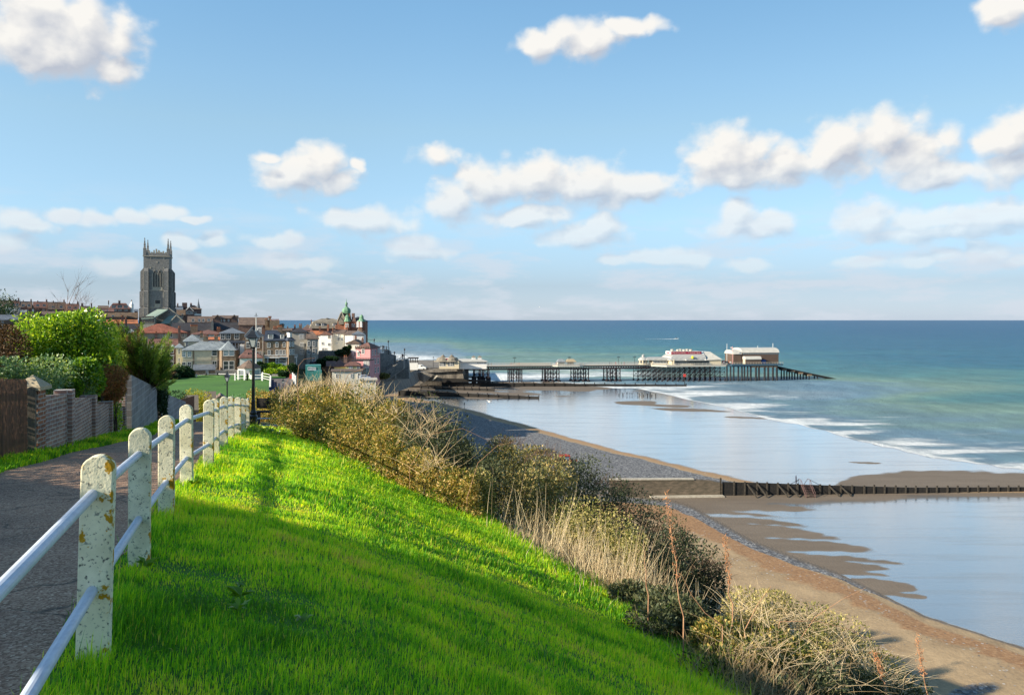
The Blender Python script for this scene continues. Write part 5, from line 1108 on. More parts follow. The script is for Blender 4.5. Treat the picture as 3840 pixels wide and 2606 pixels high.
g0 = tc + 3.02; MB().add([(g0, fv - .6, zz(262)), (tb_ + .6, fv - .6, zz(258)), (tb_ + .6, 13.6, zz(258)), (g0, 13.6, zz(262)), (g0, 1, zz(184)), (g0 + 4.6, 1, zz(184)), (g0 + 4.6, 8, zz(184)), (g0, 8, zz(184))], [(3,2,1,0),(4,5,6,7),(0,1,5,4),(1,2,6,5),(2,3,7,6),(3,0,4,7)]).build('seaward_roof', M['zinc'], th)
MB().add([(g0 - .9, fv - .9, zz(262)), (g0 - .02, fv - .9, zz(262)), (g0 - .02, .8, zz(180)), (g0 - .9, .8, zz(180)), (g0 - .9, fv + .1, zz(262)), (g0 - .02, fv + .1, zz(262)), (g0 - .02, 1.6, zz(182)), (g0 - .9, 1.6, zz(182))], [(0,1,2,3),(7,6,5,4),(0,4,5,1),(3,2,6,7),(0,3,7,4),(1,5,6,2)]).build('roof_verge', M['white'], th)
MB().box(ta + 14, tb_ - 12, fv - 2.4, fv - .1, zz(264), zz(252)).build('front_canopy', M['ribs'], th)
sv = -1.0; sa, sb = u2(560, sv), u2(852, sv)
MB().box(sa, sb, sv, 9, zz(212), zz(178)).build('sign_box', M['zinc'], th)
sg = MB().box(sa + .02, sb - .05, sv - .12, sv - .004, zz(206), zz(181)).build('sign_board', M['signred'], th)
cu = bpy.data.curves.new('lettering', 'FONT'); cu.body = 'PAVILION  THEATRE'; cu.size = 1.35; cu.align_x = 'CENTER'; cu.align_y = 'CENTER'; cu.extrude = .03; cu.space_character = 1.42
cu.materials.append(surf('pale_letters', (.62, .38, .38), (.6, .36, .36))); to = bpy.data.objects.new('lettering', cu); COL.objects.link(to); _m = bpy.data.meshes.new_from_object(to.evaluated_get(bpy.context.evaluated_depsgraph_get())); bpy.data.objects.remove(to); to = bpy.data.objects.new('lettering', _m); COL.objects.link(to); to.parent = sg; to.location = ((sa + sb) / 2, sv - .18, (zz(206) + zz(181)) / 2); to.rotation_euler = (math.radians(90), 0, 0)
ws = MB().box(sa - .12, sa - .004, sv + .3, 8.8, zz(205), zz(182)).build('side_sign', M['white'], th)
MB().box(sa - .16, sa - .124, 2.0, 7.5, zz(200), zz(188)).build('side_sign_stripe', M['signred'], ws)
M['poster'] = surf('show_billboard', (.25, .16, .08), (.08, .05, .04), .9, .7); M['yel'] = surf('yellow_figure', (.75, .7, .05), None)
bb = MB().add([(u2(725, fv), fv - .2, zz(248)), (u2(830, fv), fv - .2, zz(248)), (u2(850, 0), -.9, zz(214)), (u2(705, 0), -.9, zz(214)), (u2(725, fv), fv + .0, zz(248)), (u2(830, fv), fv + .0, zz(248)), (u2(850, 0), -.7, zz(214)), (u2(705, 0), -.7, zz(214))], [(0,1,2,3),(7,6,5,4),(0,4,5,1),(1,5,6,2),(2,6,7,3),(3,7,4,0)]).build('billboard', M['poster'], th)
MB().lathe([(.05, -.9), (.7, -.5), (.75, .3), (.4, .9), (.05, 1.05)], 10, (u2(764, fv), fv - .6, zz(235))).build('poster_figure', M['yel'], bb)
for i, (x, v) in enumerate(((585, 4), (640, 1), (665, 6), (700, 1), (730, 6), (765, 1.5))): MB().lathe([(.75, zz(179)), (.75, zz(172)), (1.05, zz(171)), (1.05, zz(163)), (.8, zz(160))], 12, (u2(x - 15, v), v, 0)).build('roof_vent', M['pierwhite'], th)
# low front building and domed tower at the landward end
MB().box(u2(375, 1), ta + 6.02, .8, 8, .02, zz(262)).build('foyer_wall', M['cream'], th)
for i in range(10): u = lerp(u2(385, 1), ta + 5, i / 9.5); f = MB().box(u, u + .9, .72, .797, .5, zz(270)).build('window', M['white'], th); MB().box(u + .1, u + .8, .68, .716, .65, zz(272)).build('pane', M['glass'], f)
curved_roof(u2(320, 1) - .3, ta + 6.5, .3, 8.4, zz(262), zz(235) - zz(262), 3.2).build('foyer_roof', M['ribs'], th)
tc_ = u2(290, 3.5); MB().lathe([(2.7, 0), (2.7, zz(264))], 8, (tc_, 3.8, .02), rot=.39).build('tower_wall', M['cream'], th)
for k in range(8):
    a = k * math.pi / 4; mb = MB(); o = mb.box(-.6, .6, -.04, .04, .7, zz(270)).build('tower_window', M['glass'], th, (tc_ + 2.55 * math.cos(a), 3.8 + 2.55 * math.sin(a), 0), a + math.pi / 2)
MB().lathe([(3.1, zz(264)), (3.0, zz(260)), (2.6, zz(248)), (1.7, zz(238)), (.8, zz(233)), (.75, zz(224)), (1.0, zz(223)), (.9, zz(217)), (.3, zz(212)), (.08, zz(204))], 16, (tc_, 3.8, 0)).build('dome', M['ribs'], th)
MB().box(ta + 6.6, ta + 7.2, fv - 1.2, fv - .7, .5, 3.2).build('hand_sign', M['cream'], th)
# the lifeboat house
M['shingle'] = surf('brown_cedar_shingles', (.15, .10, .075), (.08, .06, .05), 1.5, .9, .3, .03, stretch=(1, 1, 3))
lb = on_pier('lifeboat_house', 0, 0, 'brown shingled lifeboat house with a pale curved roof at the head of the pier', 'lifeboat station')
def z3(y, v=-3.): return h2(y, 150, v) - DK
la0, lam, la1 = u2(1165, -3), u2(1240, -3), u2(1600, -3)
MB().box(la0, lam, -3, 10, .35, z3(200)).build('landward_wall', M['shingle'], lb); MB().box(lam + .003, la1, -3, 12, .35, z3(190)).build('wall', M['shingle'], lb)
def vault(u0, u1_, v0, v1, z0, h, n=16):
    pts = [(v0 - .5, z0)] + [(lerp(v0 - .5, v1 + .5, i / n), z0 + h * (1 - abs(2 * i / n - 1) ** 2.6) ** .55) for i in range(1, n)] + [(v1 + .5, z0)]; return MB().prism(pts, 'x', u0, u1_)
vault(la0 - .3, lam + .2, -3, 10, z3(203), z3(163) - z3(203)).build('landward_roof', M['zinc'], lb); vault(lam + .21, la1 + .4, -3, 12, z3(190), z3(143) - z3(190)).build('roof', M['zinc'], lb)
for i in range(15):
    u = lerp(lam + 1, la1 - 1.6, i / 14); f = MB().box(u, u + .95, -3.05, -3.002, z3(206), z3(193)).build('window', M['slate'], lb); MB().box(u + .1, u + .85, -3.09, -3.054, z3(204), z3(195)).build('pane', M['glassp'], f)
aa, ab = u2(1280, -7), u2(1430, -7); MB().box(aa, ab, -7, -3.004, .35, z3(250)).build('annex_wall', M['shingle'], lb); vault(aa - .2, ab + .2, -7, -3.1, z3(252), z3(222) - z3(252)).build('annex_roof', M['zinc'], lb)
MB().box(aa - .06, aa - .004, -6.6, -3.5, .4, z3(254)).build('annex_end', M['cream'], lb)
MB().box(u2(1430, -5), u2(1470, -5), -6, -4, .35, z3(258)).build('blue_container', surf('blue_paint', (.03, .09, .3)), lb)
MB().box(la0 - .05, la0 - .003, 2, 8, z3(210), z3(200)).build('end_trim', M['rust'], lb)
M['blueiron'] = surf('blue_grey_steel', (.06, .12, .17), (.04, .08, .12), 2, .7)
MB().box(pu1 + 3.05, u2(1645, -8.5), -8.5, 14, DK - .55, DK + .33).build('lifeboat_deck', M['blueiron'], pier)
railing('railing', [(pu1 + 3.2, -8.3, DK + .33), (u2(1645, -8.5), -8.3, DK + .33)], 1.6, 1.1, M['stone'], pier, .12)
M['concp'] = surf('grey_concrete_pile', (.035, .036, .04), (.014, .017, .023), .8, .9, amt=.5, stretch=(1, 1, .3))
M['concl'] = surf('tan_concrete_beam', (.26, .19, .13), (.18, .13, .09), .8, .9)
for i, x in enumerate((1100, 1135, 1165, 1210, 1245, 1270, 1300, 1330, 1380, 1410, 1465, 1500, 1545, 1583)):
    v = (-7.5, 2, 11)[i % 3] if i < 13 else -5
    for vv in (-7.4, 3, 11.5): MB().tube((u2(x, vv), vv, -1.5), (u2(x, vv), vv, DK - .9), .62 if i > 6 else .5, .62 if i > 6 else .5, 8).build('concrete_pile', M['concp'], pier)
MB().box(u2(1330, -7.4), u2(1590, -7.4), -7.9, -6.9, DK - 1.75, DK - .56).build('crosshead_beam', M['concl'], pier); MB().box(u2(1100, -7.4), u2(1330, -7.4) - .1, -7.9, -6.9, DK - 1.1, DK - .56).build('crosshead_beam', M['blueiron'], pier)
s0, s1 = u2(1592, 2), u2(2150, 2); zs = h2(322, 165, 2); ze = .1; dv = 4.5
sl_ = MB(); sl_.add([(s0, -.5, zs - 1.2), (s1, -.5, ze - 1), (s1, dv, ze - 1), (s0, dv, zs - 1.2), (s0, -.5, zs), (s1, -.5, ze), (s1, dv, ze), (s0, dv, zs)], [(0,3,2,1),(4,5,6,7),(0,1,5,4),(1,2,6,5),(2,3,7,6),(3,0,4,7)]); sl_.build('slipway', M['darkwood'], pier)
for x in (1640, 1667, 1718, 1743, 1797, 1825, 1882, 1960):
    u = u2(x, 2); t = (u - s0) / (s1 - s0); z = lerp(zs, ze, t)
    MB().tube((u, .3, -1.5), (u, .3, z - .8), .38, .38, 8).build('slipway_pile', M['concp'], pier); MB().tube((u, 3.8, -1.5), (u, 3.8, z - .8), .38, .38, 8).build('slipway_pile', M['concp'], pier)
    if x in (1640, 1718, 1797, 1882): MB().box(u - 1.3, u + 1.3, -.8, 4.8, z - 1.75, z - .75).build('slipway_crosshead', M['concl'], pier)
for x, y0, y1, v, lab in ((1100, 100, 275, 6, 'tall white mast at the landward corner of the lifeboat house'), (1545, 98, 150, 4, 'white mast on the seaward end of the lifeboat house roof'), (1398, 120, 150, 4, 'thin white aerial on the middle of the lifeboat house roof')):
    u = u2(x, v); z0 = z3(y1, v) ; q = PA + pdir * u + pn_ * v; m_ = tag(MB().tube((0, 0, -.6), (0, 0, z3(y0, v) - z0), .14, .1, 8).build('mast', M['white'], None, (q.x, q.y, SEA + DK + z0)), lab, 'mast')
u = u2(1155, -5); q = PA + pdir * u + pn_ * -5; fl = empty('flagpole', (q.x, q.y, SEA + DK + .33), pang, label='white flagpole with a small red and white flag before the lifeboat house', cat='flagpole')
MB().tube((0, 0, 0), (0, 0, z3(130)), .12, .1, 8).build('pole', M['pink'], fl); MB().box(-1.35, -.1, -.02, .02, z3(153), z3(137)).build('flag', M['white'], fl); MB().box(-1.35, -.1, -.035, -.021, z3(147), z3(143)).build('flag_stripe', M['red'], fl)
for x, lab in ((1065, 'red and white stall beside the lifeboat house door'), (1130, 'orange lifebuoy cabinet by the flagpole')):
    u = u2(x, -2); q = PA + pdir * u + pn_ * -2; k = empty('stall', (q.x, q.y, SEA + DK + .33), pang, label=lab, cat='stall'); MB().box(-.7, .7, -.5, .5, 0, 1.9).build('body', M['red'] if x == 1065 else M['pot'], k); MB().box(-.5, .5, -.56, -.504, .5, 1.4).build('panel', M['white'], k)

# ------------------------------------------------------------------ speedboat, gulls
by_ = F * -SEA / (D(770) - HY); bq = P(D(1535), D(770), by_); s_ = 3.2
bt_ = empty('speedboat', (bq.x, bq.y, SEA), .2, label='small white boat speeding past behind the pier', cat='boat')
MB().prism([(-3, .2), (-3, 1.3), (3.5, 1.6), (4.4, 1.9), (2.6, .2)], 'y', -1.1, 1.1).build('hull', M['white'], bt_); MB().prism([(-1, 1.4), (-.8, 2.9), (.6, 2.9), (1.4, 1.5)], 'y', -.8, .8).build('cabin', M['slate'], bt_)
M['foam'] = surf('white_foam', (.75, .78, .8), (.6, .65, .68), .2, .9); V = []; n = 40; rsw = np.random.RandomState(2)
for i in range(n + 1):
    t = i / n; x = -2 - 58 * t; w = (1.2 + 5 * t) * (1 - .5 * t); V += [(x, -w * .5 + rsw.normal(0, .3) + 9 * t * t, .2), (x, w * .5 + rsw.normal(0, .3) + 9 * t * t, .2), (x, 9 * t * t, .35 + .3 * (1 - t))]
npm = MB().add(V, [f for i in range(n) if i < 14 or i % 3 for f in ((3*i, 3*i+3, 3*i+5, 3*i+2), (3*i+2, 3*i+5, 3*i+4, 3*i+1))]); o = npm.build('wake', M['foam'], None, (bq.x, bq.y, SEA + .25), .2, fix=False); tag(o, 'white foaming wake trailing behind the speedboat', 'wake', kind='stuff')
def gull(loc, span, rz, roll, label):
    g = empty('gull', loc, rz, label=label, cat='gull', group='gulls in flight'); g.rotation_euler = (roll, 0, rz); s = span
    MB().lathe([(.005, -.25*s), (.04*s, -.15*s), (.06*s, 0), (.045*s, .12*s), (.035*s, .17*s), (.012*s, .24*s)], 8).build('body', M['white'], g).rotation_euler = (math.radians(90), 0, 0)
    for sx in (-1, 1): MB().add([(0, -.08*s, 0), (0, .09*s, 0), (sx*.25*s, .07*s, .09*s), (sx*.25*s, -.07*s, .09*s), (sx*.5*s, .06*s, .03*s), (sx*.5*s, .03*s, .03*s), (0, -.08*s, .015), (0, .09*s, .015), (sx*.25*s, .07*s, .09*s+.01), (sx*.25*s, -.07*s, .09*s+.01)], [(0,1,2,3),(3,2,4,5),(9,8,7,6)]).build('wing', M['steel'], g)
gull(P(1835, 1506, 60), 1.1, .9, .35, 'grey winged gull gliding low over the wet sand')
gull(P(D(868), D(655), 120), 1.1, .2, .0, 'dark distant gull in the sky above the domed hotel')
gull(P(D(1224), D(697), 160), 1.1, .1, .1, 'tiny gull in the sky just above the sea horizon')
# red tractor on the shingle, behind the bushes
tq = P(D(1281), D(1046), 195); tz = SEA + .9; tq.z = tz; tr_ = empty('tractor', tq, .2, label='red tractor parked on the shingle, only its cab showing over the bushes', cat='tractor')
hh2 = P(0, D(1032), 195).z - tz
MB().prism([(-1.1, hh2 - 1.7), (-1.0, hh2 - .25), (1.0, hh2 - .25), (1.2, hh2 - 1.7)], 'y', -.8, .8).build('cab_glass', M['glassp'], tr_)
MB().box(-1.25, 1.2, -.95, .95, hh2 - .25, hh2).build('cab_roof', M['red'], tr_)
mb = MB(); 
for x in (-1.1, 1.1):
    for y in (-.85, .85): mb.bar((x, y, .8), (x, y, hh2 - .2), .12)
mb.box(-1.3, 3.1, -.6, .6, .8, hh2 - 1.65); mb.build('body', M['red'], tr_)
for x, r in ((-.9, .95), (2.2, .6)):
    for y in (-1.1, 1.1): MB().tube((x, y - .2, r - .3), (x, y + .2, r - .3), r, r, 18).build('wheel', M['iron'], tr_)
# ------------------------------------------------------------------ the town
K2 = (450, 860, 3.9425); K3 = (400, 1150, 4.648); K4 = (850, 1150, 3.873); K5 = (1100, 1110, 4.506); KH = (0, 1100, 4.15); KP = (1450, 1350, 4.2255)
WINCACHE = {}
def window(par, x, z, w, h, y=0, style=2, pane='glass', rot=0, arch=False, cols=2, wm='white'):
    key = (round(w, 1), round(h, 1), style, pane, arch, cols, wm)
    if key not in WINCACHE:
        w_, h_ = key[0], key[1]; t = .11; mb = MB(); d0, d1 = -.10, -.004
        mb.box(-w_/2 - t, w_/2 + t, d0, d1, -t * 1.4, 0); mb.box(-w_/2 - t, w_/2 + t, d0, d1, h_, h_ + t)
        mb.box(-w_/2 - t, -w_/2, d0, d1, 0, h_); mb.box(w_/2, w_/2 + t, d0, d1, 0, h_)
        if style >= 1: mb.box(-w_/2, w_/2, d0 + .01, d1, h_/2 - .04, h_/2 + .04)
        if style >= 2:
            for c in range(1, cols): mb.box(-w_/2 + w_ * c / cols - .035, -w_/2 + w_ * c / cols + .035, d0 + .015, d1, 0, h_)
        if arch: mb.prism([(-w_/2 - t, h_ + t)] + [(w_/2 + t, h_ + t)] + [((w_/2 + t) * math.cos(a), h_ + t + .3 * w_ * math.sin(a)) for a in (.8, 1.57, 2.34)], 'y', d0, d1)
        f = mb.build('window', M[wm]); p = MB().box(-w_/2, w_/2, -.06, -.003, 0, h_).build('pane', M[pane])
        WINCACHE[key] = (f.data, p.data); bpy.data.objects.remove(f); bpy.data.objects.remove(p)
    a, b = WINCACHE[key]; f = bpy.data.objects.new('window', a); COL.objects.link(f); f.parent = par; f.location = (x, y, z); f.rotation_euler = (0, 0, rot)
    p = bpy.data.objects.new('pane', b); COL.objects.link(p); p.parent = f; return f
def roof_mb(kind, x0, x1, y0, y1, ze, zr, o=.3, ins=None, off=.5, th=.18):
    mb = MB(); a0, a1, b0, b1 = x0 - o, x1 + o, y0 - o, y1 + o; z0 = ze; ym = lerp(b0, b1, off); zb = ze - th
    base = [(a0, b0, zb), (a1, b0, zb), (a1, b1, zb), (a0, b1, zb), (a0, b0, z0), (a1, b0, z0), (a1, b1, z0), (a0, b1, z0)]
    side = [(3,2,1,0), (0,1,5,4), (1,2,6,5), (2,3,7,6), (3,0,4,7)]
    if kind == 'hip':
        i0, i1 = ins if isinstance(ins, tuple) else ((ins, ins) if ins is not None else ((b1 - b0) / 2,) * 2); i0 = min(i0, (a1 - a0) * .49); i1 = min(i1, (a1 - a0) * .5)
        mb.add(base + [(a0 + i0, ym, zr), (a1 - i1, ym, zr)], side + [(4,5,9,8), (5,6,9), (6,7,8,9), (7,4,8)])
    elif kind == 'gable': mb.add(base + [(a0, ym, zr), (a1, ym, zr)], side + [(4,5,9,8), (5,6,9), (6,7,8,9), (7,4,8)])
    elif kind == 'front': xm = lerp(a0, a1, off); mb.add(base + [(xm, b0, zr), (xm, b1, zr)], side + [(4,5,8), (5,6,9,8), (6,7,9), (7,4,8,9)])
    elif kind == 'mansard':
        s = (zr - ze) * .45; zm = ze + (zr - ze) * .68; t0 = 1.2
        mid = [(a0 + s, b0 + s, zm), (a1 - s, b0 + s, zm), (a1 - s, b1 - s, zm), (a0 + s, b1 - s, zm)]; t = 3 * s
        mb.add(base + mid + [(a0 + t, ym - 1, zr), (a1 - t, ym - 1, zr), (a1 - t, ym + 1, zr), (a0 + t, ym + 1, zr)], side + [(4,5,9,8), (5,6,10,9), (6,7,11,10), (7,4,8,11), (8,9,13,12), (9,10,14,13), (10,11,15,14), (11,8,12,15), (12,13,14,15)])
    elif kind == 'flat': mb.add([(x, y, z if z > zb else zb) for x, y, z in base], side + [(4,5,6,7)])
    elif kind == 'lean': mb.add([(a0, b0, zb), (a1, b0, zb), (a1, b1, zb), (a0, b1, zb), (a0, b0, z0), (a1, b0, z0), (a1, b1, zr), (a0, b1, zr)], side + [(4,5,6,7)])
    return mb
def house(K, x0, x1, yb, ye, yr, Y, dep, wall, roofm, label, cat='house', roof='hip', ins=None, rot=0, wins=(), chim=(), name='house', group=None, ridge_off=.5, over=.3, found=3.5, parent=None, pots=2):
    ox, oy, s = K; pc = ox + (x0 + x1) / 2 / s; th_ = math.atan((pc - CX) / F); r = math.radians(rot)
    kx = Y * math.cos(th_) / F / s / math.cos(r); kz = Y / F / s
    base = P(pc, oy + yb / s, Y); w = (x1 - x0) * kx
    t = empty(name, base, -th_ + r, label=label, cat=cat, group=group)
    X = lambda x: (x - (x0 + x1) / 2) * kx
    Zf = lambda y: (yb - y) * kz
    ze, zr = Zf(ye), Zf(yr); mb = MB().box(-w/2, w/2, 0, dep, -found, ze - .0)
    if roof == 'gable': ym = lerp(-over, dep + over, ridge_off); mb.prism([(0, ze + .001), (dep, ze + .001), (ym, zr - .1)], 'x', -w/2, w/2)
    if roof == 'front': xm = lerp(-w/2 - over, w/2 + over, ridge_off); mb.prism([(-w/2, ze + .001), (w/2, ze + .001), (xm, zr - .15)], 'y', 0, dep)
    mb.build('wall', M[wall], t)
    if roofm: roof_mb(roof, -w/2, w/2, 0, dep, ze + .02, zr, over, ins, ridge_off).build('roof', M[roofm], t)
    t['_k'] = [kx, kz, w, dep, ze, zr]
    for q in wins:
        a, b, c, d = q[:4]; opt = q[4] if len(q) > 4 else {}
        window(t, X((a + c) / 2), Zf(d), (c - a) * kx, (d - b) * kz, **opt)
    for q in chim:
        cx, cy, cw = q[:3]; cb = q[3] if len(q) > 3 else (ye + yr) / 2; yd = q[4] if len(q) > 4 else dep * .5; mat = q[5] if len(q) > 5 else 'brick_red'
        zz0, zz1, ww = Zf(cb) - .5, Zf(cy), cw * kx; np_ = q[6] if len(q) > 6 else pots
        mb = MB().box(X(cx) - ww/2, X(cx) + ww/2, yd - .45, yd + .45, zz0, zz1 - .25).box(X(cx) - ww/2 - .08, X(cx) + ww/2 + .08, yd - .53, yd + .53, zz1 - .25, zz1)
        c = mb.build('chimney', M[mat], t)
        for i in range(np_): MB().lathe([(.15, 0), (.12, .55), (.16, .6)], 8, (X(cx) + (i - (np_ - 1) / 2) * max(ww / np_, .3), yd, zz1)).build('chimney_pot', M['pot'], c)
    del t['_k']; t_info[t.name] = (X, Zf, kx, kz, w, dep, ze, zr); return t
t_info = {}
def rowwin(xs, y0, y1, w, **opt): return [(x - w/2, y0, x + w/2, y1, opt) for x in xs]

# --- the villa in pale pebbledash and its outbuildings
v = house(K3, 1330, 2290, 1200, 755, 600, 222, 11, 'pebble', 'slate_p', 'pale pebbledashed villa with a grey slate roof beyond the village green', 'villa', ins=5.2,
    wins=rowwin([1350, 1445], 780, 862, 52, pane='glassp') + rowwin([1350, 1445], 965, 1050, 52) + rowwin([1880], 765, 850, 78, style=1) + rowwin([1880], 955, 1060, 74) ,
    chim=[(1725, 525, 85, 600, 5.5, 'brick_brown', 3), (1910, 525, 65, 600, 5.5, 'brick_brown', 2)], name='villa')
X, Zf, kx, kz, w, dep, ze, zr = t_info[v.name]
for (a, b) in ((1500, 1530), (1830, 1842), (1932, 1965)): MB().box(X(a), X(b), -.05, -.003, 0, ze).build('brick_quoin', M['brick_brown'], v)
MB().box(X(1345), X(2270), -.12, -.055, Zf(938), Zf(925)).build('string_course', M['stone'], v)
def bay(par, x0, x1, zb, ze_, proj, wall, roofm, apex, wins, chf=.28):
    w = x1 - x0; c = (x0 + x1) / 2; q = chf * w; pts = [(x0, 0), (x0 + q, -proj), (x1 - q, -proj), (x1, 0)]
    MB().prism(pts, 'z', zb, ze_).build('bay', M[wall], par)
    o = .35; V = [(x0 - o, .0, ze_), (x0 + q - o * .6, -proj - o, ze_), (x1 - q + o * .6, -proj - o, ze_), (x1 + o, .0, ze_), (c, 2.5, ze_)]
    MB().add(V + [(c, .8, apex)], [(4,3,2,1,0), (0,1,5), (1,2,5), (2,3,5), (3,4,5), (4,0,5)]).build('bay_roof', M[roofm], par)
    for (z, h, ww, pn2) in wins:
        window(par, c - ww * .62, z, ww, h, y=-proj, pane=pn2, style=1); window(par, c + ww * .62, z, ww, h, y=-proj, pane=pn2, style=1)
bay(v, X(1965), X(2290), -2, ze - .05, 2.4, 'brick_brown', 'slate_p', Zf(596), [(Zf(850), Zf(762) - Zf(850), 80 * kx, 'glassp'), (Zf(1088), Zf(950) - Zf(1088), 80 * kx, 'glass')], .12)
house(K3, 1345, 1640, 1100, 604, 485, 232, 9, 'pebble', 'slate_p', 'square upper block of the villa with a pyramid slate roof', 'house', ins=5.5, wins=rowwin([1400], 620, 690, 30), chim=[(1655, 462, 50, 520, 4, 'brick_brown')])
house(K3, 1205, 1335, 1120, 715, 645, 226, 8, 'pebble', 'slate_p', 'lower left wing of the villa with small porch roofs', 'house', ins=3, wins=rowwin([1265], 735, 825, 26) + rowwin([1265], 900, 950, 26) + rowwin([1262], 975, 1050, 40))
house(K3, 1515, 1890, 1200, 1100, 1020, 216, 4.6, 'brick_brown', 'slate', 'low lean-to with a blue slate roof against the villa wall', 'outbuilding', roof='lean', wins=rowwin([1750], 1118, 1178, 28), over=.15)
fw = house(K3, 1895, 2290, 1215, 1105, 1104, 215, .5, 'flint', None, 'grey flint garden wall in front of the villa', 'wall', roof='flat', name='flint_wall')
# --- big red roofed house and the brick bay range
rh = house(K3, 450, 1405, 900, 458, 300, 250, 12, 'render_g', 'tile_red', 'wide house with a mottled red pantile hip roof behind the villa', ins=7.5, over=.5,
    wins=rowwin([1117], 470, 525, 62) + rowwin([1000], 470, 525, 34) + rowwin([1330], 470, 525, 52), chim=[(860, 460, 45, 575, -.8), (1268, 370, 45, 575, -.8), (640, 458, 30, 505, -.8)])
br_ = house(K3, 735, 1235, 1060, 690, 570, 242, 7, 'brick_red', 'tile_plain', 'dark red brick bay fronted range with white trimmed sash windows', roof='lean', over=.3, name='house')
X, Zf, kx, kz, w, dep, ze, zr = t_info[br_.name]
for c in (800, 970, 1160):
    bx0, bx1 = X(c - 62), X(c + 62); MB().prism([(bx0, 0), (bx0 + .8, -1.1), (bx1 - .8, -1.1), (bx1, 0)], 'z', -2, Zf(706)).build('bay', M['brick_red'], br_)
    MB().add([(bx0 - .2, 0, Zf(706)), (bx0 + .7, -1.4, Zf(706)), (bx1 - .7, -1.4, Zf(706)), (bx1 + .2, 0, Zf(706)), ((bx0 + bx1) / 2, .3, Zf(660)), ((bx0 + bx1) / 2, 1.5, Zf(706))], [(0,1,4), (1,2,4), (2,3,4), (3,5,4), (5,0,4), (5,3,2,1,0)]).build('bay_roof', M['slate_p'], br_)
    for (y0, y1) in ((745, 800), (860, 935), (975, 1040)):
        window(br_, X(c - 22) , Zf(y1), 48 * kx, (y1 - y0) * kz, y=-1.1, style=2); MB().box(X(c - 55), X(c + 20), -1.2, -1.104, Zf(y0 - 8), Zf(y0 - 22)).build('lintel', M['white'], br_)
house(K3, 365, 500, 700, 458, 392, 254, 5, 'brick_red', 'slate_p', 'small grey slate roofed block at the left end of the red roofed house', ins=3)
# --- small red roofed shop with purple windows
house(K3, 1480, 2055, 760, 478, 405, 244, 9, 'render_c', 'tile_plain', 'cream house with a shallow red pantile roof and purple shutters', ins=5, wins=rowwin([1605, 1760, 1908], 484, 520, 36), chim=[(1955, 385, 60, 430, 3, 'brick_orange', 3)])
house(K3, 1765, 2050, 800, 582, 532, 238, 4, 'brick_red', 'tile_orange', 'low orange red roof just below the purple shuttered house', 'outbuilding', roof='lean', over=.1)
house(K3, 1462, 1585, 760, 345, 344, 248, 2.2, 'brick_brown', None, 'very wide brick chimney stack crowned with a row of pots', 'chimney', roof='flat', name='chimney_stack', chim=[(1523, 343, 110, 380, 1.1, 'brick_orange', 7)])
# --- blue hipped house with veranda, narrow brick house, balcony house, grey house
bh = house(K4, -95, 255, 640, 385, 308, 232, 10, 'brick_brown', 'slate', 'brown brick house with a blue slate hip roof and a white trimmed veranda', ins=5.5, wins=rowwin([22, 148], 395, 470, 58, cols=2) + rowwin([-60], 395, 470, 50, cols=2))
X, Zf, kx, kz, w, dep, ze, zr = t_info[bh.name]
roof_mb('lean', X(-95), X(262), -2.2, -.01, Zf(520), Zf(492), .1).build('veranda_roof', M['slate_navy'], bh)
mb = MB()
for x in np.linspace(-90, 255, 9): mb.box(X(x) - .09, X(x) + .09, -2.2, -2.05, -3, Zf(525))
mb.box(X(-95), X(258), -2.22, -2.06, Zf(530), Zf(522)).box(X(-95), X(258), -2.22, -2.06, Zf(575), Zf(571)).build('veranda', M['white'], bh)
house(K4, 190, 250, 700, 550, 549, 226, 2, 'render_w', None, 'narrow white outbuilding between the veranda and the lamp lantern', 'outbuilding', roof='flat')
nb = house(K4, 268, 532, 850, 428, 290, 226, 11, 'brick_brown', 'slate', 'tall narrow brown brick house rising behind the near lamp lantern', roof='front', ridge_off=.42, wins=rowwin([308, 450], 438, 470, 44) + rowwin([310, 452], 525, 592, 46, arch=True) + rowwin([470], 655, 705, 60, cols=3))
X, Zf, kx, kz, w, dep, ze, zr = t_info[nb.name]; MB().box(X(262), X(535), -.14, -.003, ze - .3, ze).build('fascia', M['white'], nb); MB().box(X(522), X(530), -.3, -.15, -2, ze).build('drainpipe', M['white'], nb)
bl = house(K4, 552, 900, 862, 490, 345, 220, 10, 'brick_brown', 'slate_navy', 'brown brick guest house with a navy slate roof, dormers and a white curved balcony', 'guest house', roof='hip', ins=(.5, 5.5), name='guest_house',
    wins=rowwin([612], 530, 585, 40) + rowwin([730, 835], 525, 580, 34, arch=True) + rowwin([615, 730, 785, 835], 632, 692, 34, cols=2) + rowwin([577], 748, 795, 34), chim=[(775, 300, 60, 385, 5, 'brick_brown', 4)])
X, Zf, kx, kz, w, dep, ze, zr = t_info[bl.name]
def dormer(par, x, zb, w_, h_, y, d=3, wm='white', roofm='slate_navy', **k):
    MB().box(x - w_/2, x + w_/2, y, y + d, zb, zb + h_).build('dormer', M[wm], par); roof_mb('flat', x - w_/2, x + w_/2, y, y + d, zb + h_ + .12, 0, .15).build('dormer_roof', M[roofm], par); window(par, x, zb + .2, w_ - .5, h_ - .4, y=y, **k)
dormer(bl, X(640), Zf(468), 78 * kx, 68 * kz, .5, cols=3); dormer(bl, X(808), Zf(468), 58 * kx, 66 * kz, .5)
wg = house(K4, 900, 985, 862, 490, 400, 219, 8, 'brick_brown', 'slate_navy', 'canted right wing of the guest house with narrow white windows', rot=14, ins=1.2, wins=rowwin([925, 965], 505, 575, 18) + rowwin([925, 965], 620, 690, 20))
dormer(wg, -.2, Zf(448) , 34 * kx, 72 * kz, .3)
dq = MB(); pts = [(X(548), -.01), (X(552), -1.6), (X(760), -1.9), (X(930), -1.7), (X(1030), .3), (X(1026), 1.0), (X(985), -.01)]
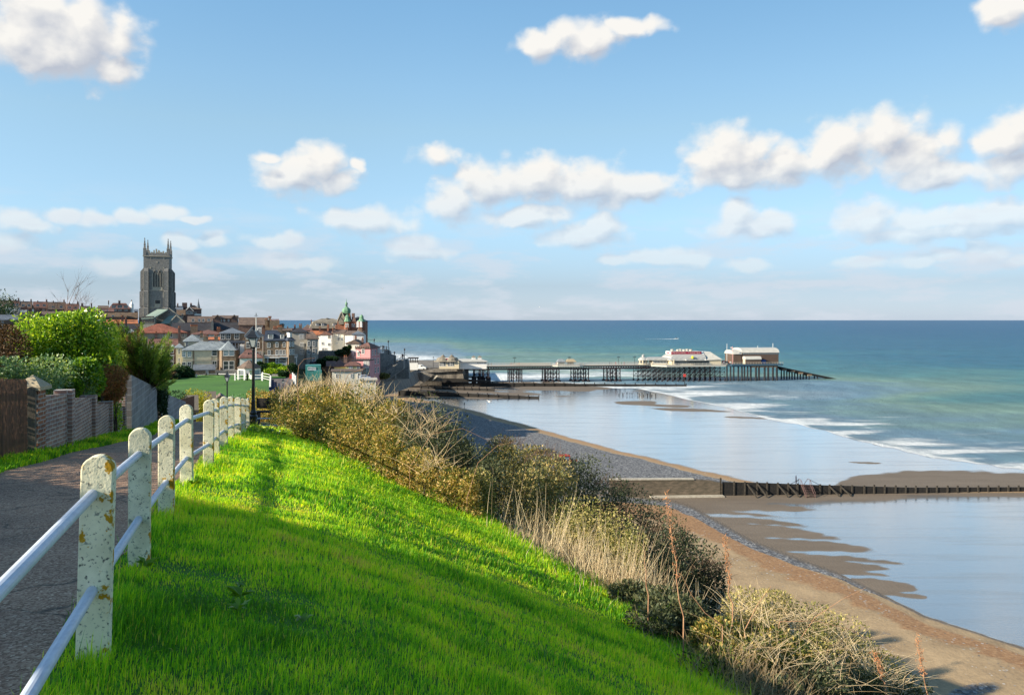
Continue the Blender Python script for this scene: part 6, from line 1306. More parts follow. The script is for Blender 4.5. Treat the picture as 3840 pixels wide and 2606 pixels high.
dq.prism(pts, 'z', Zf(742), Zf(730)).build('balcony_floor', M['white'], bl)
p3 = [Vector((x, y, Zf(730))) for x, y in pts[1:5]]; railing('balcony_rail', p3, .32, 34 * kz, M['white'], bl, .1, False)
for a in (600, 715, 865, 960, 1015): MB().box(X(a) - .1, X(a) + .1, -1.5, -1.3, -2, Zf(742)).build('balcony_post', M['white'], bl)
MB().box(X(715), X(868), -1.1, -.003, -1, Zf(822)).build('bay_plinth', M['white'], bl)
for a in (735, 778, 812, 846): window(bl, X(a), Zf(815), 26 * kx, 72 * kz, y=-.95, cols=2)
MB().box(X(715), X(868), -.94, -.004, Zf(822), Zf(742)).build('bay_wall', M['white'], bl)
window(bl, X(920), Zf(850), 24 * kx, 85 * kz, cols=2); window(bl, X(990), Zf(800), 30 * kx, 55 * kz, y=-.1)
gh = house(K4, 948, 1165, 812, 370, 300, 240, 10, 'render_g', 'slate_d', 'grey stone guest house with a dark pyramid roof and arched windows', 'guest house', ins=5, name='guest_house', wins=rowwin([1066, 1088, 1112], 405, 460, 16, arch=True) + rowwin([1080, 1110], 530, 575, 22, arch=True) + rowwin([1080, 1110], 620, 690, 22), chim=[(1072, 275, 45, 340, 5, 'brick_brown')])
house(K4, 1165, 1330, 812, 465, 362, 238, 9, 'render_g', 'tile_brown', 'right half of the grey guest house with a brown hip roof and four sash windows', 'guest house', name='guest_house', ins=(.2, 5), wins=rowwin([1195, 1266], 505, 570, 30) + rowwin([1195, 1266], 612, 680, 32) + rowwin([1268], 730, 785, 28))
# --- roofs behind
RB = [(K3, 70, 620, 500, 440, 305, 296, 12, 'brick_red', 'slate_d', 'long black slate roof to the left of the red roofed house', dict(roof='gable', chim=[(338, 215, 34, 370, 1, 'brick_red')])),
 (K3, 1150, 1820, 500, 420, 284, 300, 12, 'brick_red', 'slate_d', 'long black slate roof directly below the church nave', dict(roof='gable')),
 (K3, 1865, 2330, 500, 400, 278, 302, 12, 'brick_red', 'slate_d', 'black slate roof to the right of the grey ridge wall', dict(roof='gable')),
 (K3, 1822, 1862, 520, 250, 249, 298, 8, 'flint', None, 'grey flint party wall rising between the two black roofs', dict(roof='flat')),
 (K3, -40, 535, 360, 295, 228, 330, 10, 'brick_red', 'tile_orange', 'bright orange pantile roof at the foot of the church tower', dict(roof='gable', chim=[(275, 175, 45, 260, 3, 'brick_red', 3)])),
 (K3, -60, 345, 260, 180, 108, 372, 10, 'brick_red', 'tile_moss', 'brown roof with ochre moss left of the church tower', dict(roof='gable', wins=[(95, 155, 130, 180)])),
 (K3, 150, 540, 270, 200, 100, 380, 10, 'brick_red', 'tile_moss', 'long mossy brown roof running behind the church tower buttresses', dict(roof='gable')),
 (K3, 1420, 1835, 330, 272, 168, 330, 9, 'brick_red', 'tile_brown', 'red brick row with three white framed dormers right of the church', dict(roof='gable', wins=[(1490, 215, 1522, 262), (1598, 215, 1630, 262), (1668, 215, 1700, 262), (1760, 215, 1800, 250)])),
 (K3, 1850, 2290, 330, 205, 152, 335, 9, 'brick_red', 'tile_brown', 'brick row with two gables and triple white windows', dict(roof='gable', wins=rowwin([1915, 1945], 222, 262, 18) + rowwin([1992], 215, 255, 24) + rowwin([2050, 2125], 222, 255, 18) + rowwin([2200, 2222, 2244], 220, 262, 16))),
 (K4, 180, 600, 420, 265, 155, 300, 13, 'brick_red', 'tile_brown', 'large plain brown tiled hall roof behind the lamp', dict(roof='gable', wins=[(440, 275, 515, 290)], chim=[(195, 320, 38, 380, 1, 'brick_orange')])),
 (K4, 440, 508, 420, 305, 304, 292, 3, 'render_w', None, 'white parapet block with dark openings behind the lamp post', dict(roof='flat', wins=[(458, 318, 478, 355), (488, 318, 500, 355)])),
 (K4, 560, 640, 400, 195, 165, 296, 5, 'brick_brown', 'tile_brown', 'slim brown brick chimney block with stepped top', dict(roof='flat', chim=[(628, 160, 30, 210, 2, 'brick_brown', 4), (575, 190, 34, 260, 0, 'brick_brown')])),
 (K4, 625, 768, 400, 205, 204, 292, 6, 'brick_brown', None, 'broad brown brick chimney block with a line of pots along its top', dict(roof='flat', chim=[(697, 203, 130, 240, 2, 'brick_brown', 8)])),
 (K4, 768, 835, 420, 262, 245, 294, 6, 'brick_brown', 'tile_brown', 'low brick gable with a tiny red spire above the sea line', dict(roof='hip', chim=[(820, 262, 14, 300, 2, 'brick_red', 1)])),
 (K4, 670, 940, 430, 345, 312, 270, 7, 'brick_brown', 'tile_brown', 'brown roof lined with orange chimney pots above the guest house', dict(roof='gable', chim=[(740, 305, 130, 330, 2, 'brick_orange', 7)])),
 (K4, 885, 1230, 420, 345, 312, 300, 8, 'brick_red', 'tile_plain', 'red tiled roofs just below the patch of sea', dict(roof='gable', chim=[(990, 285, 22, 330, 3, 'brick_orange'), (885, 305, 16, 330, 3, 'brick_orange', 1)])),
 (K5, 160, 330, 640, 560, 478, 318, 8, 'brick_red', 'tile_brown', 'brown hipped roof at the left end of the grey mansard building', dict(roof='hip', ins=4, chim=[(303, 420, 16, 560, 2, 'brick_red', 1)]))]
for (K, a, b, c, d, e, Yd, dp, wl, rf_, lab, kw) in RB: house(K, a, b, c, d, e, Yd, dp, wl, rf_, lab, found=6, **kw)
g_ = [o for o in bpy.data.objects if o.get('label', '').startswith('brick row with two gables')][0]; X, Zf, kx, kz, w, dep, ze, zr = t_info[g_.name]
for a, b in ((1880, 1985), (2175, 2275)):
    MB().prism([(X(a), 0), (X(b), 0), (X(b), Zf(205)), ((X(a) + X(b)) / 2, Zf(148)), (X(a), Zf(205))], 'y', -.6, 3).build('gable', M['brick_red'], g_)
    mb = MB(); c_ = (X(a) + X(b)) / 2; mb.bar((X(a) - .2, -.7, Zf(207)), (c_, -.7, Zf(144)), .3).bar((X(b) + .2, -.7, Zf(207)), (c_, -.7, Zf(144)), .3).build('bargeboard', M['tile_brown'], g_)
# --- church
ch = empty('church', P(450 + 540 / 3.9425, 860 + 1395 / 3.9425, 392), math.radians(17), label='tall flint church tower with pinnacles and a green lead nave roof', cat='church')
YT = 390; kt = YT * math.cos(math.atan(.45)) / F / 3.9425; kz = YT / F / 3.9425; tzb = 1395
def tx(x): return (x - 540) * kt
def tz(y): return (tzb - y) * kz
tw = tx(730) - tx(345); hw = tw / 2; cxt = (tx(730) + tx(345)) / 2
MB().box(cxt - hw, cxt + hw, 0, tw, -8, tz(385)).build('tower', M['flint'], ch)
mb = MB().box(cxt - hw - .35, cxt + hw + .35, -.35, tw + .35, tz(400), tz(388)); mb.box(cxt - hw - .2, cxt + hw + .2, -.2, -.004, tz(1160), tz(1150)); mb.box(cxt - hw - .2, cxt + hw + .2, -.2, -.004, tz(905), tz(895)); mb.build('string_course', M['stone'], ch)
mb = MB()
for (a0, a1, b0, b1) in ((cxt - hw, cxt + hw, 0, .4), (cxt - hw, cxt + hw, tw - .4, tw), (cxt - hw, cxt - hw + .4, .401, tw - .401), (cxt + hw - .4, cxt + hw, .401, tw - .401)): mb.box(a0, a1, b0, b1, tz(385) + .001, tz(345))
mb.build('parapet', M['flint'], ch)
mb = MB()
for i in range(9):
    x = lerp(cxt - hw + 1.6, cxt + hw - 1.6, i / 8); h = [0, .5, 0, .9, 1.5, .9, 0, .5, 0][i]
    for y in (.0, tw - .4): mb.box(x - .35, x + .35, y + .001, y + .399, tz(344) , tz(330) + h)
mb.build('battlement', M['stone'], ch)
for sx in (-1, 1):
    for sy in (0, 1):
        x = cxt + sx * (hw - .5); y = .5 if sy == 0 else tw - .5
        MB().lathe([(.95, tz(385)), (.9, tz(290)), (1.05, tz(285)), (.7, tz(275)), (.5, tz(235)), (.62, tz(228)), (.33, tz(185)), (.42, tz(180)), (.15, tz(150)), (.3, tz(143)), (.08, tz(118 if sx < 0 else 125))], 4, (x, y, 0), rot=math.pi / 4).build('pinnacle', M['flint'], ch)
for sx in (-1, 1):      # stepped buttresses on every corner, pale dressed edges
    for (y, ax) in ((.0, 0), (.9, 1), (tw - 1.8, 1)):
        for (z0, z1, d) in ((-8, tz(1150), 2.2), (tz(1150), tz(900), 1.9), (tz(900), tz(600), 1.55)):
            top_ = z1 + (0 if z1 > tz(560) else 0)
            if ax: 
                x = cxt + sx * hw; a = x if sx > 0 else x - d; MB().prism([(x, z0), (x + sx * d, z0), (x + sx * d, z1 - .8), (x, z1 + 1.2)] if sx > 0 else [(x - d, z0), (x, z0), (x, z1 + 1.2), (x - d, z1 - .8)], 'y', y, y + 1.5).build('buttress', M['flint'], ch)
            else:
                x = cxt + sx * (hw - 1.3); MB().prism([(-d * .55, z0), (-.003, z0), (-.003, z1 + 1.0), (-d * .55, z1 - .6)], 'x', x - .95, x + .95).build('buttress', M['flint'], ch)
                for q in (-.96, .80): MB().box(x + q, x + q + .18, -d * .55 - .04, -d * .55 - .002, z0, z1 - .65).build('dressed_edge', M['stone'], ch)
for a, b in ((487, 545), (562, 620)):
    x0_, x1_ = tx(a), tx(b); c = (x0_ + x1_) / 2; w_ = x1_ - x0_
    arch = [(x0_ - .35, tz(850)), (x1_ + .35, tz(850)), (x1_ + .35, tz(660)), (c + w_ * .36, tz(618)), (c, tz(592)), (c - w_ * .36, tz(618)), (x0_ - .35, tz(660))]
    f = MB().prism(arch, 'y', -.12, -.003).build('belfry_window', M['stone'], ch)
    arc2 = [(x0_, tz(848)), (x1_, tz(848)), (x1_, tz(662)), (c + w_ * .3, tz(625)), (c, tz(602)), (c - w_ * .3, tz(625)), (x0_, tz(662))]
    MB().prism(arc2, 'y', -.16, -.123).build('louvre', M['slate_d'], f)
    mb = MB(); 
    for k in (1, 2): mb.box(lerp(x0_, x1_, k / 3) - .1, lerp(x0_, x1_, k / 3) + .1, -.2, -.163, tz(848), tz(640))
    mb.build('mullion', M['stone'], f)
MB().box(tx(480), tx(630), -.1, -.003, tz(900), tz(853)).build('stone_panel', M['stone'], ch)
f = MB().box(tx(512), tx(603), -.1, -.003, tz(1150), tz(1040)).build('stone_panel', M['stone'], ch)
mb = MB()
for i in range(3):
    for j in range(3): mb.lathe([(.45, 0), (.45, .04)], 8, (0, 0, 0)); 
mb = MB()
for i in range(4):
    for j in range(3): x = lerp(tx(520), tx(595), (i + .5) / 4); z = lerp(tz(1100), tz(1045), (j + .5) / 3); mb.box(x - .28, x + .28, -.14, -.103, z - .28, z + .28)
mb.build('sound_hole', M['slate_d'], f)
for x, y in ((452, 418), (650, 418), (550, 484), (452, 568), (650, 568)): MB().box(tx(x - 8), tx(x + 8), -.1, -.003, tz(y + 12), tz(y - 12)).build('shield', M['stone'], ch)
# nave: green lead roof on a clerestory, gable end in flint
n0, n1 = tx(415), tx(575); nz = -8
MB().box(tx(415), tx(575), -18, -2.2, nz, tz(1325)).build('clerestory', M['stone'], ch)
for i in range(5): x = lerp(n0, n1, (i + .5) / 5); window(ch, x, tz(1385), 1.2, 3.2, y=-18, style=2, cols=2, wm='stone')
MB().add([(tx(395), -18.4, tz(1322)), (tx(572), -18.4, tz(1310)), (tx(752), -9, tz(1185)), (tx(560), -2, tz(1182)), (tx(395), -18.4, tz(1332)), (tx(572), -18.4, tz(1320)), (tx(752), -9, tz(1197)), (tx(560), -2, tz(1194))], [(0,1,2,3), (7,6,5,4), (0,4,5,1), (1,5,6,2), (2,6,7,3), (3,7,4,0)]).build('nave_roof', M['lead'], ch)
MB().prism([(tx(575), nz), (tx(960), nz), (tx(960), tz(1320)), (tx(758), tz(1170)), (tx(575), tz(1312))], 'y', -8.9, -8.2).build('nave_gable', M['flint'], ch)
mb = MB().bar((tx(575), -9.0, tz(1312)), (tx(758), -9.0, tz(1166)), .4).bar((tx(758), -9.0, tz(1166)), (tx(960), -9.0, tz(1320)), .4).build('gable_coping', M['stone'], ch)
window(ch, tx(762), tz(1250), 1.0, 2.4, y=-9, style=1, wm='stone')
MB().add([(tx(655), -14, tz(1385)), (tx(810), -14, tz(1385)), (tx(890), -9.3, tz(1275)), (tx(760), -9.1, tz(1278)), (tx(655), -14, tz(1395)), (tx(810), -14, tz(1395)), (tx(890), -9.3, tz(1285)), (tx(760), -9.1, tz(1288))], [(0,1,2,3), (7,6,5,4), (0,4,5,1), (1,5,6,2), (2,6,7,3), (3,7,4,0)]).build('aisle_roof', M['lead'], ch)
MB().prism([(tx(800), nz), (tx(1010), nz), (tx(1010), tz(1370)), (tx(890), tz(1275)), (tx(800), tz(1360))], 'y', -14, -13.2).build('chancel_gable', M['flint'], ch)
mb = MB().bar((tx(795), -14.1, tz(1365)), (tx(888), -14.1, tz(1270)), .4).bar((tx(888), -14.1, tz(1270)), (tx(1012), -14.1, tz(1375)), .4).build('gable_coping', M['stone'], ch)
# --- red mansion with turret right of the tower
ma = house(K2, 965, 1205, 1330, 1180, 1120, 445, 10, 'brick_red', 'tile_brown', 'red brick mansion with white gable windows beside the church', 'mansion', name='mansion', ins=4, wins=rowwin([985, 1062], 1215, 1250, 18) + rowwin([1025], 1205, 1255, 30) + rowwin([1108], 1225, 1262, 38), chim=[(1050, 1100, 30, 1150, 3)])
X, Zf, kx, kz, w, dep, ze, zr = t_info[ma.name]
MB().prism([(X(965), -4), (X(1085), -4), (X(1085), Zf(1205)), (X(1025), Zf(1150)), (X(965), Zf(1205))], 'y', -1, 3).build('gable', M['brick_red'], ma)
MB().bar((X(960), -1.1, Zf(1210)), (X(1025), -1.1, Zf(1146)), .3).bar((X(1025), -1.1, Zf(1146)), (X(1090), -1.1, Zf(1210)), .3).build('bargeboard', M['white'], ma)
window(ma, X(1025), Zf(1255), 30 * kx, 50 * kz, y=-1, cols=3); window(ma, X(988), Zf(1252), 16 * kx, 38 * kz, y=-1); window(ma, X(1062), Zf(1252), 16 * kx, 38 * kz, y=-1)
MB().box(X(918), X(992), 2, 8, -5, Zf(1085)).build('square_tower', M['brick_red'], ma)
MB().lathe([(25 * kx, -4), (25 * kx, Zf(1185)), (31 * kx, Zf(1182)), (20 * kx, Zf(1130)), (.2, Zf(1060)), (.04, Zf(1022))], 8, (X(1160), 2, 0)).build('turret', M['slate'], ma)
MB().box(X(1100), X(1205), -.4, -.003, Zf(1275), Zf(1250)).build('balcony', M['white'], ma)
house(K2, 815, 925, 1330, 1190, 1130, 440, 9, 'brick_red', 'slate', 'blue grey slate roofed house tucked between the tower and the mansion', roof='gable', chim=[(853, 1105, 22, 1150, 3)])
house(K2, 830, 960, 1350, 1270, 1190, 425, 9, 'brick_red', 'tile_moss', 'brown roofed house with a white dormer gable below the mansion', roof='gable', wins=rowwin([922], 1250, 1290, 24))
# --- hill top row at the left
HR = [(-60, 170, 180, 102, 'left end house of the red terrace along the skyline'), (172, 300, 180, 106, 'second house of the skyline terrace with a square chimney'), (302, 500, 190, 124, 'third house of the skyline terrace with two small dormers'), (520, 745, 190, 128, 'grey roofed house of the terrace beside the white gable'), (747, 1020, 215, 133, 'long dark roofed house of the terrace behind the bare tree'), (1022, 1225, 225, 160, 'lower terrace house right of the bare tree')]
for i, (a, b, e, r_, lab) in enumerate(HR):
    house(KH, a, b, 330, e + 38, r_, 560 + 3 * i, 10, 'brick_red', 'tile_brown' if i % 2 == 0 else 'tile_plain', lab, roof='gable', found=8, group='terrace on the skyline', wins=rowwin([a + (b - a) * .3, a + (b - a) * .75], e - 16, e + 12, 40) + rowwin([a + (b - a) * .3, a + (b - a) * .7], e + 60, e + 88, 24), chim=[(a + (b - a) * .92, r_ - 28, 22, r_ + 10, 5), (a + (b - a) * .3, r_ - 8, 14, r_ + 10, 5)])
house(KH, 80, 240, 330, 215, 168, 540, 9, 'render_w', 'tile_plain', 'white gabled house with two dark windows on the hill', roof='front', ridge_off=.48, wins=rowwin([120], 212, 236, 18) + rowwin([193], 208, 238, 22))
house(KH, 318, 420, 330, 250, 190, 540, 9, 'render_w', 'tile_plain', 'smaller white house with a sloping gable on the hill', roof='front', ridge_off=.9, wins=rowwin([375], 235, 260, 22))
house(KH, 235, 318, 330, 215, 195, 545, 8, 'render_w', 'tile_brown', 'low white link between the two white hill houses', roof='gable', wins=rowwin([280], 225, 250, 28))
house(KH, 500, 528, 330, 240, 160, 540, 9, 'render_w', 'tile_brown', 'narrow white gable end on the hill', roof='front', ridge_off=.2)
mn = house(KH, 1690, 2030, 330, 245, 150, 560, 12, 'brick_red', 'tile_plain', 'large red brick hotel with white arched windows on the skyline left of the tower', 'hotel', name='hotel', ins=3, wins=rowwin([1772, 1958], 195, 228, 60, cols=4) + rowwin([1866], 188, 226, 66, cols=3) + rowwin([1790, 1868, 1960], 245, 268, 50, cols=3), chim=[(1690, 122, 16, 170, 4), (1858, 115, 34, 160, 4), (2050, 112, 14, 160, 4)])
X, Zf, kx, kz, w, dep, ze, zr = t_info[mn.name]; MB().lathe([(30 * kx, -6), (30 * kx, Zf(182)), (36 * kx, Zf(178)), (14 * kx, Zf(140)), (.1, Zf(118))], 8, (X(2052), 3, 0)).build('corner_turret', M['render_w'], mn)
house(KH, 1530, 1690, 330, 235, 190, 565, 9, 'brick_red', 'tile_brown', 'low brown roofed wing left of the skyline hotel', roof='gable')
house(KH, 1250, 1400, 330, 250, 195, 560, 9, 'brick_red', 'tile_brown', 'low dark cottages between the terrace and the skyline hotel', roof='gable', wins=rowwin([1290, 1370], 215, 240, 20), chim=[(1280, 158, 30, 200, 4), (1425, 158, 20, 220, 4)])
house(KH, 1400, 1770, 330, 285, 244, 520, 9, 'brick_red', 'tile_plain', 'long dull red roof with a white arched dormer', roof='gable', wins=rowwin([1582], 258, 295, 32) + rowwin([1622, 1672], 258, 275, 20))
house(KH, 2090, 2145, 330, 280, 245, 520, 9, 'brick_red', 'slate', 'small blue roofed house touching the church tower edge', roof='gable')
house(KH, -30, 330, 560, 415, 332, 430, 12, 'brick_brown', 'slate', 'blue grey slate roof at the far left above the gardens', roof='gable', wins=rowwin([38], 430, 465, 26, style=2), name='house')
house(KH, 60, 250, 560, 475, 392, 420, 9, 'brick_red', 'tile_brown', 'brown gabled house with a white gable post at far left', roof='front', wins=rowwin([180], 435, 455, 22))
house(KH, -20, 70, 640, 545, 475, 400, 9, 'brick_red', 'slate', 'white dormered house at the left edge of the view', roof='hip', wins=rowwin([20], 512, 555, 44))
house(KH, 290, 640, 420, 345, 295, 405, 9, 'brick_brown', 'slate_d', 'black roof with two tall red brick chimney blocks', roof='gable', chim=[(470, 245, 55, 350, 1, 'brick_red', 3), (590, 258, 105, 330, 1, 'brick_red', 4)])
house(KH, 640, 1350, 420, 330, 280, 470, 10, 'brick_brown', 'tile_brown', 'long brown roof seen through the bare twigs', roof='gable')
house(KH, 1560, 1990, 480, 405, 330, 400, 10, 'brick_brown', 'tile_brown', 'brown tiled roof with a grey skylight above the orange roof', roof='gable', wins=[(1745, 345, 1785, 375, dict(style=0, pane='glassp'))])
house(KH, -200, 60, 900, 620, 560, 90, 9, 'brick_brown', 'tile_brown', 'nearer house roof hidden behind the brown hedge', roof='gable')
bt = P(8, 1158, 500); shrub('round_tree', 'dark round tree on the hill at the left edge', 'tree', [(bt.x, 500, bt.z, 9, 9, 9)], 2500, 1.2, M['darkleaf'], 200, stems=2)

# --- the mansard building, the domed hotel
mz = house(K5, 285, 905, 640, 545, 380, 318, 13, 'brick_orange', 'slate_m', 'orange brick building with a big grey mansard roof and white dormers', 'guest house', roof='mansard', name='guest_house', rot=4, chim=[(590, 372, 32, 420, 5, 'slate_m', 0)])
X, Zf, kx, kz, w, dep, ze, zr = t_info[mz.name]
for a in (403, 500, 690): dormer(mz, X(a), Zf(530), 48 * kx, 70 * kz, .35, d=3.5, roofm='slate_m')
ht = empty('domed_hotel', P(1100 + 1040 / 4.506, 1110 + 800 / 4.506, 300), math.radians(4), label='red brick seafront hotel crowned with green copper domes', cat='hotel')
kk = 300 / F / 4.506; hx = lambda x: (x - 1040) * kk; hz = lambda y: (800 - y) * kk
MB().box(hx(735), hx(1195), 1.6, 12, -6, hz(430)).build('wall', M['brick_orange'], ht)
MB().box(hx(860), hx(1210), -.4, 1.595, -6, hz(430)).build('front_wall', M['brick_orange'], ht)
MB().box(hx(855), hx(1216), -.8, -.404, hz(536), hz(527)).build('cornice', M['brick_red'], ht)
for a in (915, 952, 1003, 1035): window(ht, hx(a), hz(525), .3, 1.1, y=-.4, style=1, arch=True)
for a in (1130, 1160, 1185, 1100): window(ht, hx(a), hz(612), .3, 1.0, y=-.4, style=1)
for a in (1165,): window(ht, hx(a), hz(690), .3, 1.0, y=-.4, style=1)
for xa in (735, 800):
    pass
MB().prism([(hx(730), hz(430)), (hx(885), hz(430)), (hx(800), hz(270))], 'y', 2, 5).build('stone_gable', M['slate_m'], ht)
mb = MB().bar((hx(725), 1.9, hz(440)), (hx(800), 1.9, hz(264)), .25).bar((hx(800), 1.9, hz(264)), (hx(890), 1.9, hz(420)), .25).build('gable_coping', M['stone'], ht)
MB().prism([(hx(775), hz(480)), (hx(862), hz(480)), (hx(862), hz(432)), (hx(808), hz(365)), (hx(775), hz(430))], 'y', -1.2, 1.5).build('small_gable', M['slate_m'], ht)
roof_mb('hip', hx(930), hx(1195), 1, 11, hz(430), hz(352), .4, 3).build('roof', M['slate_d'], ht)
MB().prism([(hx(935), hz(430)), (hx(985), hz(430)), (hx(965), hz(400)), (hx(945), hz(290)), (hx(935), hz(300))], 'y', .5, 3).build('brick_gable', M['brick_orange'], ht)
MB().box(hx(958), hx(1003), 5, 6.5, hz(430), hz(290)).build('chimney', M['brick_red'], ht)
MB().prism([(hx(1000), hz(432)), (hx(1060), hz(432)), (hx(1050), hz(385)), (hx(1030), hz(352)), (hx(1010), hz(385))], 'y', -.6, .8).build('dutch_gable', M['brick_red'], ht)
M['copper_d'] = M['copper']
dc = hx(862); MB().lathe([(62 * kk, hz(430)), (62 * kk, hz(290))], 8, (dc, 6, 0)).build('dome_drum', M['brick_red'], ht)
MB().lathe([(70 * kk, hz(296)), (72 * kk, hz(280)), (77 * kk, hz(255)), (75 * kk, hz(232)), (62 * kk, hz(210)), (38 * kk, hz(192)), (20 * kk, hz(180)), (16 * kk, hz(176)), (20 * kk, hz(172))], 8, (dc, 6, 0), rot=.39).build('main_dome', M['copper'], ht)
mb = MB()
for k in range(8): a = k * math.pi / 4; mb.tube((dc + 15 * kk * math.cos(a), 6 + 15 * kk * math.sin(a), hz(174)), (dc + 15 * kk * math.cos(a), 6 + 15 * kk * math.sin(a), hz(140)), .07, .07, 5)
mb.lathe([(19 * kk, hz(142)), (23 * kk, hz(130)), (20 * kk, hz(112)), (9 * kk, hz(98)), (6 * kk, hz(92)), (.08, hz(70)), (.05, hz(42))], 8, (dc, 6, 0)).build('lantern', M['copper'], ht)
for c, t0, y0 in ((915, 320, -1.5), (1152, 320, -1.2)):
    MB().lathe([(58 * kk, hz(700)), (58 * kk, hz(430))], 8, (hx(c), y0 + 1.2, 0), rot=.39).build('corner_tower', M['brick_orange'], ht)
    MB().lathe([(68 * kk, hz(434)), (64 * kk, hz(424)), (46 * kk, hz(400)), (36 * kk, hz(380)), (35 * kk, hz(352)), (27 * kk, hz(334)), (12 * kk, hz(322)), (.04, hz(308))], 8, (hx(c), y0 + 1.2, 0), rot=.39).build('corner_dome', M['copper'], ht)
    for dx in (-14, 16): window(ht, hx(c + dx), hz(522), .3, 1.1, y=y0 - .1, style=1, arch=True)
for a in (1095, 1150): MB().prism([(hx(a - 20), hz(530)), (hx(a + 20), hz(530)), (hx(a + 18), hz(440)), (hx(a), hz(415)), (hx(a - 18), hz(440))], 'y', -1.75, -1.4).build('white_dormer', M['white'], ht)
# --- white houses, pink house, cottages
house(K5, 300, 520, 760, 655, 590, 285, 8, 'render_c', 'tile_orange', 'low house with an orange red roof left of the white gables', roof='gable', chim=[(448, 548, 18, 620, 3)])
house(K5, 425, 462, 925, 665, 640, 270, 7, 'render_w', 'tile_plain', 'narrow white strip of a house left of the tall white gable', roof='flat')
house(K5, 462, 640, 930, 650, 592, 268, 10, 'render_w', 'tile_plain', 'tall white rendered house with a blunt gable facing the sea front', roof='front', rot=-12, wins=rowwin([605, 495, 605], 665, 710, 26, wm='render_g')[:1] + [(480, 780, 508, 822), (588, 798, 628, 838), (490, 880, 524, 920), (540, 880, 560, 925)], chim=[(545, 510, 26, 600, 4, 'brick_orange'), (640, 560, 8, 600, 3, 'brick_orange', 1)])
house(K5, 641, 850, 930, 628, 570, 270, 9, 'render_c', 'tile_brown', 'pale cream house beside the tall white gable with small scattered windows', roof='gable', rot=-10, wins=[(642, 665, 668, 705), (755, 640, 778, 685), (752, 705, 780, 748), (815, 702, 835, 750), (732, 790, 752, 806)], chim=[(690, 515, 22, 630, 4, 'brick_orange'), (900, 530, 14, 620, 2, 'brick_orange', 1)])
house(K5, 600, 860, 700, 640, 595, 285, 8, 'brick_orange', 'tile_orange', 'orange red roof behind the cream house', roof='gable')
house(K5, 872, 1135, 890, 650, 590, 264, 9, 'render_w', 'tile_brown', 'white painted house with a flat parapet below the hotel domes', roof='gable', rot=-12, chim=[(1090, 560, 55, 620, 4, 'brick_brown', 3)])
house(K5, 1000, 1198, 890, 648, 590, 261, 8, 'render_w', 'slate', 'white house with a small blue slate hip roof touching the sea view', ins=3.5, wins=[(1168, 665, 1186, 730), (1170, 750, 1186, 785)])
house(K5, 885, 1115, 920, 800, 738, 254, 9, 'render_c', 'tile_brown', 'small cream gabled cottage left of the pink house', roof='front', rot=-10, ridge_off=.62, wins=[(935, 830, 962, 875), (1040, 840, 1065, 900)], chim=[(1018, 702, 26, 760, 4), (1135, 742, 30, 800, 4)])
house(K5, 960, 1062, 1090, 925, 924, 250, 6, 'render_w', None, 'lower white wall with one dark window beside the pink house', 'house', roof='flat', wins=[(1028, 955, 1052, 1018), (975, 980, 1000, 1045)])
pk = house(K5, 1060, 1300, 1320, 880, 785, 240, 7.5, 'pink', 'tile_plain', 'tall pink rendered house with a red hip roof by the slope to the promenade', rot=-24, ins=3, wins=[(1158, 905, 1200, 970), (1088, 945, 1118, 1010)])
X, Zf, kx, kz, w, dep, ze, zr = t_info[pk.name]
MB().prism([(X(1075), Zf(948)), (X(1128), Zf(948)), (X(1101), Zf(918))], 'y', -.5, -.004).build('door_hood', M['white'], pk)
for (ya, yb_) in ((905, 1000), (1055, 1150), (1210, 1305)):
    for t in (.22, .5, .78):
        window(pk, w / 2, Zf(yb_), .8, (yb_ - ya) * kz * .9, y=dep * t, rot=math.pi / 2, style=2, wm='pink' if t > 2 else 'white')
mb = MB()
for i in range(9): mb.box(lerp(-w/2, w/2, i / 8) - .15, lerp(-w/2, w/2, i / 8) + .15, -.45, -.15, ze + .0, ze + .5)
mb.build('parapet_tooth', M['tile_brown'], pk)
MB().box(w/2 + .003, w/2 + 1.3, dep * .7, dep * 1.0, Zf(975), Zf(890)).build('oriel', M['white'], pk)
window(pk, w/2 + 1.3, Zf(955), 1.3, 1.1, y=dep * .85, rot=math.pi / 2, cols=3, style=2)
pw = house(K5, 1000, 1295, 1325, 1090, 1089, 231, 5, 'pink', None, 'lower pink wing with a dark railed roof terrace', 'house', roof='flat', rot=-14, wins=rowwin([1200, 1232, 1268], 1105, 1170, 16) + rowwin([1195, 1225, 1262], 1210, 1315, 22, arch=True))
X, Zf, kx, kz, w, dep, ze, zr = t_info[pw.name]
railing('terrace_rail', [(-w/2, 0, ze), (w/2, 0, ze)], .45, 45 * kz, M['iron'], pw, .08); MB().box(-w/2 - .2, w/2 + .2, -.3, dep, ze + .003, ze + .25).build('terrace_edge', M['slate_d'], pw)
house(K5, 690, 880, 1290, 1190, 1085, 225, 8, 'yellow', 'tile_plain', 'dark red roofed cottages behind the dry stalks', roof='hip', ins=3)
house(K5, 880, 1130, 1290, 1175, 1095, 222, 8, 'yellow', 'tile_plain', 'yellow walled cottage with a dark red roof left of the pink wing', roof='hip', ins=3, wins=rowwin([950, 985], 1190, 1235, 20) + rowwin([1095], 1180, 1235, 40), chim=[(880, 1040, 60, 1110, 3)])
house(K5, 570, 700, 1290, 1185, 1110, 228, 8, 'brick_red', 'tile_plain', 'low dark red roof at the left end of the cottages', roof='gable')
hut = house(K5, 655, 1160, 1400, 1262, 1250, 190, 7, 'render_c', 'tile_brown', 'long low cream hut with a shallow grey roof above the brambles', 'hut', roof='gable', name='hut', wins=[(722, 1325, 765, 1372), (970, 1315, 998, 1375), (1090, 1310, 1135, 1390)])
house(K5, 1130, 1395, 1480, 1415, 1405, 175, 6, 'render_c', 'render_g', 'square pale green hut at the end of the brambles', 'hut', roof='flat', name='hut')
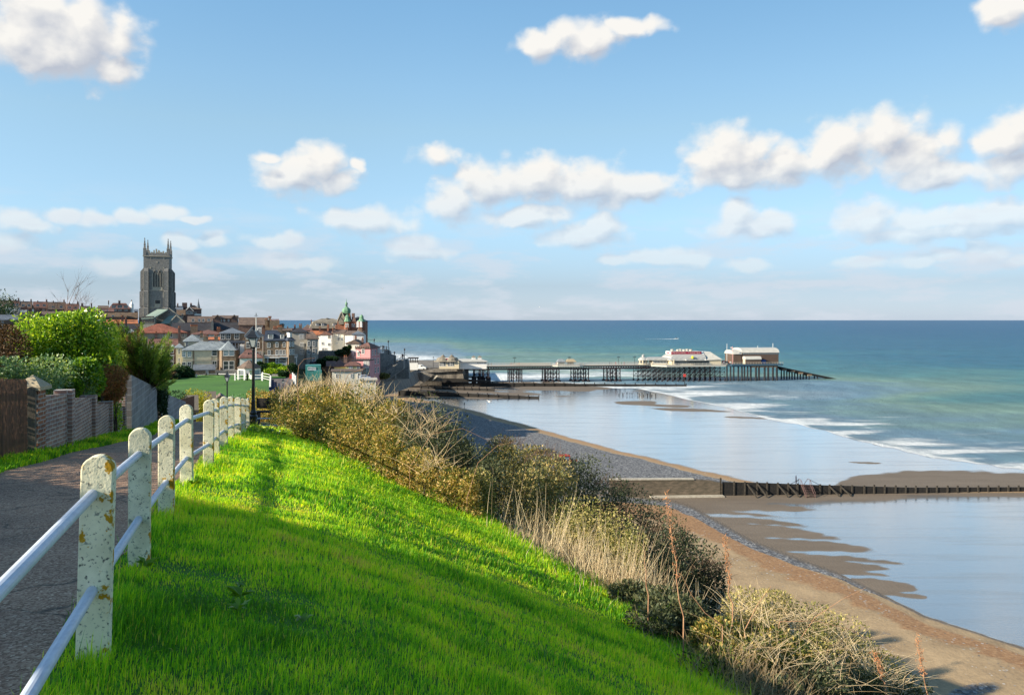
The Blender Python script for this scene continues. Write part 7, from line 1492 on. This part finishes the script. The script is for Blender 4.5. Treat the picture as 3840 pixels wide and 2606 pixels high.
M['teal'] = surf('teal_painted_panel', (.06, .28, .25), (.04, .22, .2), 1, .4, spec=.6)
tk = house(K5, 205, 465, 1262, 1172, 1171, 205, 5, 'teal', None, 'teal glass sided shelter among the hedges', 'shelter', roof='flat', name='glass_shelter', wins=[(252, 1205, 310, 1245, dict(cols=3, pane='glassp')), (320, 1215, 375, 1245, dict(cols=3, pane='glassp'))])
house(K5, 350, 480, 1330, 1262, 1261, 198, 2, 'teal', None, 'second teal panel sloping down beside the glass shelter', 'shelter', roof='flat', name='glass_shelter', found=1)
# --- retaining walls under the town, promenade
def slab(name, label, K, pts, Y, th_, mat, cat='wall', top_=None, dep=0):
    q = [P(K[0] + x / K[2], K[1] + y / K[2], Y + (dep * i)) for i, (x, y) in enumerate(pts)]; b = q[0].copy(); t = empty(name, b, label=label, cat=cat)
    o = MB().prism([(v_.x - b.x, v_.z - b.z) for v_ in q], 'y', 0, th_).build('wall', M[mat], t); return t
slab('retaining_wall', 'long dark stone retaining wall below the white houses', K5, [(410, 1060), (1000, 1060), (990, 1000), (960, 930), (880, 920), (700, 925), (430, 925)], 247, 2, 'flint')
slab('retaining_wall', 'dark flint wall under the dark shrubs left of the pink house', K5, [(420, 1330), (1000, 1330), (1000, 1062), (420, 1058)], 243, 2, 'brick_brown')
slab('sea_front_wall', 'tall dark flint retaining wall right of the pink house', K5, [(1430, 1400), (1720, 1400), (1720, 1010), (1640, 990), (1625, 935), (1560, 905), (1430, 900)], 262, 3, 'flint')
slab('sea_front_wall', 'dark flint bastion with a railing above the promenade', K5, [(1680, 1400), (1960, 1400), (1945, 1150), (1925, 1065), (1830, 1068), (1790, 1090), (1700, 1140)], 268, 3, 'flint')
stp = empty('cliff_stairs', P(1100 + 1590 / 4.506, 1110 + 1260 / 4.506, 257), label='long stone stair climbing the face of the dark sea front wall', cat='stairs')
mb = MB(); a = P(1100 + 1580 / 4.506, 1110 + 1260 / 4.506, 257); b = P(1100 + 1850 / 4.506, 1110 + 1075 / 4.506, 263)
for i in range(22): q = a.lerp(b, i / 21) - stp.location; mb.box(q.x - .4, q.x + .4, q.y - 1.5, q.y + 2.5, q.z - 3, q.z)
mb.build('flight', M['flint'], stp); railing('railing', [a - stp.location - Vector((0, 1.4, 0)), b - stp.location - Vector((0, 1.4, 0))], 1.2, 1.1, M['iron'], stp, .1)
def rail_at(name, label, K, p0, p1, Y, h, step=1.0, mat='iron', w=.09):
    a = P(K[0] + p0[0] / K[2], K[1] + p0[1] / K[2], Y); b = P(K[0] + p1[0] / K[2], K[1] + p1[1] / K[2], Y); t = empty(name, a, label=label, cat='railing')
    railing('railing_bars', [Vector((0, 0, -.3)), b - a - Vector((0, 0, .3))], step, h + .3, M[mat], t, w); return t
rail_at('railing', 'iron railing along the top of the tall flint wall', K5, (1465, 905), (1625, 940), 262, 1.3)
rail_at('railing', 'iron railing along the top of the bastion', K5, (1760, 1075), (1922, 1065), 268, 1.3)
for i, (x, y, c, lab) in enumerate(((1500, 920, (.05, .05, .06), 'person at the railing on the tall flint wall, leftmost'), (1520, 922, (.1, .08, .08), 'person beside the leftmost figure on the flint wall'), (1562, 925, (.04, .05, .09), 'person standing on the flint wall near its right end'), (1832, 1062, (.35, .06, .06), 'person in a red top on the bastion above the promenade'), (1845, 1062, (.05, .05, .08), 'person in dark clothes beside the red topped figure on the bastion'),
                                 (1518, 1392, (.06, .06, .08), 'walker in dark clothes on the lower promenade, left'), (1568, 1388, (.25, .22, .2), 'walker in a pale jacket on the lower promenade'), (1632, 1380, (.03, .03, .04), 'walker in black near the bins on the promenade'))):
    Yp_ = 262 if i < 3 else 268 if i < 5 else 250; q = P(1100 + x / 4.506, 1110 + y / 4.506, Yp_); person(q + Vector((0, 1.2 if i < 5 else 0, 0)), lab, c, i, 'people by the sea front')
def post_lamp(K, x, y0, y1, Y, label, arm=False):
    a = P(K[0] + x / K[2], K[1] + y1 / K[2], Y); h = (y1 - y0) / K[2] * Y / F; t = empty('street_lamp', a, label=label, cat='street lamp', group='lamp posts along the promenade')
    MB().tube((0, 0, -1), (0, 0, h - .4), .12, .08, 8).build('pole', M['iron'], t); MB().lathe([(.1, h - .4), (.28, h - .1), (.24, h + .2), (.03, h + .5)], 8).build('lantern', M['iron'], t)
    if arm: MB().bar((0, 0, h), (-2.6, 0, h + .2), .09).build('arm', M['iron'], t)
post_lamp(K5, 1365, 745, 880, 256, 'tall curved arm lamp post rising behind the pink house', True)
post_lamp(K5, 1605, 770, 940, 262, 'tall lamp post at the right end of the flint wall'); post_lamp(K5, 1708, 960, 1080, 262, 'lamp post halfway down the cliff stairs'); post_lamp(K5, 1880, 905, 1065, 268, 'lamp post on the bastion beside the red topped figure'); post_lamp(KP, 740, -40, 85, 445, 'lamp post on the promenade between the van and the pier entrance')
post_lamp(K5, 198, 830, 1060, 225, 'white topped lamp in front of the grey guest house, left'); post_lamp(K5, 298, 875, 1075, 222, 'lamp in front of the grey guest house, right')
# promenade deck: curved sea wall from under the town to the pier foot
PR = [((1270, 1490, 205), (1320, 1408, 258)), ((1400, 1442, 250), (1430, 1407, 264)), ((1480, 1427, 300), (1500, 1403, 305)), ((1540, 1413, 370), (1540, 1396, 385)), ((1566, 1399, 430), (1566, 1383, 450)), ((1640, 1385, 436), (1640, 1374, 470)), ((1735, 1376, 440), (1735, 1366, 480)), ((1738, 1372, 480), (1738, 1364, 520))]
V = []; Fs = []; n = len(PR); M['seawall'] = surf('sea_wall_concrete', (.30, .27, .23), (.11, .10, .09), .35, .9, .4, .05, stretch=(1.5, 1.5, .25), amt=.8)
for fq_, bq_ in PR:
    q = P(*fq_); r_ = P(*bq_); V += [tuple(q), tuple(r_), (q.x + 1.5, q.y - 1.5, max(q.z - 4, SEA - .5))]
for i in range(n - 1): a = 3 * i; Fs += [(a, a + 3, a + 4, a + 1), (a + 2, a + 5, a + 3, a)]
pr = MB().add(V, Fs).build('promenade', M['seawall'], fix=False); tag(pr, None, kind='structure')
V = [(-85, 445), (-52, 445), (-30, 452), (-25, 460), (-30, 530), (-120, 540)]; MB().prism(V, 'z', SEA - .5, -26.9).build('promenade_terrace', M['seawall'])['kind'] = 'structure'
slab('parapet_wall', 'pale concrete parapet curving round the foot of the pier', KP, [(620, 200), (1205, 172), (1195, 95), (1100, 105), (1000, 110), (820, 125), (750, 150), (610, 168)], 432, 1.2, 'seawall')
slab('bastion_wall', 'grey stone bastion wall supporting the pier entrance', KP, [(500, 330), (800, 340), (1220, 310), (1205, 174), (1000, 183), (800, 200), (640, 210), (500, 240)], 433.5, 6, 'seawall')
slab('ramp_wall', 'sloping stone ramp wall going down to the beach', KP, [(130, 420), (500, 400), (640, 330), (740, 235), (590, 195), (490, 195), (490, 240), (330, 260), (130, 330)], 427, 4, 'seawall')
slab('groyne_shed', 'dark tarred timber structure at the foot of the bastion', KP, [(880, 360), (1220, 345), (1640, 350), (1640, 330), (1220, 300), (900, 290)], 429, 2, 'darkwood')
slab('promenade_parapet', 'low brown stone parapet along the lower promenade', KP, [(0, 330), (140, 325), (330, 290), (490, 262), (480, 205), (330, 235), (150, 262), (0, 285)], 420, 2, 'flint')
rm = KP
a_ = P(KP[0] + 730 / KP[2], KP[1] + 322 / KP[2], 426); b_ = P(KP[0] + 805 / KP[2], KP[1] + 245 / KP[2], 426); tag(MB().bar((0, 0, 0), b_ - a_, .4, .9).build('slipway_rail', M['stone'], None, a_), 'pale sloping handrail wall of the beach steps below the bastion', 'handrail')
# van
vq = P(KP[0] + 520 / KP[2], KP[1] + 152 / KP[2], 440); vn = empty('van', vq, math.radians(-3), label='white delivery van parked on the promenade facing the pier', cat='van'); kv = 440 / F / KP[2]; vl = 215 * kv
MB().prism([(-vl/2, .45), (vl/2 - .1, .45), (vl/2, 1.1), (vl/2 - .35, 1.5), (vl/2 - 1.3, 1.75), (vl/2 - 2.2, 2.75), (-vl/2 + .1, 2.8)], 'y', -1.1, 1.1).build('body', M['white'], vn)
MB().prism([(vl/2 - 2.9, 1.75), (vl/2 - 1.45, 1.75), (vl/2 - 2.2, 2.5), (vl/2 - 2.9, 2.5)], 'y', -1.13, -1.103).build('side_window', M['glass'], vn); MB().box(-vl/2 + .5, -.6, -1.13, -1.103, 1.7, 2.5).build('side_window', M['slate'], vn)
for x in (-vl/2 + 1.3, vl/2 - 1.2):
    for y in (-1.12, .9): MB().tube((x, y, .42), (x, y + .22, .42), .42, .42, 16).build('wheel', M['iron'], vn)
# cars
def car(q, rz, col, label, s=.62):
    c = empty('parked_car', q, rz, label=label, cat='car', group='cars parked in the town'); c.scale = (s, s, s)
    MB().prism([(-2.1, .3), (2.1, .3), (2.15, .75), (1.3, .95), (.6, 1.4), (-1.2, 1.42), (-1.9, 1.0), (-2.15, .9)], 'y', -.85, .85).build('body', col, c)
    MB().prism([(-1.5, .95), (1.05, .95), (.5, 1.33), (-1.15, 1.35)], 'y', -.87, -.853).build('side_window', M['glass'], c)
    for x in (-1.3, 1.3):
        for y in (-.86, .68): MB().tube((x, y, .32), (x, y + .18, .32), .32, .32, 14).build('wheel', M['iron'], c)
q = P(1100 + 1205 / 4.506, 1110 + 1400 / 4.506, 186); car(q, .2, M['rail'], 'silver blue car parked at the right end of the cream hut'); q = P(1100 + 335 / 4.506, 1110 + 1155 / 4.506, 228); car(q, 1.4, surf('dark_car_paint', (.02, .03, .05), None, 2, .3), 'dark car parked in front of the grey guest house')
q = P(400 + 1440 / 4.648, 1150 + 1262 / 4.648, 205); car(q, .1, surf('navy_car_paint', (.02, .025, .04), None, 2, .3), 'dark car half hidden by the hedge left of the villa')
# pier entrance building with domes, white hall
pe = empty('pier_entrance', P(1450 + 575 / 2.582, 1250 + 325 / 2.582, 418), label='domed pier entrance pavilion with a maroon name board', cat='pavilion'); ke = 418 / F / 2.582; ex = lambda x: (x - 575) * ke; ez = lambda y: (325 - y) * ke
MB().box(ex(508), ex(700), 0, 10, -1, ez(272)).build('wall', M['cream'], pe)
for x in (520, 532, 546, 560, 600, 612, 628, 642): window(pe, ex(x), .5, .9, 2.4, style=1)
for c in (540, 625):
    MB().lathe([(5.0, ez(275)), (4.6, ez(266)), (3.6, ez(262)), (3.4, ez(250)), (2.7, ez(238)), (1.3, ez(230)), (1.0, ez(228)), (1.1, ez(222)), (.6, ez(218)), (.1, ez(208))], 12, (ex(c), 3.5, 0)).build('dome', M['slate_m'], pe)
MB().box(ex(566), ex(600), .9, 1.2, ez(262), ez(238)).build('name_board', M['white'], pe); MB().box(ex(570), ex(596), .85, .896, ez(256), ez(244)).build('board_panel', M['signred'], pe)
hl = empty('pier_hall', P(1450 + 830 / 2.582, 1250 + 327 / 2.582, 428), .12, label='long low white hall with two roof cupolas at the start of the pier', cat='hall'); ke = 428 / F / 2.582; ex = lambda x: (x - 830) * ke; ez = lambda y: (327 - y) * ke
MB().box(ex(655), ex(968), 0, 9, -1, ez(275)).build('wall', M['render_w'], hl)
for x in (880, 895, 910, 925, 945, 958): MB().box(ex(x - 4), ex(x + 4), -.06, -.004, ez(290), ez(284)).build('vent_slot', M['slate'], hl)
roof_mb('hip', ex(655), ex(968), 0, 9, ez(272), ez(250), .9, 4).build('roof', M['zinc'], hl)
for x in (848, 907):
    c = MB().box(ex(x) - 1, ex(x) + 1, 3.5, 5.5, ez(256), ez(236)).build('cupola', M['white'], hl); MB().lathe([(1.7, ez(237)), (.9, ez(228)), (.1, ez(218))], 4, (ex(x), 4.5, 0), rot=math.pi / 4).build('cupola_roof', M['slate_m'], c)
sh_ = empty('seafront_shelter', P(1100 + 2020 / 4.506, 1110 + 1165 / 4.506, 330), label='flat roofed seafront shelter beyond the bastion', cat='shelter'); ks_ = 330 / F / 4.506
MB().box(-85 * ks_, 85 * ks_, 0, 3, 2.6, 3.1).build('roof', M['slate_d'], sh_)
for x in (-80, -40, 0, 40, 80): MB().box(x * ks_ - .15, x * ks_ + .15, .2, .5, -1, 2.6).build('post', M['slate_d'], sh_)
MB().box(-85 * ks_, 88 * ks_, -1, -.5, -2.0, .9).build('low_wall', M['white'], sh_)
# --- white shelter on the green with brown roof
sb = empty('octagonal_shelter', P(850 + 328 / 3.873, 1150 + 1058 / 3.873, 198), math.radians(18), label='white octagonal shelter with a brown tiled roof on the village green', cat='shelter'); ks_ = 198 / F / 3.873
R_ = 165 * ks_; zE = 168 * ks_; zR = 283 * ks_
MB().lathe([(R_ * 1.12, zE), (R_ * 1.10, zE + .15), (.3, zR)], 8, rot=.39).build('roof', M['tile_brown'], sb); MB().lathe([(R_ * 1.02, zE - .45), (R_ * 1.02, zE - .01)], 8, rot=.39).build('eaves_board', M['white'], sb)
for k in range(8): a = .39 + k * math.pi / 4; MB().box(-.22, .22, -.22, .22, -.3, zE - .46).build('post', M['white'], sb, (R_ * .93 * math.cos(a), R_ * .93 * math.sin(a), 0), a)
MB().box(-.1, .1, -R_ * .8, R_ * .8, 0, zE - .5).build('partition', M['white'], sb, (.5, 0, 0), .2)
for k in (6, 7): 
    a = .39 + (k + .5) * math.pi / 4; o = MB().box(-1.3, 1.3, -.06, .06, 0, zE - .46).build('panel', M['white'], sb, (R_ * .87 * math.cos(a), R_ * .87 * math.sin(a), 0), a + math.pi / 2)
    MB().prism([(-.75, .9), (.75, .9), (.75, 2.3), (.5, 2.85), (0, 3.05), (-.5, 2.85), (-.75, 2.3)], 'y', .061, .09).build('arched_pane', M['glassp'], o); MB().prism([(-.75, .9), (.75, .9), (.75, 2.3), (.5, 2.85), (0, 3.05), (-.5, 2.85), (-.75, 2.3)], 'y', -.09, -.061).build('arched_pane', M['glassp'], o)
house(K4, 190, 520, 1000, 742, 628, 213, 9, 'render_w', 'tile_plain', 'white walled building with a red hip roof behind the octagonal shelter', ins=(2, 6))
fq = P(850 + 428 / 3.873, 1150 + 980 / 3.873, 206); fp = empty('flagpole', fq, label='tall white flagpole with a weather vane behind the near lamp', cat='flagpole'); hf = (980 - 160) / 3.873 * 206 / F
MB().tube((0, 0, -1), (0, 0, hf), .12, .09, 10).build('pole', M['white'], fp); MB().bar((-.5, 0, hf + .5), (.5, 0, hf + .5), .09).bar((0, 0, hf), (0, 0, hf + 1.3), .07).lathe([(.05, hf + .6), (.16, hf + .8), (.05, hf + 1.0)], 8).build('weather_vane', M['iron'], fp)
# white post and rail fences round the green, benches
def wfence(label, pts, Yv, n, K=K4, h=1.0, tall=0):
    q = [P(K[0] + x / K[2], K[1] + y / K[2], yy) for (x, y), yy in zip(pts, Yv)]; t = empty('post_and_rail_fence', q[0], label=label, cat='fence', group='white fences round the green')
    for a, b in zip(q[:-1], q[1:]):
        for i in range(n + 1): c = a.lerp(b, i / n) - q[0]; MB().box(-.14, .14, -.14, .14, -.5, h + .15).build('post', M['white'], t, c)
        mb = MB(); 
        for z in ((.35, .85) if not tall else (.3, .6, .95)): mb.bar(a - q[0] + Vector((0, 0, z * h)), b - q[0] + Vector((0, 0, z * h)), .1)
        mb.build('rail', M['white'], t)
wfence('low white fence in front of the octagonal shelter', [(122, 1068), (298, 1068), (512, 1068)], (194, 194, 194), 1, h=1.5)
wfence('taller white gate like fence to the right of the shelter', [(520, 1068), (640, 1100)], (193, 178), 1, h=1.8, tall=1)
wfence('white fence dropping along the path at the edge of the green', [(640, 1100), (632, 1240)], (178, 150), 4, h=1.8)
wfence('white fence across the back of the green by the villa', [(1560, 1262), (1735, 1238), (1935, 1232), (2240, 1240)], (205, 210, 211, 209), 1, K=K3, h=1.1)
wfence('white fence post pair beyond the blue benches', [(958, 1060), (1000, 1110)], (195, 180), 2, h=1.6)
M['bluebench'] = surf('navy_bench_paint', (.02, .035, .10), (.015, .025, .07))
for i, yy in enumerate((1130, 1165, 1200, 1240)):
    q = P(850 + 678 / 3.873, 1150 + yy / 3.873, 168 - i * 7); b = empty('bench', q, -.2, label=['farthest navy bench facing the lower path', 'second farthest navy bench beside the lower path', 'second nearest navy bench beside the lower path', 'nearest navy bench on the lower path by the white fence'][i], cat='bench', group='navy benches along the lower path')
    MB().box(-.35, .35, -.9, .9, .42, .5).build('seat', M['bluebench'], b); MB().box(-.42, -.35, -.9, .9, .5, 1.0).build('backrest', M['bluebench'], b)
    for y in (-.8, .72): MB().box(-.35, .35, y, y + .08, -.3, .42).build('leg', M['bluebench'], b)
lp_ = [P(850 + x / 3.873, 1150 + y / 3.873, yy) for x, y, yy in ((655, 1300, 140), (880, 1300, 140), (960, 1090, 185), (940, 1030, 205), (655, 1030, 205), (655, 1100, 180))]
MB().add([tuple(q) for q in lp_], [tuple(range(6))]).build('lower_path', surf('pinkish_tarmac', (.20, .16, .145), (.16, .13, .12), .5, .9))['kind'] = 'structure'
slab('stone_wall', 'low grey stone wall at the far end of the lower path', K4, [(655, 1040), (1000, 1040), (1000, 925), (870, 975), (790, 985), (655, 980)], 207, 1, 'flint')
# hedges and shrubs in the town
def SB(K, x, y, rx, ry, Y): c = P(K[0] + x / K[2], K[1] + y / K[2], Y); return (c.x, c.y, c.z, rx / K[2] * Y / F, rx / K[2] * Y / F * .7, ry / K[2] * Y / F)
TS = [(K3, 'rounded dark hedge left of the villa wall', [(1330, 1160, 150, 120, 203), (1200, 1200, 100, 80, 203), (1430, 1180, 90, 80, 204)], 'darkleaf', .6), (K3, 'dark hedge below the brick bay range', [(1010, 1130, 120, 90, 200), (1080, 1200, 140, 70, 200)], 'darkleaf', .5), (K3, 'dark clipped hedge along the back of the green', [(950, 1210, 110, 70, 196), (1120, 1230, 130, 50, 198)], 'darkleaf', .3),
 (K4, 'green shrubs in front of the guest house balcony', [(560, 880, 70, 50, 212), (660, 870, 80, 50, 212), (760, 885, 80, 50, 212)], 'laurel', .15), (K4, 'bright green rounded shrubs above the stone wall', [(600, 940, 70, 40, 209), (700, 950, 70, 40, 209), (900, 920, 110, 50, 210), (800, 930, 70, 45, 210)], 'laurel', .5), (K4, 'dark tree crowns above the wall at the end of the lower path', [(830, 985, 60, 40, 206), (960, 900, 60, 60, 206)], 'darkleaf', .5),
 (K5, 'dark shrubs on the slope beside the cream cottage', [(900, 930, 70, 70, 246), (800, 960, 90, 40, 245), (950, 870, 30, 40, 246)], 'darkleaf', .5), (K4, 'dark shrubs beside the flagpole base', [(480, 860, 50, 50, 211), (520, 910, 50, 50, 209)], 'darkleaf', .5), (K5, 'low dark bushes at the foot of the dark retaining wall', [(480, 1130, 90, 60, 235), (620, 1060, 120, 30, 240)], 'darkleaf', .4), (K5, 'brown scrub on the bank below the sea front wall', [(1500, 1350, 120, 40, 248), (1420, 1300, 40, 60, 250)], 'buck', .3)]
for i, (K, lab, bl, mt, tc) in enumerate(TS): shrub('hedge' if 'hedge' in lab else 'shrubbery', lab, 'hedge' if 'hedge' in lab else 'shrubs', [SB(K, *b) for b in bl], 5200, .42, M[mt], 300 + i, stems=3, fill=False, tcen=tc, lump=.2, aspect=.6, lf=.5)
# garden sheds below the green
for i, (x0, x1, y0, y1, Yd, lab, ro) in enumerate(((467, 486, 912, 891, 60, 'grey slatted shed roof beyond the fence posts', 'gable'), (489, 511, 912, 897, 66, 'small brown summerhouse with a pointed roof', 'front'), (512, 548, 912, 898, 70, 'low brick garden building with a flat felt roof', 'flat'), (425, 445, 935, 905, 48, 'grey sloping shed roof behind the plank fence', 'lean'))):
    house((0, 0, 1), D(x0), D(x1), D(y0 + 22), D(y0 - 4), D(y1), Yd, 2.5, 'oldwood' if i != 2 else 'brick_red', 'oldwood' if i in (0, 3) else 'tile_brown', lab, 'shed', roof=ro, name='garden_shed', over=.15)
tag(MB().box(-.35, .35, -.3, .3, 0, 1.1).build('litter_bin', M['red'], None, P(850 + 938 / 3.873, 1150 + 1045 / 3.873, 200)), 'small red bin standing at the end of the lower path', 'bin')
